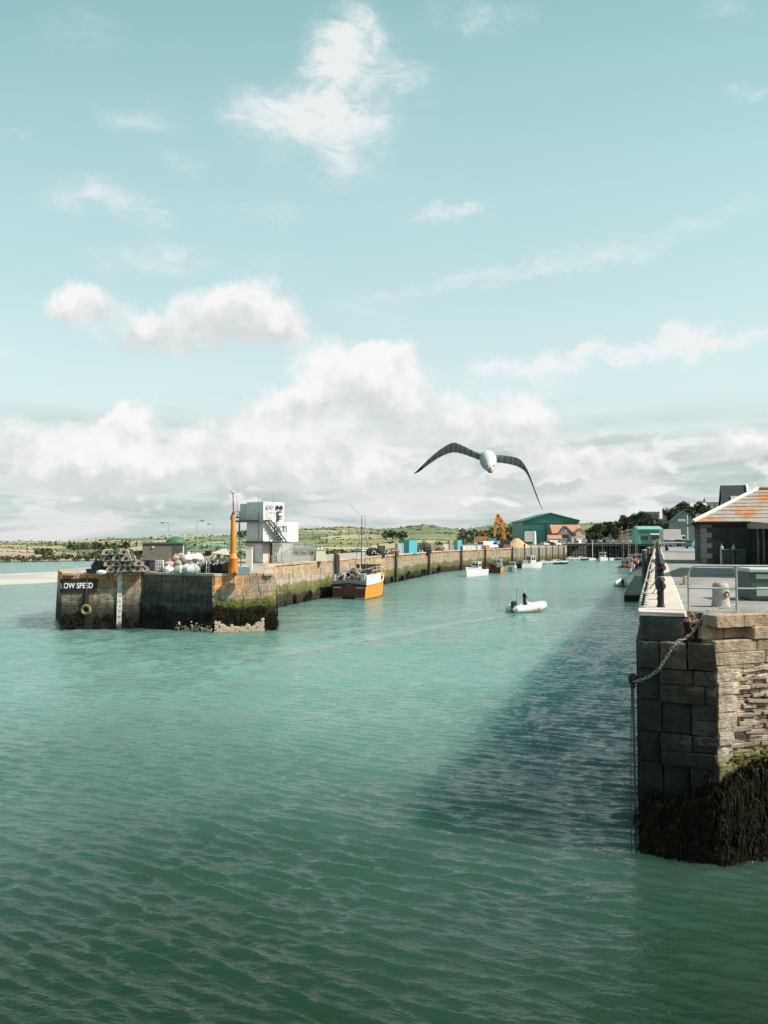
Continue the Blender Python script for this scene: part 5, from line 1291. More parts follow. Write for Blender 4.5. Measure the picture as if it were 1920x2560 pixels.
# ---- the orange trawler
TS = gp(872, 1498, 0); th_ = Vector((.30, .954, 0))
tr = boat('fishing_trawler', 'orange fishing trawler with dark red stern moored stern on at the pier', 'trawler', TS, th_, 11.6, 4.9, 1.75, 2.7, HULLO, HULLR, mat('bulwark_white', (.74, .73, .69), .5, .1, 2), DECKG, wl=None, flare=.06)
mb = MB(); mb.extr([(-2.3, 1.72), (2.3, 1.72), (2.25, 2.2), (0, 2.42), (-2.25, 2.2)], 'y', -.04, .05); mb.build('stern_rail', mat('stern_grey', (.30, .34, .33), .6, .15, 2), tr)
mb = MB(); mb.extr([(-2.36, 1.55), (0, 1.80), (2.36, 1.55), (2.36, 1.75), (0, 2.0), (-2.36, 1.75)], 'y', -.12, .0); mb.build('rubbing_band', BLACK, tr)
for x in (-1.5, 1.5):
    mb = MB(); mb.box(x, -.08, 1.42, 1.0, .02, .13); mb.build('name_plate', OFFWHITE, tr)
for x in (-1.45, 1.45):
    mb = MB(); mb.box(x, -.06, .12, 1.3, .04, .12); mb.build('draught_mark', HULLG, tr)
mb = MB(); mb.box(0, -.05, .16, 1.7, .06, .36); mb.build('stern_ramp', BLACK, tr)
mb = MB(); mb.box(0, 1.6, 1.75, 4.5, 3.2, .14); mb.build('working_deck', DECKG, tr)
for x in (-2.2, 2.2):
    mb = MB(); mb.box(x, 3.0, 2.35, .12, 5.6, 1.2); mb.build('bulwark', mat('bulwark_grey', (.42, .44, .42), .6, .12, 2) if x < 0 else WHITE, tr)
wheelhouse(tr, .1, 8.4, 2.0, 2.2, 2.0, 1.9, mat('wheelhouse_grey', (.34, .33, .30), .6, .15, 2), DGREY)
mb = MB(); mb.box(0, 10.2, 2.6, 2.2, 1.8, .5); mb.build('foredeck', HULLO, tr)
for x in (-2.1, -1.7):
    mb = MB(); mb.cyl((x, .4, 1.7), (x - .05, .5, 5.6), .085, .07, 8); mb.build('gallows_post', DGREY, tr)
mb = MB(); mb.cyl((-2.1, .45, 5.0), (-1.7, .45, 5.0), .05, n=6); mb.cyl((-2.1, .45, 4.0), (-1.7, .45, 4.0), .05, n=6); mb.build('gallows_bar', DGREY, tr)
for x in (-.15, .45):
    mb = MB(); mb.cyl((x, 5.0, 1.8), (x * .75, 5.2, 10.4), .085, .04, 8); mb.build('mast', DGREY if x < 0 else GREYMET, tr)
mb = MB(); mb.tube([(-1.3, 5.1, 2), (-.3, 5.2, 8.6)], .03, 5); mb.tube([(1.5, 5.1, 2), (.3, 5.2, 8.6)], .03, 5); mb.tube([(-.1, 5.2, 10.2), (-1.7, 4.6, 12.0)], .018, 4); mb.build('rigging', DGREY, tr)
for x in (-.35, .5):
    mb = MB(); mb.box(x, 4.4, 3.4, .42, .2, 1.5); mb.build('trawl_door', DGREY, tr)
mb = MB(); mb.cyl((-1.9, 2.6, 3.25), (2.0, 3.6, 3.6), .07, n=6); mb.cyl((-2.2, 2.4, 1.8), (-1.9, 2.6, 3.25), .07, n=6); mb.cyl((2.2, 3.6, 1.8), (2.0, 3.6, 3.6), .07, n=6); mb.cyl((-2.1, 1.0, 2.5), (-1.0, 3.0, 3.3), .05, n=6); mb.build('gantry', GREYMET, tr)
rr = random.Random(41)
for k in range(3):
    mb = MB()
    for j in range(11): mb.ball((rr.uniform(-1.9, 1.3), rr.uniform(1.6, 7.0), rr.uniform(2.0, 3.3)), rr.uniform(.18, .42), 7, 5, jit=.2)
    mb.build('net_pile', (NETD, GREEN_NET, mat('rope_tan', (.40, .33, .24), .9, .3, 9))[k], tr)
for (x, y, z, m, r) in ((1.7, 3.6, 2.6, RED, .2), (1.3, 4.8, 2.8, ORANGE, .22), (.9, 3.0, 2.4, OFFWHITE, .18), (-1.3, 3.3, 2.9, BLACK, .3), (1.9, 5.2, 2.6, BLACK, .28)):
    mb = MB(); mb.ball((x, y, z), r, 8, 6); mb.build('float', m, tr, smooth=True)
mb = MB(); mb.cyl((-.9, 4.0, 2.2), (.5, 4.0, 2.2), .34, n=10); mb.cyl((-.95, 4.0, 2.2), (-.85, 4.0, 2.2), .5, n=12); mb.cyl((.45, 4.0, 2.2), (.55, 4.0, 2.2), .5, n=12); mb.build('winch', RUST, tr)
for k in range(7):
    mb = MB(); x = -2.0 + .62 * k; mb.cyl((x, 1.4 + .5 * (k % 3), 2.2), (x + rr.uniform(-.3, .3), 1.5 + .5 * (k % 3), rr.uniform(3.0, 4.2)), .05, n=6); mb.build('stanchion', (DGREY, OFFWHITE, RUST)[k % 3], tr)
mb = MB(); mb.tube([(-2.1, 2.0, 3.0), (-.8, 2.8, 3.9), (.6, 3.6, 3.4), (2.0, 5.0, 3.9)], .04, 5); mb.build('warp', ROPE, tr)
mb = MB(); mb.box(1.25, 1.9, 2.4, .5, .7, 1.3); mb.build('locker', WHITE, tr)
mb = MB(); mb.cyl((1.0, 5.6, 3.2), (2.6, 7.6, 3.7), .09, .07, 6); mb.build('boom', ORANGE, tr)
for k, (lp, qp, lab) in enumerate((((-2.2, .4, 1.9), wallpt(838)[0], 'pale mooring line from the trawler stern up to the quay'), ((-1.6, 9.8, 2.6), wallpt(935)[0], 'pale mooring line from the trawler bow up to the quay'))):
    a_ = Matrix.Translation(TS) @ Matrix.Rotation(math.atan2(-th_.x, th_.y), 4, 'Z') @ Vector(lp); b_ = Vector((qp.x - .3, qp.y, PZ + .1))
    t = thing('mooring_line', lab, 'rope', a_, 0, 'mooring lines of the trawler'); mb = MB(); mb.tube([(b_ - a_) * f - Vector((0, 0, .35 * math.sin(math.pi * f))) for f in (0, .25, .5, .75, 1)], .03, 5); mb.build('rope', ROPE, t)
    mb = MB(); mb.ring(b_ - a_, .14, .03, 8, 5, 'z'); mb.build('eye_splice', ROPE, t)
# ---- smaller boats along the inner quay
b1 = boat('fishing_boat', 'white fishing boat with open wheelhouse moored bow towards the camera', 'boat', gp(1208, 1438, 0), (-.52, -.854), 7.6, 2.7, 1.15, 1.85, HULLW, HULLW, HULLW, DECKG, 'small boats along the inner quay', wl=None)
wheelhouse(b1, 0, 3.2, .95, 1.5, 1.6, 1.75, WHITE); mast(b1, 0, 2.2, 1, 4.2, .05, spread=.5)
mb = MB()
for k in range(7): mb.ball((rr.uniform(-.7, .7), rr.uniform(.5, 1.8), rr.uniform(1.1, 1.5)), .40, 7, 5, jit=.2)
mb.build('gear', NETD, b1)
mb = MB(); mb.box(1.42, 1.2, .55, .16, .4, .75); mb.build('fender', BLACK, b1)
mb = MB(); mb.tube([(-1.1, 5.6, 1.9), (-.4, 7.0, 2.3), (.4, 7.0, 2.3), (1.1, 5.6, 1.9)], .03, 5); mb.build('bow_rail', GREYMET, b1)
b2_ = boat('fishing_boat', 'dark red fishing boat with orange side moored behind the white fishing boat', 'boat', gp(1236, 1433, 0), (.30, .954), 7.0, 3.0, 1.25, 1.8, HULLO, HULLR, DARK, DECKG, 'small boats along the inner quay', flare=.06)
wheelhouse(b2_, 0, 4.6, 1.0, 1.7, 1.6, 1.8, WHITE, WHITE)
mb = MB(); mb.box(1.1, .5, 1.75, 1.0, .5, 1.1); mb.build('locker', WHITE, b2_)
mb = MB()
for k in range(8): mb.ball((rr.uniform(-1.0, .3), rr.uniform(.4, 1.9), rr.uniform(1.2, 1.9)), .46, 7, 5, jit=.2)
mb.build('gear', mat('brown_gear', (.10, .05, .045), .9, .4, 8), b2_)
mb = MB(); mb.cyl((.1, .8, 1.0), (.5, .9, 5.6), .07, n=6); mb.cyl((.5, .9, 4.6), (-1.6, 1.2, 3.0), .05, n=6); mb.build('mast', mat('tan_spar', (.62, .42, .30), .7, .1, 3), b2_)
b3 = boat('motor_boat', 'small grey and white motor boat tucked beside the dark red boat', 'boat', gp(1277, 1429, 0), (.30, .954), 5.2, 2.0, .9, 1.3, HULLG, WHITE, WHITE, DECKG, 'small boats along the inner quay')
wheelhouse(b3, 0, 2.6, .8, 1.3, 1.2, 1.2, WHITE); mb = MB(); mb.box(0, -.25, .6, .4, .4, .9); mb.build('outboard', BLUE, b3)
b4 = boat('fishing_boat', 'white boat with tall white cabin and oval side window by the quay', 'boat', gp(1298, 1421, 0), (.90, .43), 6.6, 2.6, 1.1, 1.5, HULLW, mat('stern_black', (.03, .03, .03), .5, .2, 3), HULLW, DECKG, 'small boats along the inner quay')
wheelhouse(b4, 0, 3.7, 1.0, 1.8, 1.6, 2.0, WHITE); mast(b4, 0, 2.2, 1, 3.0, .05)
mb = MB(); mb.box(0, 1.3, 1.5, 1.6, 1.6, 1.0); mb.build('gear_locker', DECKG, b4)
def cruiser(px, py, head, L, lab, hullm=HULLB):
    t = boat('motor_cruiser', lab, 'boat', gp(px, py, 0), head, L, L * .34, .62, .95, hullm, hullm, WHITE, WHITE, 'low motor boats at the head of the harbour')
    mb = MB(); mb.extr([(L * .15, .6), (L * .25, 1.25), (L * .5, 1.30), (L * .68, .9), (L * .92, .95), (L * .92, .6)], 'x', -L * .14, L * .14); mb.build('cabin', WHITE, t)
    mb = MB(); mb.box(0, L * .42, 1.08, L * .285, L * .3, .20); mb.build('window', GLASS, t)
    mb = MB(); mb.box(0, -.2, .5, .4, .4, .8); mb.build('outboard', BLACK, t)
    return t
cruiser(1371, 1411, (.93, .36), 6.4, 'low white motor cruiser with dark hull, longest of the group')
cruiser(1343, 1412, (.95, .3), 4.8, 'smaller white motor boat behind the dark hulled cruiser', HULLG)
cruiser(1412, 1402, (.95, .3), 5.6, 'pale blue grey motor boat near the dark jetty', HULLG)
cruiser(1440, 1401, (.97, .25), 4.2, 'little boat with low cuddy at the jetty foot')
b5 = boat('fishing_boat', 'little white wheelhouse boat lying under the dark jetty', 'boat', gp(1512, 1401, 0), (-.5, -.866), 6.0, 2.5, 1.0, 1.5, HULLW, HULLW, HULLR, DECKG, 'boats under the dark jetty')
wheelhouse(b5, 0, 2.8, .8, 1.9, 1.5, 1.9, WHITE); mast(b5, 0, 3, 2, 4.2, .05)
for px, lab, m in ((1484, 'small white dinghy left of the wheelhouse boat under the jetty', HULLW), (1535, 'small white dinghy right of the wheelhouse boat under the jetty', HULLW), (1552, 'dark little dinghy furthest right under the jetty', HULLB)):
    t = boat('dinghy', lab, 'boat', gp(px, 1400, 0), (-.6, -.8), 4.0, 1.7, .6, .9, m, m, WHITE, DECKG, 'boats under the dark jetty'); mb = MB(); mb.box(0, -.2, .5, .35, .4, .8); mb.build('outboard', BLACK, t)
# ---- boats along the near quay
def rib(label, loc, head, L, B, group=None, ob=BLACK, rf=.17, tail=-.35):
    t = thing('rigid_inflatable', label, 'inflatable boat', loc, math.atan2(-head[0], head[1]), group); r = B * rf
    for s in (-1, 1):
        mb = MB(); mb.tube([(s * (B/2 - r), tail, .30), (s * (B/2 - r), L * .25, .32), (s * (B/2 - r), L * .55, .36), (s * (B/2 - r) * .8, L * .78, .46), (s * (B/2 - r) * .35, L * .95, .58), (0, L, .62)], r, 10)
        mb.cyl((s * (B/2 - r), tail, .30), (s * (B/2 - r), tail - .3, .30), r, r * .3, 10); mb.build('tube', TUBEW, t, smooth=True)
    mb = MB(); mb.loft([[(-B*.3, 0, .15), (0, 0, -.25), (B*.3, 0, .15)], [(-B*.3, L*.6, .18), (0, L*.6, -.2), (B*.3, L*.6, .18)], [(-.05, L*.95, .4), (0, L*.97, .2), (.05, L*.95, .4)]], caps=False); mb.build('hull', HULLW, t)
    mb = MB(); mb.face([(-B*.34, -.02, .2), (B*.34, -.02, .2), (B*.34, L*.6, .22), (.1, L*.9, .34), (-.1, L*.9, .34), (-B*.34, L*.6, .22)]); mb.build('floor', DECKG, t)
    mb = MB(); mb.box(0, -.02, .34, B*.66, .08, .5); mb.build('transom', HULLW, t)
    mb = MB(); mb.box(0, -.30, .85, .46, .55, .5, tx=.8, ty=.75); mb.box(0, -.28, .35, .26, .3, .7); o = mb.build('outboard', ob, t, bevel=.03)
    mb = MB(); mb.cyl((0, -.3, 0), (0, -.3, -.4), .08, n=6); mb.build('leg', ob, o)
    return t
rb = rib('white inflatable boat with black outboard moored stern on by the landing stage', gp(1557, 1466, 0), (.36, .93), 5.6, 2.75)
mb = MB(); mb.box(0, 2.2, .9, .7, .8, 1.0, ty=.7); mb.build('console', WHITE, rb)
mb = MB(); mb.tube([(-.7, .2, .5), (-.65, .3, 1.5), (.65, .3, 1.5), (.7, .2, .5)], .04, 6); mb.build('a_frame', GREYMET, rb)
b6 = boat('fishing_boat', 'white and rust red fishing boat moored ahead of the white inflatable', 'boat', gp(1561, 1434, 0), (.36, .93), 7.5, 2.9, 1.15, 1.7, HULLW, HULLW, RED, DECKG, 'fishing boats along the near quay')
wheelhouse(b6, 0, 4.2, 1, 1.7, 1.6, 1.8, WHITE, RED); mast(b6, -.3, 2.6, 1, 6.2, .06, spread=.6)
mb = MB()
for k in range(8): mb.ball((rr.uniform(-.9, .9), rr.uniform(.4, 2.0), rr.uniform(1.1, 1.6)), .45, 7, 5, jit=.2)
mb.build('gear', RUST, b6)
b7 = boat('fishing_boat', 'rust red fishing boat with two tall masts, furthest along the near quay', 'boat', gp(1578, 1421, 0), (.36, .93), 9.0, 3.3, 1.4, 2.2, RED, RED, WHITE, DECKG, 'fishing boats along the near quay')
wheelhouse(b7, 0, 5.0, 1.3, 2.0, 1.8, 2.0, CREAM, ORANGE); mast(b7, -.8, 3.4, 1, 9.5, .07, spread=.7); mast(b7, .8, 6.4, 1, 9.0, .07, spread=.7)
mb = MB()
for k in range(8): mb.ball((rr.uniform(-1.0, 1.0), rr.uniform(.5, 2.4), rr.uniform(1.3, 1.9)), .5, 7, 5, jit=.2)
mb.build('gear', ORANGE, b7)
b9 = boat('fishing_boat', 'pale grey fishing boat with a tall mast between the two rust red boats', 'boat', gp(1571, 1427, 0), (.36, .93), 7.0, 2.6, 1.1, 1.6, HULLG, HULLW, OFFWHITE, DECKG, 'fishing boats along the near quay')
wheelhouse(b9, 0, 3.8, 1, 1.5, 1.4, 1.8, WHITE); mast(b9, .3, 2.4, 1, 7.6, .06, spread=.6)
b10 = boat('fishing_boat', 'dark hulled fishing boat close under the near quay piles', 'boat', gp(1594, 1416, 0), (.36, .93), 8.0, 3.0, 1.3, 1.9, HULLB, HULLB, OFFWHITE, DECKG, 'fishing boats along the near quay')
wheelhouse(b10, 0, 4.4, 1.1, 1.8, 1.6, 2.0, CREAM); mast(b10, -.2, 2.8, 1, 10.5, .07, spread=.8)
# ---- boat lying beyond the inner quay, only its top showing
bb = at(912, 1400, 150)
b8 = boat('fishing_boat', 'white wheelhouse boat lying on the far side of the inner quay', 'boat', Vector((bb.x - 2, 150, 0)), (.8, .6), 9, 3.4, 2.2, 3.0, HULLW, HULLW, DARK, DECKG)
wheelhouse(b8, 0, 1.7, 2.4, 2.6, 2.2, 2.9, WHITE); wheelhouse(b8, 0, 5.4, 2.4, 2.4, 1.8, 3.1, WHITE); mast(b8, 0, 3.4, 2.4, 5.5, .06)
# ---- dinghy under way with its helmsman
dh = Vector((.90, .436, 0)); dp = gp(1291, 1530, 0)
dg_ = rib('small white inflatable motoring up the harbour with one man standing', dp, dh, 3.35, 2.05, rf=.20, tail=-.55)
mb = MB(); mb.box(.0, 1.35, .62, .55, .5, .75, ty=.7); mb.build('console', WHITE, dg_)
mb = MB(); mb.box(0, .62, .42, .9, .35, .34); mb.build('seat', mat('seat_cushion', (.62, .60, .56), .7, .1, 4), dg_, bevel=.03)
mb = MB(); mb.cyl((-.35, .3, .3), (-.38, .3, 2.25), .02, n=6); mb.cyl((-.55, .3, 2.1), (-.2, .3, 2.1), .015, n=5); mb.ball((-.38, .3, 2.28), .05, 6, 4); mb.build('light_mast', DGREY, dg_)
mb = MB(); mb.ball((.42, 2.1, .5), .24, 8, 6); mb.build('fender', ORANGE, dg_, smooth=True)
mb = MB(); mb.box(.98, 1.75, .36, .05, .9, .22); mb.build('reflection_panel', ORANGE, dg_)  # orange strip painting in a warm reflection on the near tube

# ---- people
def person(label, loc, rz, joints, radii, zones, hair=None, scale=1., sub=2):
    """one continuous body grown from a posed skeleton; zones = [(z limit, material)]"""
    t = thing('person', label, 'person', loc, rz)
    names = list(joints); idx = {n_: i for i, n_ in enumerate(names)}
    edges = [('pelvis','belly'),('belly','chest'),('chest','neck'),('neck','head'),('head','crown')]
    for s in 'lr': edges += [('chest','sh'+s),('sh'+s,'el'+s),('el'+s,'wr'+s),('wr'+s,'ha'+s),('pelvis','hi'+s),('hi'+s,'kn'+s),('kn'+s,'an'+s),('an'+s,'to'+s)]
    me = bpy.data.meshes.new('body'); me.from_pydata([Vector(joints[n_]) * scale for n_ in names], [(idx[a], idx[b]) for a, b in edges], []); me.update()
    o = bpy.data.objects.new('body', me); COL.objects.link(o)
    md = o.modifiers.new('skin', 'SKIN'); md.use_smooth_shade = True
    sv = me.skin_vertices[0].data
    for n_ in names:
        r = radii[n_[:2] if n_[:2] in radii and n_ not in radii else n_]; r = r if isinstance(r, tuple) else (r, r); sv[idx[n_]].radius = (r[0] * scale, r[1] * scale); sv[idx[n_]].use_root = n_ == 'pelvis'
    sb = o.modifiers.new('sub', 'SUBSURF'); sb.levels = sub; sb.render_levels = sub
    dg = bpy.context.evaluated_depsgraph_get(); nm = bpy.data.meshes.new_from_object(o.evaluated_get(dg)); bpy.data.objects.remove(o)
    nm.materials.clear()
    for _, m in zones: nm.materials.append(m)
    hz0 = max(joints['wrl'][2], joints['wrr'][2]) * scale
    for p in nm.polygons:
        c = p.center; k = 0
        while k < len(zones) - 1 and c.z > zones[k][0] * scale: k += 1
        for w in ('l', 'r'):
            if (c - Vector(joints['ha' + w]) * scale).length < .085 * scale: k = len(zones) - 1
        p.material_index = k; p.use_smooth = True
    nm.name = 'body'; link('body', nm, t)
    return t
RAD = {'pelvis': (.15, .11), 'belly': (.145, .105), 'chest': (.165, .12), 'neck': .06, 'head': (.088, .10), 'crown': (.07, .08), 'sh': .07, 'el': .05, 'wr': .036, 'ha': .042, 'hi': .09, 'kn': .065, 'an': .045, 'to': .042}
STAND = {'pelvis': (0, 0, .95), 'belly': (0, 0, 1.10), 'chest': (0, .01, 1.34), 'neck': (0, .02, 1.50), 'head': (0, .045, 1.62), 'crown': (0, .03, 1.74),
         'shl': (-.19, .0, 1.42), 'ell': (-.25, .02, 1.14), 'wrl': (-.22, .22, 1.02), 'hal': (-.20, .30, 1.02), 'shr': (.19, 0, 1.42), 'elr': (.25, .04, 1.14), 'wrr': (.16, .26, 1.05), 'har': (.13, .34, 1.06),
         'hil': (-.10, 0, .88), 'knl': (-.13, .03, .48), 'anl': (-.14, 0, .08), 'tol': (-.15, .17, .045), 'hir': (.10, 0, .88), 'knr': (.12, .05, .48), 'anr': (.14, 0, .08), 'tor': (.16, .17, .045)}
JACK = mat('black_jacket', (.022, .021, .022), .8, .2, 8); TROUS = mat('dark_trousers', (.03, .026, .026), .85, .2, 8); HIVIS = mat('hi_vis_yellow', (.70, .75, .10), .7, .1, 6)
pl_ = dp + dh * 1.0; 
man = person('man in black jacket with pale cap standing at the dinghy controls', Vector((pl_.x, pl_.y, .22)), math.atan2(-dh.x, dh.y), STAND, RAD, [(.92, TROUS), (1.52, JACK), (9, SKIN)], sub=2)
mb = MB(); mb.ball((0, .03, 1.70), .115, 12, 6, sz=.85, half=True); mb.box(0, .15, 1.71, .15, .10, .02); mb.build('cap', OFFWHITE, man, smooth=True)
man.scale = (1.08,) * 3
hv = person('person in yellow hi vis jacket and dark trousers standing at the quay edge', gp(1648, 1376, QZ), 2.2, {k: v for k, v in STAND.items()}, RAD, [(.93, TROUS), (1.52, HIVIS), (9, SKIN)], sub=1)
mb = MB(); mb.ball((0, .03, 1.69), .11, 10, 5, half=True); mb.build('hair', mat('brown_hair', (.06, .04, .03), .8, .2, 8), hv, smooth=True)
mb = MB(); mb.ring((0, .0, 1.10), .165, .018, 14, 4, 'z'); mb.ring((0, .0, 1.25), .17, .018, 14, 4, 'z'); mb.build('reflective_band', WHITE, hv)

# ---- the gull
def gull():
    c = at(1219, 1152, 7.3)
    t = thing('gull', 'herring gull gliding towards the camera with both wings spread and drooping', 'bird', c)
    WB = mat('gull_white', (.66, .68, .67), .85, .05, 20); GW = mat('gull_grey_wing', (.46, .50, .48), .85, .10, 25); BT = mat('gull_black_tip', (.02, .02, .022), .8, .1, 20); GU = mat('gull_underwing', (.54, .58, .55), .85, .12, 18)
    k = 7.3 / F
    def P(px, py, y): return Vector(((px - 1219) * k, y, -(py - 1152) * k))
    mb = MB()
    # body: from tail (away) to the head (towards us), belly low, head pointing down-forward
    body = [(.30, .015, .008, .030), (.22, .045, .016, .022), (.13, .060, .045, .012), (.03, .078, .074, .000), (-.06, .082, .085, -.004), (-.13, .070, .078, -.018), (-.185, .050, .056, -.040), (-.225, .043, .047, -.062), (-.262, .036, .038, -.080), (-.285, .018, .018, -.092)]
    body = [(y * .72, rx * 1.02, rz_ * 1.15, z * .75 + .20 * y + .016) for y, rx, rz_, z in body]
    secs = [[(rx * math.cos(2*math.pi*i/16), y, z + rz_ * math.sin(2*math.pi*i/16)) for i in range(16)] for y, rx, rz_, z in body]
    mb.mat(0).loft(secs, closed=True)
    def smooth(pts, k=4):
        out = []
        for i in range(len(pts) - 1):
            p0, p1, p2, p3 = pts[max(0, i-1)], pts[i], pts[i+1], pts[min(len(pts)-1, i+2)]
            for j in range(k):
                t_ = j / k; out.append(tuple(.5 * (2*b + (c - a)*t_ + (2*a - 5*b + 4*c - d)*t_*t_ + (3*b - a - 3*c + d)*t_**3) for a, b, c, d in zip(p0, p1, p2, p3)))
        return out + [pts[-1]]
    def wing(pts):
        pts = smooth(pts)
        # pts: leading-edge path (px, py, depth, chord, droop of the trailing edge, thickness)
        secs = []
        for px, py, y, ch, dr, th in pts:
            le = P(px, py, y); v = Vector((0, ch * .50, -ch * .66 - dr)); n_ = Vector((0, .80, .60)) * th
            secs.append([le, le + v * .18 + n_, le + v * .5 + n_ * .7, le + v, le + v * .5 - n_ * .25, le + v * .15 - n_ * .5])
        return secs
    def finger(secs, n_):
        out = []
        for a, b in zip(secs, secs[1:]):
            for j in range(n_):
                f = j / n_; s = [p.lerp(q_, f) for p, q_ in zip(a, b)]
                s[3] = s[3] + (s[3] - s[0]) * (.035 * (1 if j % 2 else -.6)); out.append(s)
        out.append(secs[-1]); return out
    L_ = wing([(1212, 1138, -.02, .10, 0, .016), (1180, 1126, -.03, .098, 0, .014), (1152, 1114, -.06, .118, 0, .012), (1130, 1109, -.08, .135, 0, .010), (1104, 1121, -.02, .112, 0, .008), (1075, 1143, .06, .085, 0, .006), (1052, 1165, .14, .052, 0, .004), (1037, 1179, .20, .012, 0, .002)])
    R_ = wing([(1226, 1137, -.02, .105, 0, .016), (1245, 1138, -.03, .105, 0, .014), (1272, 1142, -.06, .11, 0, .012), (1296, 1150, -.08, .11, 0, .010), (1316, 1172, -.03, .09, -.02, .008), (1333, 1203, .05, .066, -.02, .006), (1349, 1238, .12, .042, -.01, .004), (1366, 1273, .18, .010, 0, .002)])
    for secs, in ((L_,), (R_,)):
        fs = finger(secs, 2); n_ = len(fs)
        for a, b, i in zip(fs, fs[1:], range(n_)):
            tip = i > n_ * .80
            mb.mat(2 if tip else 1)._add(a + b, [(0, 1, 7, 6), (1, 2, 8, 7), (2, 3, 9, 8)])
            mb.mat(2 if tip else (3 if (i // 2) % 2 else 4))._add(a + b, [(3, 4, 10, 9), (4, 5, 11, 10), (5, 0, 6, 11)])
    # tail fan
    for j in range(6):
        x0 = -.03 + .01 * j; mb.mat(0)._add([(x0 * .4, .19, .06), (x0 * .4 + .012, .19, .06), (x0 * 1.5 + .028, .31, .05), (x0 * 1.5, .31, .05), (x0 * .9, .25, .064)], [(0, 1, 4), (1, 2, 4), (2, 3, 4), (3, 0, 4), (3, 2, 1, 0)])
    mb.build('body', [WB, GW, BT, GU, mat('gull_underwing_edge', (.36, .40, .38), .85, .1, 18)], t, smooth=True)
    mb = MB(); mb.loft([[(r * math.cos(2*math.pi*i/8), y, z + r * 1.2 * math.sin(2*math.pi*i/8)) for i in range(8)] for y, r, z in ((-.198, .017, -.096), (-.222, .012, -.110), (-.236, .009, -.120), (-.242, .003, -.130))], closed=True); mb.build('beak', mat('gull_beak', (.30, .24, .08), .5, .2, 30), t, smooth=True)
    for s in (-1, 1):
        mb = MB(); mb.ball((s * .033, -.186, -.068), .008, 8, 6); mb.build('eye', BLACK, t, smooth=True)
        mb = MB(); mb.cyl((s * .02, .05, -.04), (s * .02, .18, -.01), .007, n=6); mb.ball((s * .02, .195, -.01), .018, 6, 4, sz=.5); mb.build('foot', mat('gull_foot', (.66, .42, .36), .7, .1, 9), t)
gull()
# ============================================================ FENDER PILES AND THINGS ON THE INNER QUAY
def iq(px, inland, z=PZ):
    p, d = wallpt(px); Y = p.y + inland; return Vector(((px - 960) / F * Y, Y, z))
FPILE = mat('fender_timber', (.085, .07, .06), .9, .35, 4, .5, 9)
fpx = [(836, 1.0), (842, .7), (987, .7), (1070, .35), (1151, 1.0), (1211, .4), (1279, .5), (1309, 1.2), (1325, .3), (1345, .25), (1363, .25), (1379, .25), (1394, .25), (1407, .25)]
for k, (px, up_) in enumerate(fpx):
    p, d = wallpt(px); n_ = Vector((d.y, -d.x, 0)); p = p + n_ * .22
    first = k == 0
    o = thing('fender_pile', ('dark timber fender pile at the quay face, %s from the trawler end' % ('first', 'second', 'third', 'fourth', 'fifth', 'sixth', 'seventh', 'eighth', 'ninth', 'tenth', 'eleventh', 'twelfth', 'thirteenth', 'fourteenth')[k]), 'pile', p, 0, 'timber fender piles along the inner quay')
    r = .17 if k < 2 else .24
    mb = MB(); mb.cyl((.1, 0, -.8), (0, 0, PZ + up_), r * 1.05, r, 8); mb.build('pile', FPILE, o, smooth=True)
    mb = MB(); mb.cyl((0, 0, PZ + up_), (0, 0, PZ + up_ + .08), r * 1.12, r * .8, 8); mb.build('cap', CONCRETE, o)
    mb = MB(); mb.cyl((.02, 0, PZ - .6), (.02, 0, PZ - .45), r * 1.2, n=8); mb.build('band', RUST, o)
# weed and algae along the inner wall
ien = (G0 - E0).length; n_i = Vector((ST.y, -ST.x, 0)); n_i = n_i if n_i.x > 0 else -n_i
mb = MB(); fronds(mb, E0, ST, n_i, 0, 46, lambda s: 1.35 + .3 * math.sin(s * .5) * math.sin(s * .23), 900, .4, 1.1, random.Random(51), .12, .2)
fronds(mb, E0, ST, n_i, 46, ien, lambda s: 1.1 + .6 * math.sin(s * .45), 500, .5, 1.2, random.Random(52), .2, .25)
mb.build('seaweed', WEED, inner, kind='stuff')
def heap2(px, inland, w, h, m, lab, name='net_heap', cat='nets', cone=False):
    t = thing(name, lab, cat, iq(px, inland)); rr = random.Random(px); mb = MB()
    if cone:
        mb.loft([[(w * (1 - f) ** .8 * math.cos(2*math.pi*i/18) * rr.uniform(.9, 1.1), w * .7 * (1 - f) ** .8 * math.sin(2*math.pi*i/18) * rr.uniform(.9, 1.1), h * f) for i in range(18)] for f in (0, .25, .5, .75, .93)], closed=True)
    else:
        for k in range(8): mb.ball((rr.uniform(-.4, .4) * w, rr.uniform(-.3, .3) * w, rr.uniform(.1, .55) * h), rr.uniform(.35, .5) * h, 8, 6, sx=1.2, jit=.15)
    mb.build('heap', m, t, smooth=cone)
    mb = MB()
    for k in range(5): mb.ball((rr.uniform(-.5, .5) * w, -.5 * w, rr.uniform(.05, .6) * h * (.3 if cone else 1)), .16, 6, 4, jit=.2)
    mb.build('lump' if cone else 'float', m if cone else rr.choice((OFFWHITE, ORANGE, RED)), t)
    return t
GREYN = mat('grey_net', (.20, .20, .19), .95, .4, 5, .6, 12)
heap2(945, 3, 1.6, 1.2, NETD, 'black net heap on the inner quay right of the wheelhouse boat')
heap2(962, 4, 1.5, 1.1, GREYN, 'grey net heap left of the blue container')
heap2(982, 3, 1.4, 1.3, mat('red_brown_net', (.24, .10, .07), .95, .4, 5), 'red brown net heap just left of the blue container')
heap2(1060, 3, 2.2, 2.1, mat('charcoal_net', (.06, .065, .065), .95, .4, 5, .6, 12), 'big rounded charcoal net heap right of the blue container')
heap2(1092, 4, 1.7, 1.5, GREYN, 'low grey net heap between the charcoal heap and the tan bag')
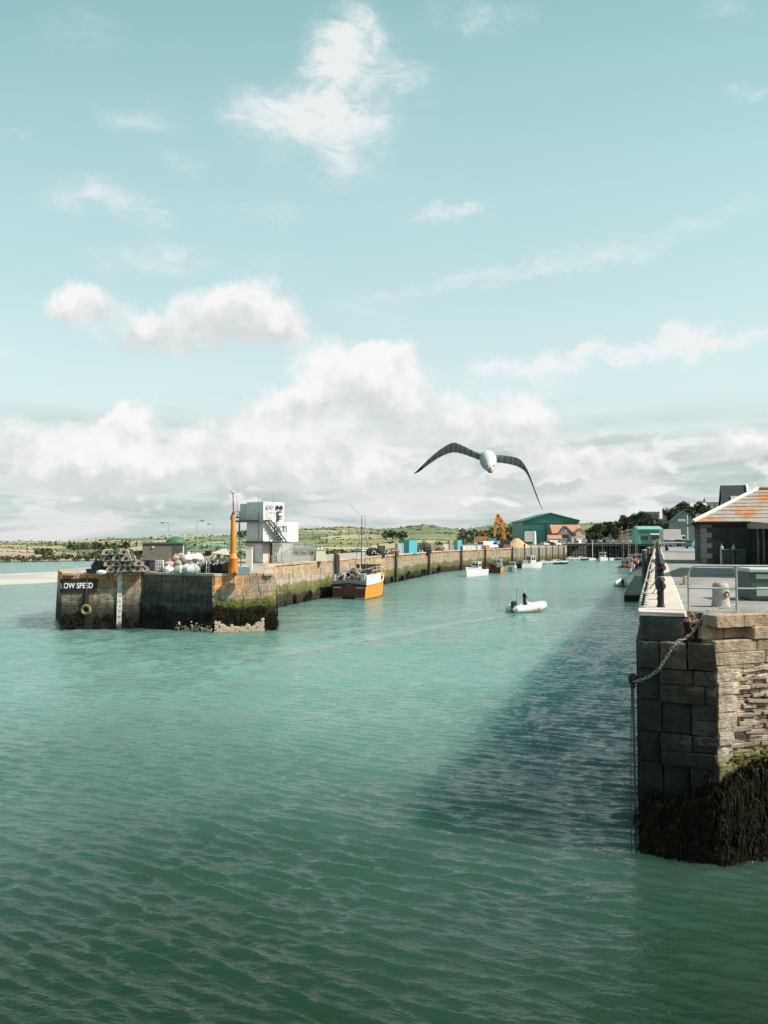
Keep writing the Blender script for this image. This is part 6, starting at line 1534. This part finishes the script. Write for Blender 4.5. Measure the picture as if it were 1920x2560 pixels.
heap2(1106, 3, 1.3, 1.2, mat('pale_gear', (.42, .38, .33), .95, .3, 4), 'pale fishing gear heap left of the tan bag')
heap2(1292, 14, 3.9, 3.0, mat('orange_sand', (.66, .40, .22), .95, .12, 2, .3, 6), 'cone of orange sand beside the excavator', 'sand_heap', 'sand heap', True)
heap2(1262, 8, 2.0, 1.3, mat('dark_spoil', (.16, .10, .07), .95, .3, 2), 'low dark spoil heap at the foot of the excavator', 'spoil_heap', 'spoil heap', True)
def box_thing(name, lab, cat, px, inland, w, l, h, m, rz=.3, lid=None):
    t = thing(name, lab, cat, iq(px, inland), rz); mb = MB(); mb.box(0, 0, h / 2, w, l, h); mb.build('body', m, t, bevel=.03)
    mb = MB(); mb.box(0, 0, h + .05, w * 1.03, l * 1.03, .1); mb.build('lid', lid or m, t)
    mb = MB()
    for s in (-1, 1): mb.box(s * w * .35, -l / 2 - .02, h / 2, .06, .05, h * .9)
    mb.build('rib', m, t); return t
CY = mat('sky_blue_panel', (.10, .42, .52), .5, .12, 2)
box_thing('blue_container', 'bright blue steel container on the inner quay behind the trawler', 'container', 1021, 4, 2.2, 2.6, 2.4, CY, math.radians(-38), CY)
box_thing('teal_tank', 'upright turquoise tank on the inner quay above the white fishing boat', 'tank', 1145, 5, 1.4, 1.4, 2.3, mat('turquoise', (.16, .50, .55), .5, .1, 2), .5)
box_thing('bulk_bag', 'tall tan bulk bag with pale top beside the turquoise tank', 'bag', 1126, 4, 1.0, 1.0, 2.1, SACK[2], .4, WHITE)
box_thing('blue_tank', 'small pale blue tank left of the excavator', 'tank', 1243, 8, 1.0, 1.0, 2.0, mat('pale_blue', (.22, .48, .55), .5, .1, 2), .4)
box_thing('green_skip', 'dark teal skip behind the white van', 'skip', 1228, 16, 2.2, 1.6, 2.6, TEAL, .3)
for k, (px, inl, lab) in enumerate(((1160, 4, 'leftmost white fish tub in the row right of the turquoise tank'), (1171, 4, 'second white fish tub from the turquoise tank'), (1182, 4, 'third white fish tub from the turquoise tank'), (1196, 4, 'rightmost white fish tub, next to the white van'))):
    t = box_thing('fish_tub', lab, 'fish tub', px, inl, 1.2, 1.0, .9, WHITE, .3); t['group'] = 'white fish tubs on the inner quay'
box_thing('fish_crate', 'dark stack of fish crates between the two net heaps', 'crate', 953, 6, 1.2, 1.0, 1.5, DGREY, .2)
box_thing('grey_locker', 'grey steel locker right of the red brown net heap', 'locker', 998, 6, 1.3, 1.0, 1.8, HULLG, .5)
box_thing('pallet_stack', 'stack of pale pallets behind the charcoal net heap', 'pallets', 1078, 7, 1.4, 1.2, 1.7, mat('pallet_wood', (.42, .33, .22), .9, .2, 3), .2)
box_thing('cream_box', 'cream box left of the tan bulk bag', 'box', 1113, 6, 1.2, 1.0, 1.4, CREAM, .3)
box_thing('orange_crate', 'small orange crate on the quay by the green skip', 'crate', 1216, 3, 1.2, 1.0, .9, ORANGE, .3)
for k, (px, inl, m, lab) in enumerate(((935, 5, NETD, 'black net heap close beside the wheelhouse boat'), (1048, 6, GREEN_NET, 'green net heap just right of the blue container'), (1190, 7, GREYN, 'grey net heap behind the white fish tubs'), (1250, 5, NETD, 'black net heap under the excavator'))):
    heap2(px, inl, 1.5, 1.3, m, lab)
# ---- cars and vans
TYRE = mat('tyre', (.02, .02, .02), .8, .2, 9); LAMP = mat('lamp_glass', (.75, .72, .65), .2, .1, 3); REDL = mat('tail_lamp', (.40, .03, .02), .3, .1, 3)
CARM = {}
def car_proto(colname, c, van=False):
    m = mat('car_' + colname, c, .3, .06, 1, spec=.5); t = thing('parked_car', 'x', 'car'); L, W = (4.9, 1.9) if van else (4.2, 1.75)
    if van: pr = [(-L/2, .35), (L/2, .35), (L/2, 1.0), (L/2 - .5, 1.15), (L/2 - 1.2, 2.0), (-L/2 + .1, 2.1), (-L/2, 1.9)]
    else: pr = [(-L/2, .32), (L/2, .32), (L/2, .75), (L/2 - .25, .85), (L/2 - 1.05, .95), (L/2 - 1.75, 1.42), (-L/2 + .9, 1.46), (-L/2 + .25, 1.0), (-L/2, .9)]
    mb = MB(); mb.extr([(p[0], p[1]) for p in pr], 'y', -W/2, W/2); mb.v = [(x, y * (1 if z < 1.0 else .88), z) for x, y, z in mb.v]; mb.build('body', m, t, bevel=.03)
    for s in (-1, 1):
        mb = MB(); mb.box(-.1 if not van else 1.3, s * (W/2 - .055), 1.18 if not van else 1.5, 2.1 if not van else .9, .05, .34 if not van else .5); mb.build('side_window', GLASS, t)
    mb = MB(); mb.box(L/2 - 1.37 if not van else L/2 - .86, 0, 1.2 if not van else 1.62, .06, W * .8, .5 if not van else .8, ry=-.98 if not van else -.7); mb.build('windscreen', GLASS, t)
    mb = MB(); mb.box(-L/2 + (.52 if not van else .0), 0, 1.25 if not van else 1.55, .06, W * .78, .5, ry=.95 if not van else 0); mb.build('rear_window', GLASS, t)
    for x in (-L*.30, L*.31):
        for s in (-1, 1):
            mb = MB(); mb.cyl((x, s * (W/2 - .1), .31), (x, s * (W/2 + .02), .31), .31, n=12); w = mb.build('wheel', TYRE, t); mb = MB(); mb.cyl((x, s * (W/2 + .02), .31), (x, s * (W/2 + .03), .31), .18, n=8); mb.build('rim', GREYMET, w)
    for s in (-1, 1):
        mb = MB(); mb.box(L/2 - .02, s * W * .36, .70, .08, .3, .14); mb.build('headlight', LAMP, t); mb = MB(); mb.box(-L/2 + .01, s * W * .40, .8, .06, .18, .24); mb.build('tail_light', REDL, t)
    CARM[colname] = t; return t
for cn, c, v in (('white', (.78, .78, .77), 0), ('silver', (.50, .52, .53), 0), ('black', (.02, .02, .022), 0), ('blue', (.05, .16, .24), 0), ('red', (.35, .04, .035), 0), ('grey', (.16, .17, .18), 0), ('teal', (.06, .28, .30), 0), ('whitevan', (.80, .80, .79), 1)): car_proto(cn, c, v)
used = set()
def car(cn, p, rz, lab, group):
    if cn in used: o = copy_tree(CARM[cn])
    else: o = CARM[cn]; used.add(cn)
    o.location = p; o.rotation_euler = (0, 0, rz); o['label'] = lab; o['group'] = group
    o['category'] = 'van' if 'van' in cn else 'car'
    if 'van' in cn: o.name = 'parked_van'
    return o
car('whitevan', iq(1222, 5), .5, 'white van with dark window band beside the excavator', 'vehicles on the inner quay')
JZ = 5.55
jy = 276.
cl = [(1462, 'silver'), (1474, 'black'), (1487, 'grey'), (1500, 'silver'), (1512, 'blue'), (1525, 'white'), (1538, 'black'), (1551, 'red'), (1564, 'silver'), (1577, 'white'), (1590, 'grey'), (1603, 'teal'), (1616, 'black')]
ordn = ['first', 'second', 'third', 'fourth', 'fifth', 'sixth', 'seventh', 'eighth', 'ninth', 'tenth', 'eleventh', 'twelfth', 'thirteenth']
for k, (px, cn) in enumerate(cl):
    car(cn, Vector(((px - 960) / F * jy, jy, JZ)), math.radians(70 + 35 * (k % 3)), '%s car parked on the dark jetty, %s from the left' % (cn, ordn[k]), 'cars parked along the dark jetty')
for k, (px, cn) in enumerate(((1362, 'silver'), (1374, 'red'), (1386, 'whitevan'), (1400, 'white'), (1412, 'white'), (1446, 'whitevan'))):
    Y = 268 + 3 * k; car(cn, Vector(((px - 960) / F * Y, Y, 4.95 if Y > 283 else PZ + .02)), R(0, 3), '%s parked in front of the green shed, %s from the white silo' % ({'whitevan': 'white van'}.get(cn, cn + ' car'), ordn[k]), 'vehicles below the green shed')
for k, (px, py, cn, rz, lab) in enumerate(((1740, 1371, 'teal', .5, 'teal car parked close behind the stone shed'), (1668, 1367, 'blue', .2, 'blue car leftmost in the row on the near quay'), (1684, 1366.5, 'silver', .1, 'silver car in the middle of the row on the near quay'), (1701, 1366, 'black', .15, 'black car right in the row on the near quay'), (1716, 1367, 'red', 1.2, 'red car nearest the white lamp column'), (1655, 1362, 'white', .3, 'white car behind the person in hi vis'))):
    car(cn, gp(px, py, QZ), rz, lab, 'cars on the near quay')
# ---- excavator
ep = iq(1258, 10); ex = thing('excavator', 'tall orange excavator with folded boom working on the inner quay', 'excavator', ep)
Ye = ep.y
def el(px, py): p = at(px, py, Ye); return Vector((p.x - ep.x, 0, p.z - ep.z))
for s in (-.8, .8):
    mb = MB(); mb.box(.2, s, .45, 3.4, .55, .8); mb.build('track', BLACK, ex, bevel=.1)
mb = MB(); mb.box(.5, 0, 1.5, 2.6, 2.0, 1.1); mb.build('body', mat('digger_dark', (.05, .045, .04), .6, .2, 3), ex, bevel=.06)
mb = MB(); mb.box(-.5, -.5, 2.4, 1.0, .95, 1.5, tx=.9); cb_ = mb.build('cab', ORANGE, ex); mb = MB(); mb.box(-.5, -1.0, 2.5, .7, .05, .9); mb.build('window', GLASS, cb_)
def beam(a, b, w0, w1, name, m=ORANGE):
    mb = MB(); d = (b - a).normalized(); n_ = Vector((-d.z, 0, d.x)); mb._add([a + n_*w0 + Vector((0, -.22, 0)), a - n_*w0 + Vector((0, -.22, 0)), b - n_*w1 + Vector((0, -.22, 0)), b + n_*w1 + Vector((0, -.22, 0)), a + n_*w0 + Vector((0, .22, 0)), a - n_*w0 + Vector((0, .22, 0)), b - n_*w1 + Vector((0, .22, 0)), b + n_*w1 + Vector((0, .22, 0))], [(0,1,2,3),(7,6,5,4),(0,3,7,4),(1,5,6,2),(3,2,6,7),(0,4,5,1)]); return mb.build(name, m, ex)
beam(el(1262, 1348), el(1253, 1302), .42, .62, 'boom'); beam(el(1253, 1304), el(1244, 1285), .62, .25, 'boom')
beam(el(1244, 1287), el(1240, 1310), .3, .50, 'stick'); beam(el(1240, 1308), el(1236, 1344), .48, .22, 'stick')
beam(el(1258, 1330), el(1243, 1306), .12, .12, 'hydraulic_ram', RUST); beam(el(1236, 1342), el(1238, 1356), .35, .6, 'bucket', RUST)
# small orange cabin roof left of it, poles
t = thing('orange_cabin', 'low orange roofed cabin behind the white fish tubs', 'cabin', iq(1204, 26)); mb = MB(); mb.box(0, 0, 1.1, 4.2, 2.4, 2.2); mb.build('wall', OFFWHITE, t); mb = MB(); mb.extr([(-2.3, 2.2), (2.3, 2.2), (1.5, 3.3), (-1.5, 3.3)], 'y', -1.4, 1.4); mb.build('roof', ORANGE, t)
mb = MB(); mb.box(-.8, -1.22, 1.3, .9, .06, .8); mb.build('window', GLASS, t)
for k, (px, yt, lab) in enumerate(((1090, 1335, 'slim pale pole over the grey net heap'), (1118, 1318, 'taller slim pole left of the tan bag'), (1186, 1330, 'slim pole above the fish tubs'))):
    b = iq(px, 8); t = thing('flag_pole', lab, 'pole', b, 0, 'slim poles on the inner quay'); h = at(px, yt, b.y).z - b.z; mb = MB(); mb.cyl((0, 0, 0), (0, 0, h), .07, .04, 6); mb.build('pole', GREYMET, t); mb = MB(); mb.ball((0, 0, h), .1, 6, 4); mb.build('finial', OFFWHITE, t)
# ============================================================ BUILDINGS AT THE HEAD OF THE HARBOUR
def frame_at(px, Y, z): p = at(px, 1345, Y); return Vector((p.x, Y, z))
def house(name, lab, cat, p, rz, w, d, h, rh, wall, roofm, wins=(), gable='x', chim=False, ov=.25, door=None):
    """origin at the middle of the front foot; front faces -y"""
    t = thing(name, lab, cat, p, rz)
    if gable == 'front':   # gable end faces the front
        mb = MB(); mb.extr([(-w/2, 0), (w/2, 0), (w/2, h), (0, h + rh), (-w/2, h)], 'y', 0, d); mb.build('wall', wall, t)
        mb = MB(); s = rh / (w / 2)
        mb.extr([(-w/2 - ov, h - s*ov), (0, h + rh), (w/2 + ov, h - s*ov), (w/2 + ov, h - s*ov + .22), (0, h + rh + .24), (-w/2 - ov, h - s*ov + .22)], 'y', -ov, d + ov)
    else:
        mb = MB(); mb.extr([(0, 0), (d, 0), (d, h), (d/2, h + rh), (0, h)], 'x', -w/2, w/2); mb.build('wall', wall, t)
        mb = MB(); s = rh / (d / 2)
        mb.extr([(-ov, h - s*ov), (d/2, h + rh), (d + ov, h - s*ov), (d + ov, h - s*ov + .22), (d/2, h + rh + .24), (-ov, h - s*ov + .22)], 'x', -w/2 - ov, w/2 + ov)
    rf = mb.build('roof', roofm, t)
    for (x, z, ww, hh) in wins:
        mb = MB(); mb.box(x, -.02, z, ww + .16, .10, hh + .16); f = mb.build('window', WHITE, t); mb = MB(); mb.box(x, -.06, z, ww, .06, hh); mb.build('pane', GLASS, f)
    if door:
        mb = MB(); mb.box(door, -.04, 1.0, .95, .1, 2.0); mb.build('door', TEAL, t)
    if chim:
        mb = MB(); mb.box(w * .35, d / 2, h + rh + .4, .8, .6, 1.6); c_ = mb.build('chimney', wall, rf); mb = MB(); mb.cyl((w*.35, d/2, h + rh + 1.2), (w*.35, d/2, h + rh + 1.6), .15, n=6); mb.build('pot', RUST, c_)
    return t
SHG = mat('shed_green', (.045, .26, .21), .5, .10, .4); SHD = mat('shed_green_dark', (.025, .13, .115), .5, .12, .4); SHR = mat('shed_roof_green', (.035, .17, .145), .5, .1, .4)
gs = frame_at(1377, 305, 4.9); S_ = 305 / F
gsd = thing('green_shed', 'large teal green industrial shed with wide gable and open dark bay', 'shed', gs, .0)
def gx(px): return (px - 1377) * S_
def gz(py): return (1345 - py) * S_ + EYE - 4.9
mb = MB(); mb.extr([(gx(1308), 0), (gx(1447), 0), (gx(1447), gz(1302)), (gx(1376), gz(1284)), (gx(1308), gz(1304))], 'y', 0, 26); mb.build('wall', SHG, gsd)
mb = MB(); mb.extr([(gx(1305), gz(1304.5)), (gx(1376), gz(1284)), (gx(1450), gz(1302.5)), (gx(1450), gz(1300.5)), (gx(1376), gz(1281.5)), (gx(1305), gz(1302))], 'y', -.8, 27); mb.build('roof', SHR, gsd)
mb = MB(); mb.extr([(gx(1309), gz(1304)), (gx(1446), gz(1302.5)), (gx(1446), gz(1307)), (gx(1309), gz(1308))], 'y', -.25, .05); mb.build('fascia', SHR, gsd)
for k in range(28):
    mb = MB(); x = gx(1309) + (gx(1446) - gx(1309)) * (k + .5) / 28; mb.box(x, -.06, gz(1316), .12, .1, gz(1309) - gz(1324)); mb.build('cladding_rib', SHG, gsd)
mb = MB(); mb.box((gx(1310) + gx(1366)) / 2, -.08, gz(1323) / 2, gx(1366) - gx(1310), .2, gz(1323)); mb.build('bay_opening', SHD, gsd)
mb = MB(); mb.box(gx(1325), -.25, gz(1325) * .5 + .3, 4.6, .12, gz(1330) * .85); mb.build('roller_door', OFFWHITE, gsd)
mb = MB(); mb.box(gx(1369), -.2, gz(1304) / 2, .9, .4, gz(1304)); mb.build('corner_post', SHD, gsd)
mb = MB(); mb.box(gx(1448.5), .2, gz(1310), .5, .6, gz(1301) - gz(1320)); mb.build('corner_flashing', WHITE, gsd)
sl = thing('white_silo', 'narrow white upright silo in front of the green shed', 'silo', frame_at(1336, 290, 4.9))
mb = MB(); h = (1345 - 1330) * 290 / F + EYE - 4.9; mb.cyl((0, 0, 0), (0, 0, h), .75, .62, 14); mb.build('tower', WHITE, sl, smooth=True); mb = MB(); mb.ball((0, 0, h), .64, 14, 5, sz=.6, half=True); mb.build('cap', OFFWHITE, sl)
STH = mat('house_stone', (.30, .28, .26), .9, .2, 1, .3, 6); TILE = mat('orange_tile', (.52, .25, .15), .85, .15, 1.5); RENP = mat('pink_render', (.66, .50, .42), .85, .1, 1)
S2 = 292 / F
hs_ = house('stone_house', 'stone house with orange tiled roof in front of the green shed', 'house', frame_at(1418, 295, 4.9), .05, 74 * S2, 7, 4.6, 3.1, STH, TILE, [(-3.9, 2.2, .9, 1.1), (3.6, 2.2, .9, 1.1), (5.0, 2.2, .9, 1.1)], door=2.2)
mb = MB(); mb.extr([(-4.4, 0), (2.4, 0), (2.4, 3.9), (-1.0, 7.0), (-4.4, 3.9)], 'y', -1.5, 3.5); wg = mb.build('gable_wing', STH, hs_)
mb = MB(); mb.extr([(-4.9, 3.4), (-1.0, 7.0), (2.9, 3.4), (2.9, 3.75), (-1.0, 7.4), (-4.9, 3.75)], 'y', -1.8, 3.5); mb.build('roof', mat('slate_grey', (.17, .16, .155), .7, .15, 2), wg)
for x in (-1.9, -1.0, -.1):
    mb = MB(); mb.box(x, -1.55, 3.4, .65, .12, 1.3); mb.build('window', GLASS, wg)
mb = MB(); mb.cyl((-1.0, -1.6, 5.4), (-1.0, -1.45, 5.4), .4, n=12); mb.build('round_window', OFFWHITE, wg)
house('pink_house', 'small pink rendered building at the right end of the stone house', 'house', frame_at(1452, 290, 4.9), .0, 3.6, 5, 4.6, 1.6, RENP, TILE, [(-.6, 2.8, .8, 1.0)], 'front')
house('pink_store', 'low pink store with white door left of the stone house', 'store', frame_at(1388, 288, 4.9), .0, 5.0, 4, 2.3, 1.2, RENP, TILE, [(1.4, 1.3, .7, .7)], 'x', door=-.8)
t = thing('white_kiosk', 'white kiosk with dark doorway at the corner of the dark jetty', 'kiosk', frame_at(1440, 286, 4.9)); mb = MB(); mb.box(0, 0, 1.5, 3.6, 2.4, 3.0); mb.build('wall', WHITE, t); mb = MB(); mb.box(-.6, -1.22, 1.3, .9, .06, 2.2); mb.build('door', GLASS, t); mb = MB(); mb.box(0, 0, 3.08, 3.9, 2.7, .16); mb.build('roof', OFFWHITE, t)
# dark jetty closing the harbour
jt = thing('dark_jetty', 'dark timber jetty on close set piles across the head of the harbour', 'jetty', frame_at(1420, 270, 0))
JL = (1634 - 1420) * 270 / F; DKT = mat('jetty_timber', (.05, .048, .045), .9, .35, 2, .4, 6)
mb = MB(); mb.box(JL / 2, 5, JZ - .22, JL, 11, .4); mb.build('deck', mat('jetty_deck', (.42, .37, .33), .9, .12, .5), jt)
mb = MB(); mb.box(JL / 2, -.6, JZ - .55, JL, .3, .9); mb.build('fascia', DKT, jt)
mb = MB(); mb.box(JL * .75, -.80, JZ - .05, JL * .5, .08, .22); mb.build('edge_board', CONCRETE, jt)
pm = MB(); pm.cyl((0, 0, -.8), (0, 0, JZ - .4), .22, .2, 8); pme = pm.mesh('pile', DKT)
nx_ = int(JL / 1.05)
for k in range(nx_): link('pile', pme, jt, loc=(.4 + k * 1.05, -.45 + .25 * (k % 2), 0))
for z in (1.4, 3.2):
    mb = MB(); mb.box(JL / 2, -.2, z, JL, .25, .3); mb.build('waling', DKT, jt)
mb = MB(); mb.box(JL * .62, 2.2, 2.4, JL * .76, .3, 5.4); mb.build('shade_backing', DKT, jt)  # dark sheet added to stand for the shade under the deck
mb = MB(); mb.cyl((8.6, -.9, -.5), (8.6, -.9, 6.6), .16, n=6); mb.build('pale_pile', OFFWHITE, jt)
for z in (JZ + .5, JZ + .95):
    mb = MB(); mb.cyl((JL * .5, -.6, z), (JL, -.6, z), .05, n=5); mb.build('rail', GREYMET, jt)
for k in range(9):
    mb = MB(); x = JL * (.5 + .5 * k / 8); mb.cyl((x, -.6, JZ), (x, -.6, JZ + .95), .05, n=5); mb.build('rail_post', GREYMET, jt)
for k, (px, yt, lab) in enumerate(((1555, 1318, 'tan lamp column standing on the jetty'), (1568, 1325, 'lamp column with a crossbar on the jetty'))):
    b = frame_at(px, 279, JZ); t = thing('lamp_column', lab, 'lamp post', b, 0, 'lamp columns on the jetty'); h = (1345 - yt) * 279 / F + EYE - JZ; mb = MB(); mb.cyl((0, 0, 0), (0, 0, h), .12, .08, 6); mb.build('pole', mat('tan_column', (.40, .32, .24), .7, .1, 3) if k == 0 else GREYMET, t); mb = MB(); mb.box(.5 * k, 0, h, .5 + 1.6 * k, .3, .2); mb.build('lantern', OFFWHITE, t)
# wooded hill behind, with houses along its top
TOPL = [(1405, 1342), (1450, 1335), (1500, 1325), (1560, 1306), (1620, 1288), (1700, 1277), (1760, 1268), (1900, 1250), (2300, 1235), (2700, 1235)]
def wh_pt(px, t):
    Y = 318 + 102 * t; yt = interp(px, TOPL); zt = (1345 - yt) / F * 420 + EYE - 3.0
    return Vector(((px - 960) / F * Y, Y, 4.6 + (zt - 4.6) * (t ** .8)))
mb = MB(); NXh, NTh = 40, 8
for i in range(NXh):
    for j in range(NTh):
        a, b = 1405 + 1295 * i / NXh, 1405 + 1295 * (i + 1) / NXh; mb.face([wh_pt(a, j / NTh), wh_pt(b, j / NTh), wh_pt(b, (j + 1) / NTh), wh_pt(a, (j + 1) / NTh)])
    a, b = wh_pt(1405 + 1295 * i / NXh, 1), wh_pt(1405 + 1295 * (i + 1) / NXh, 1); mb.face([a, b, b + Vector((b.x * .3, 130, -14)), a + Vector((a.x * .3, 130, -14))])
struct(mb.build('wooded_hill', mat('hill_scrub', (.07, .075, .035), .95, .3, .2, .5, 2), smooth=True))
BARK = mat('bark', (.08, .065, .05), .9, .2, 4)
def tree_proto(k, r, h):
    t = thing('leafy_tree', 'x', 'tree'); mb = MB()
    mb.tube([(0, 0, -.6), (.1, 0, h * .25), (-.1, .1, h * .5)], r * .09, 6)
    for a in (0, 2, 4): mb.cyl((0, 0, h * .3), (r * .5 * math.cos(a + k), r * .5 * math.sin(a + k), h * .62), r * .05, r * .02, 5)
    mb.build('trunk', BARK, t)
    mb = MB(); rr = random.Random(60 + k)
    for j in range(15):
        a = rr.uniform(0, 6.28); q_ = rr.random() ** .5; z = h * rr.uniform(.22, .86); w = r * .72 * math.sqrt(max(.1, 1 - ((z / h - .5) / .55) ** 2)); leaf_clump(mb, (q_ * w * math.cos(a), q_ * w * math.sin(a), z), r * .46, 44, r * .13)
    mb.build('crown', LEAF, t); return t
TP = [tree_proto(k, r, h) for k, (r, h) in enumerate(((3.0, 6.5), (3.6, 6.0), (2.6, 7.4)))]
rr = random.Random(77); tl = []
for k in range(76):
    px = rr.uniform(1425, 1800); tl.append((px, rr.random() ** .8))
tl += [(1592, .9)]
tl.sort(key=lambda q_: q_[0]); usedt = set()
for k, (px, tt) in enumerate(tl):
    i = rr.randrange(3)
    if i in usedt: o = copy_tree(TP[i])
    else: o = TP[i]; usedt.add(i)
    o.location = wh_pt(px, tt) - Vector((0, 0, .4)); o.rotation_euler = (0, 0, rr.uniform(0, 6)); sc_ = rr.uniform(.72, 1.30) * (1 if px > 1480 else .6); o.scale = (sc_ * 1.1, sc_ * 1.1, sc_)
    o['group'] = 'trees on the wooded hill'; lm = 'left of flat topped house' if px < 1600 else 'below flat topped house' if px < 1660 else 'below long pale house' if px < 1720 else 'near white lamp column'
    o['label'] = '%s %s tree, %s wooded slope, %s' % ('large' if sc_ > .95 else 'small', ('broad', 'spreading', 'upright')[i], 'upper' if tt > .62 else 'middle' if tt > .3 else 'lower', lm if px > 1500 else 'at its low left end')
twins = {}
for o in bpy.data.objects:
    if o.get('group') == 'trees on the wooded hill': twins.setdefault(o['label'], []).append(o)
for lab, os_ in twins.items():
    if len(os_) > 1:
        os_.sort(key=lambda o: o.location.x / o.location.y)
        for k, o in enumerate(os_): o['label'] = lab + ', %s from left of %d' % (ordn[k], len(os_))
# trees beside the pink house
for k, (px, Y, s_, lab) in enumerate(((1470, 300, .8, 'pale green tree just right of the pink house'), (1490, 305, .9, 'darker tree right of the pale green one'), (1100, 232, .55, 'dark tree behind the grey net heap'), (1150, 240, .6, 'dark tree behind the turquoise tank'), (1128, 238, .5, 'dark tree behind the tan bag'))):
    o = copy_tree(TP[k % 3]); o.location = frame_at(px, Y, 4.6 if px > 1200 else 1.2); o.scale = (s_,) * 3; o['label'] = lab; o['group'] = 'trees at the head of the harbour'
SLATE = mat('slate_roof', (.13, .135, .14), .7, .15, 2); PALEW = mat('pale_render', (.56, .55, .52), .8, .1, 1); GREYW = mat('grey_render', (.36, .38, .38), .8, .1, 1)
def hilltop(px, w, h, rh, lab, m, rm, t_=.97, wins=True, gable='x', chim=True):
    p = wh_pt(px, t_); house('hilltop_house', lab, 'house', p + Vector((0, 0, -.5)), -.15, w, 6, h, rh, m, rm, [(w * f, h * .62, 1.0, 1.0) for f in (-.32, -.08, .16, .34)] if wins else (), gable, chim)['group'] = 'houses along the hilltop'
hilltop(1632, 7.5, 5.0, .6, 'grey flat topped house at the left end of the hilltop', GREYW, GREYW, chim=False)
hilltop(1690, 12, 4.2, 1.9, 'long pale house with low grey roof on the hilltop', PALEW, mat('pale_slate', (.34, .36, .36), .7, .1, 2))
hilltop(1745, 10, 4.4, 2.2, 'pale house with a chimney above the near quay buildings', PALEW, PALEW)
hilltop(1792, 11, 5.5, 3.0, 'big pale gabled house behind the stone shed roof', PALEW, mat('pale_slate2', (.42, .42, .40), .7, .1, 2), 1.0)
# buildings along the near quay behind the cars
def nq(px, Y, z=QZ): return frame_at(px, Y, z)
house('dark_house', 'dark slate roofed house with white verge just behind the stone shed', 'house', nq(1843, 92), -.30, 2.6, 5, 4.9, 3.4, PALEW, mat('black_slate', (.03, .035, .037), .6, .15, 2), [], 'x')
sk = [o for o in bpy.data.objects if o.name.startswith('dark_house')][0]
mb = MB(); mb.box(-.1, 1.1, 6.75, .8, .1, .8, rx=-.63); mb.build('skylight', GREYMET, sk); mb = MB(); mb.cyl((1.55, -.3, 4.8), (1.55, 2.5, 8.6), .18, n=4); mb.build('verge_board', WHITE, sk)
house('slate_cottage', 'long dark slate roofed building between the hill and the stone shed', 'house', nq(1780, 150), -.4, 5.5, 7, 3.4, 3.2, mat('green_render', (.12, .16, .14), .8, .1, 1), SLATE, [(-1.5, 1.8, 1, 1)], 'x')
house('grey_warehouse', 'grey green clad building with slate gable beside the white lamp column', 'building', nq(1712, 185), -.25, 5.2, 9, 6.0, 2.4, mat('grey_green_cladding', (.22, .28, .26), .6, .1, 1), SLATE, [(-1.2, 2.4, 1, 1.2)], 'front')
house('teal_shop', 'bright teal green shop front with dark fascia left of the white lorry', 'shop', nq(1626, 225), .0, 7.2, 6, 4.4, .8, mat('shop_teal', (.12, .46, .36), .5, .1, 1), mat('shop_roof', (.20, .45, .38), .6, .1, 1), [(-1.8, 1.9, 2.2, 1.6), (1.6, 1.9, 2.6, 1.4)], 'x')
t = [o for o in bpy.data.objects if o.name.startswith('teal_shop')][0]; mb = MB(); mb.box(0, -.12, 3.7, 6.8, .2, .7); mb.build('fascia', SHD, t); mb = MB(); mb.box(1.5, -.5, 2.95, 3.4, .9, .12, rx=.3); mb.build('awning', WHITE, t)
lo_ = thing('white_lorry', 'white box lorry parked beyond the cars on the near quay', 'lorry', nq(1675, 165), .0)
mb = MB(); mb.box(0, 0, 2.35, 3.9, 2.4, 2.7); mb.build('box_body', mat('lorry_white', (.70, .68, .65), .6, .08, 1), lo_, bevel=.04); mb = MB(); mb.box(2.5, 0, 1.5, 1.0, 2.2, 2.0, tx=.85); cb2 = mb.build('cab', WHITE, lo_); mb = MB(); mb.box(2.6, -1.08, 1.9, .6, .06, .6); mb.build('window', GLASS, cb2)
mb = MB(); mb.box(.4, 0, .75, 5.4, 1.6, .3); mb.build('chassis', BLACK, lo_)
for x in (-1.2, 2.4):
    for y in (-1, 1): mb = MB(); mb.cyl((x, y - .14, .48), (x, y + .14, .48), .48, n=12); mb.build('wheel', TYRE, lo_)
b = nq(1719, 140); t = thing('white_lamp_column', 'white lamp column with floodlights on a bracket by the near quay cars', 'lamp post', b); h = (1345 - 1287) * 140 / F + EYE - QZ
mb = MB(); mb.cyl((0, 0, 0), (0, 0, h), .13, .10, 8); mb.build('pole', WHITE, t); mb = MB(); mb.cyl((0, 0, h - 1.3), (-1.5, 0, h - 1.2), .05, n=5); mb.build('bracket', GREYMET, t)
for x in (-.7, -1.2, -1.6): mb = MB(); mb.box(x, -.1, h - 1.0, .42, .3, .3, ry=.4); mb.build('floodlight', OFFWHITE, t)
# long white barrier in front of the cars and a dark mooring bollard by the person
b = gp(1660, 1370, QZ); t = thing('quay_barrier', 'long low pale barrier rail behind the person in hi vis', 'barrier', b, -.1); mb = MB(); mb.box(2.4, 0, 1.0, 5.6, .08, .22); mb.build('rail', OFFWHITE, t)
for x in (0, 1.6, 3.2, 4.8): mb = MB(); mb.box(x, .06, .5, .1, .1, 1.0); mb.build('post', GREYMET, t)
b = gp(1667, 1377, QZ); t = thing('iron_bollard', 'small dark iron bollard right of the person in hi vis', 'bollard', b); mb = MB(); mb.cyl((0, 0, 0), (0, 0, .5), .26, .2, 10); mb.build('post', BLACK, t); mb = MB(); mb.cyl((0, 0, .5), (0, 0, .65), .32, .28, 10); mb.build('cap', RUST, t)
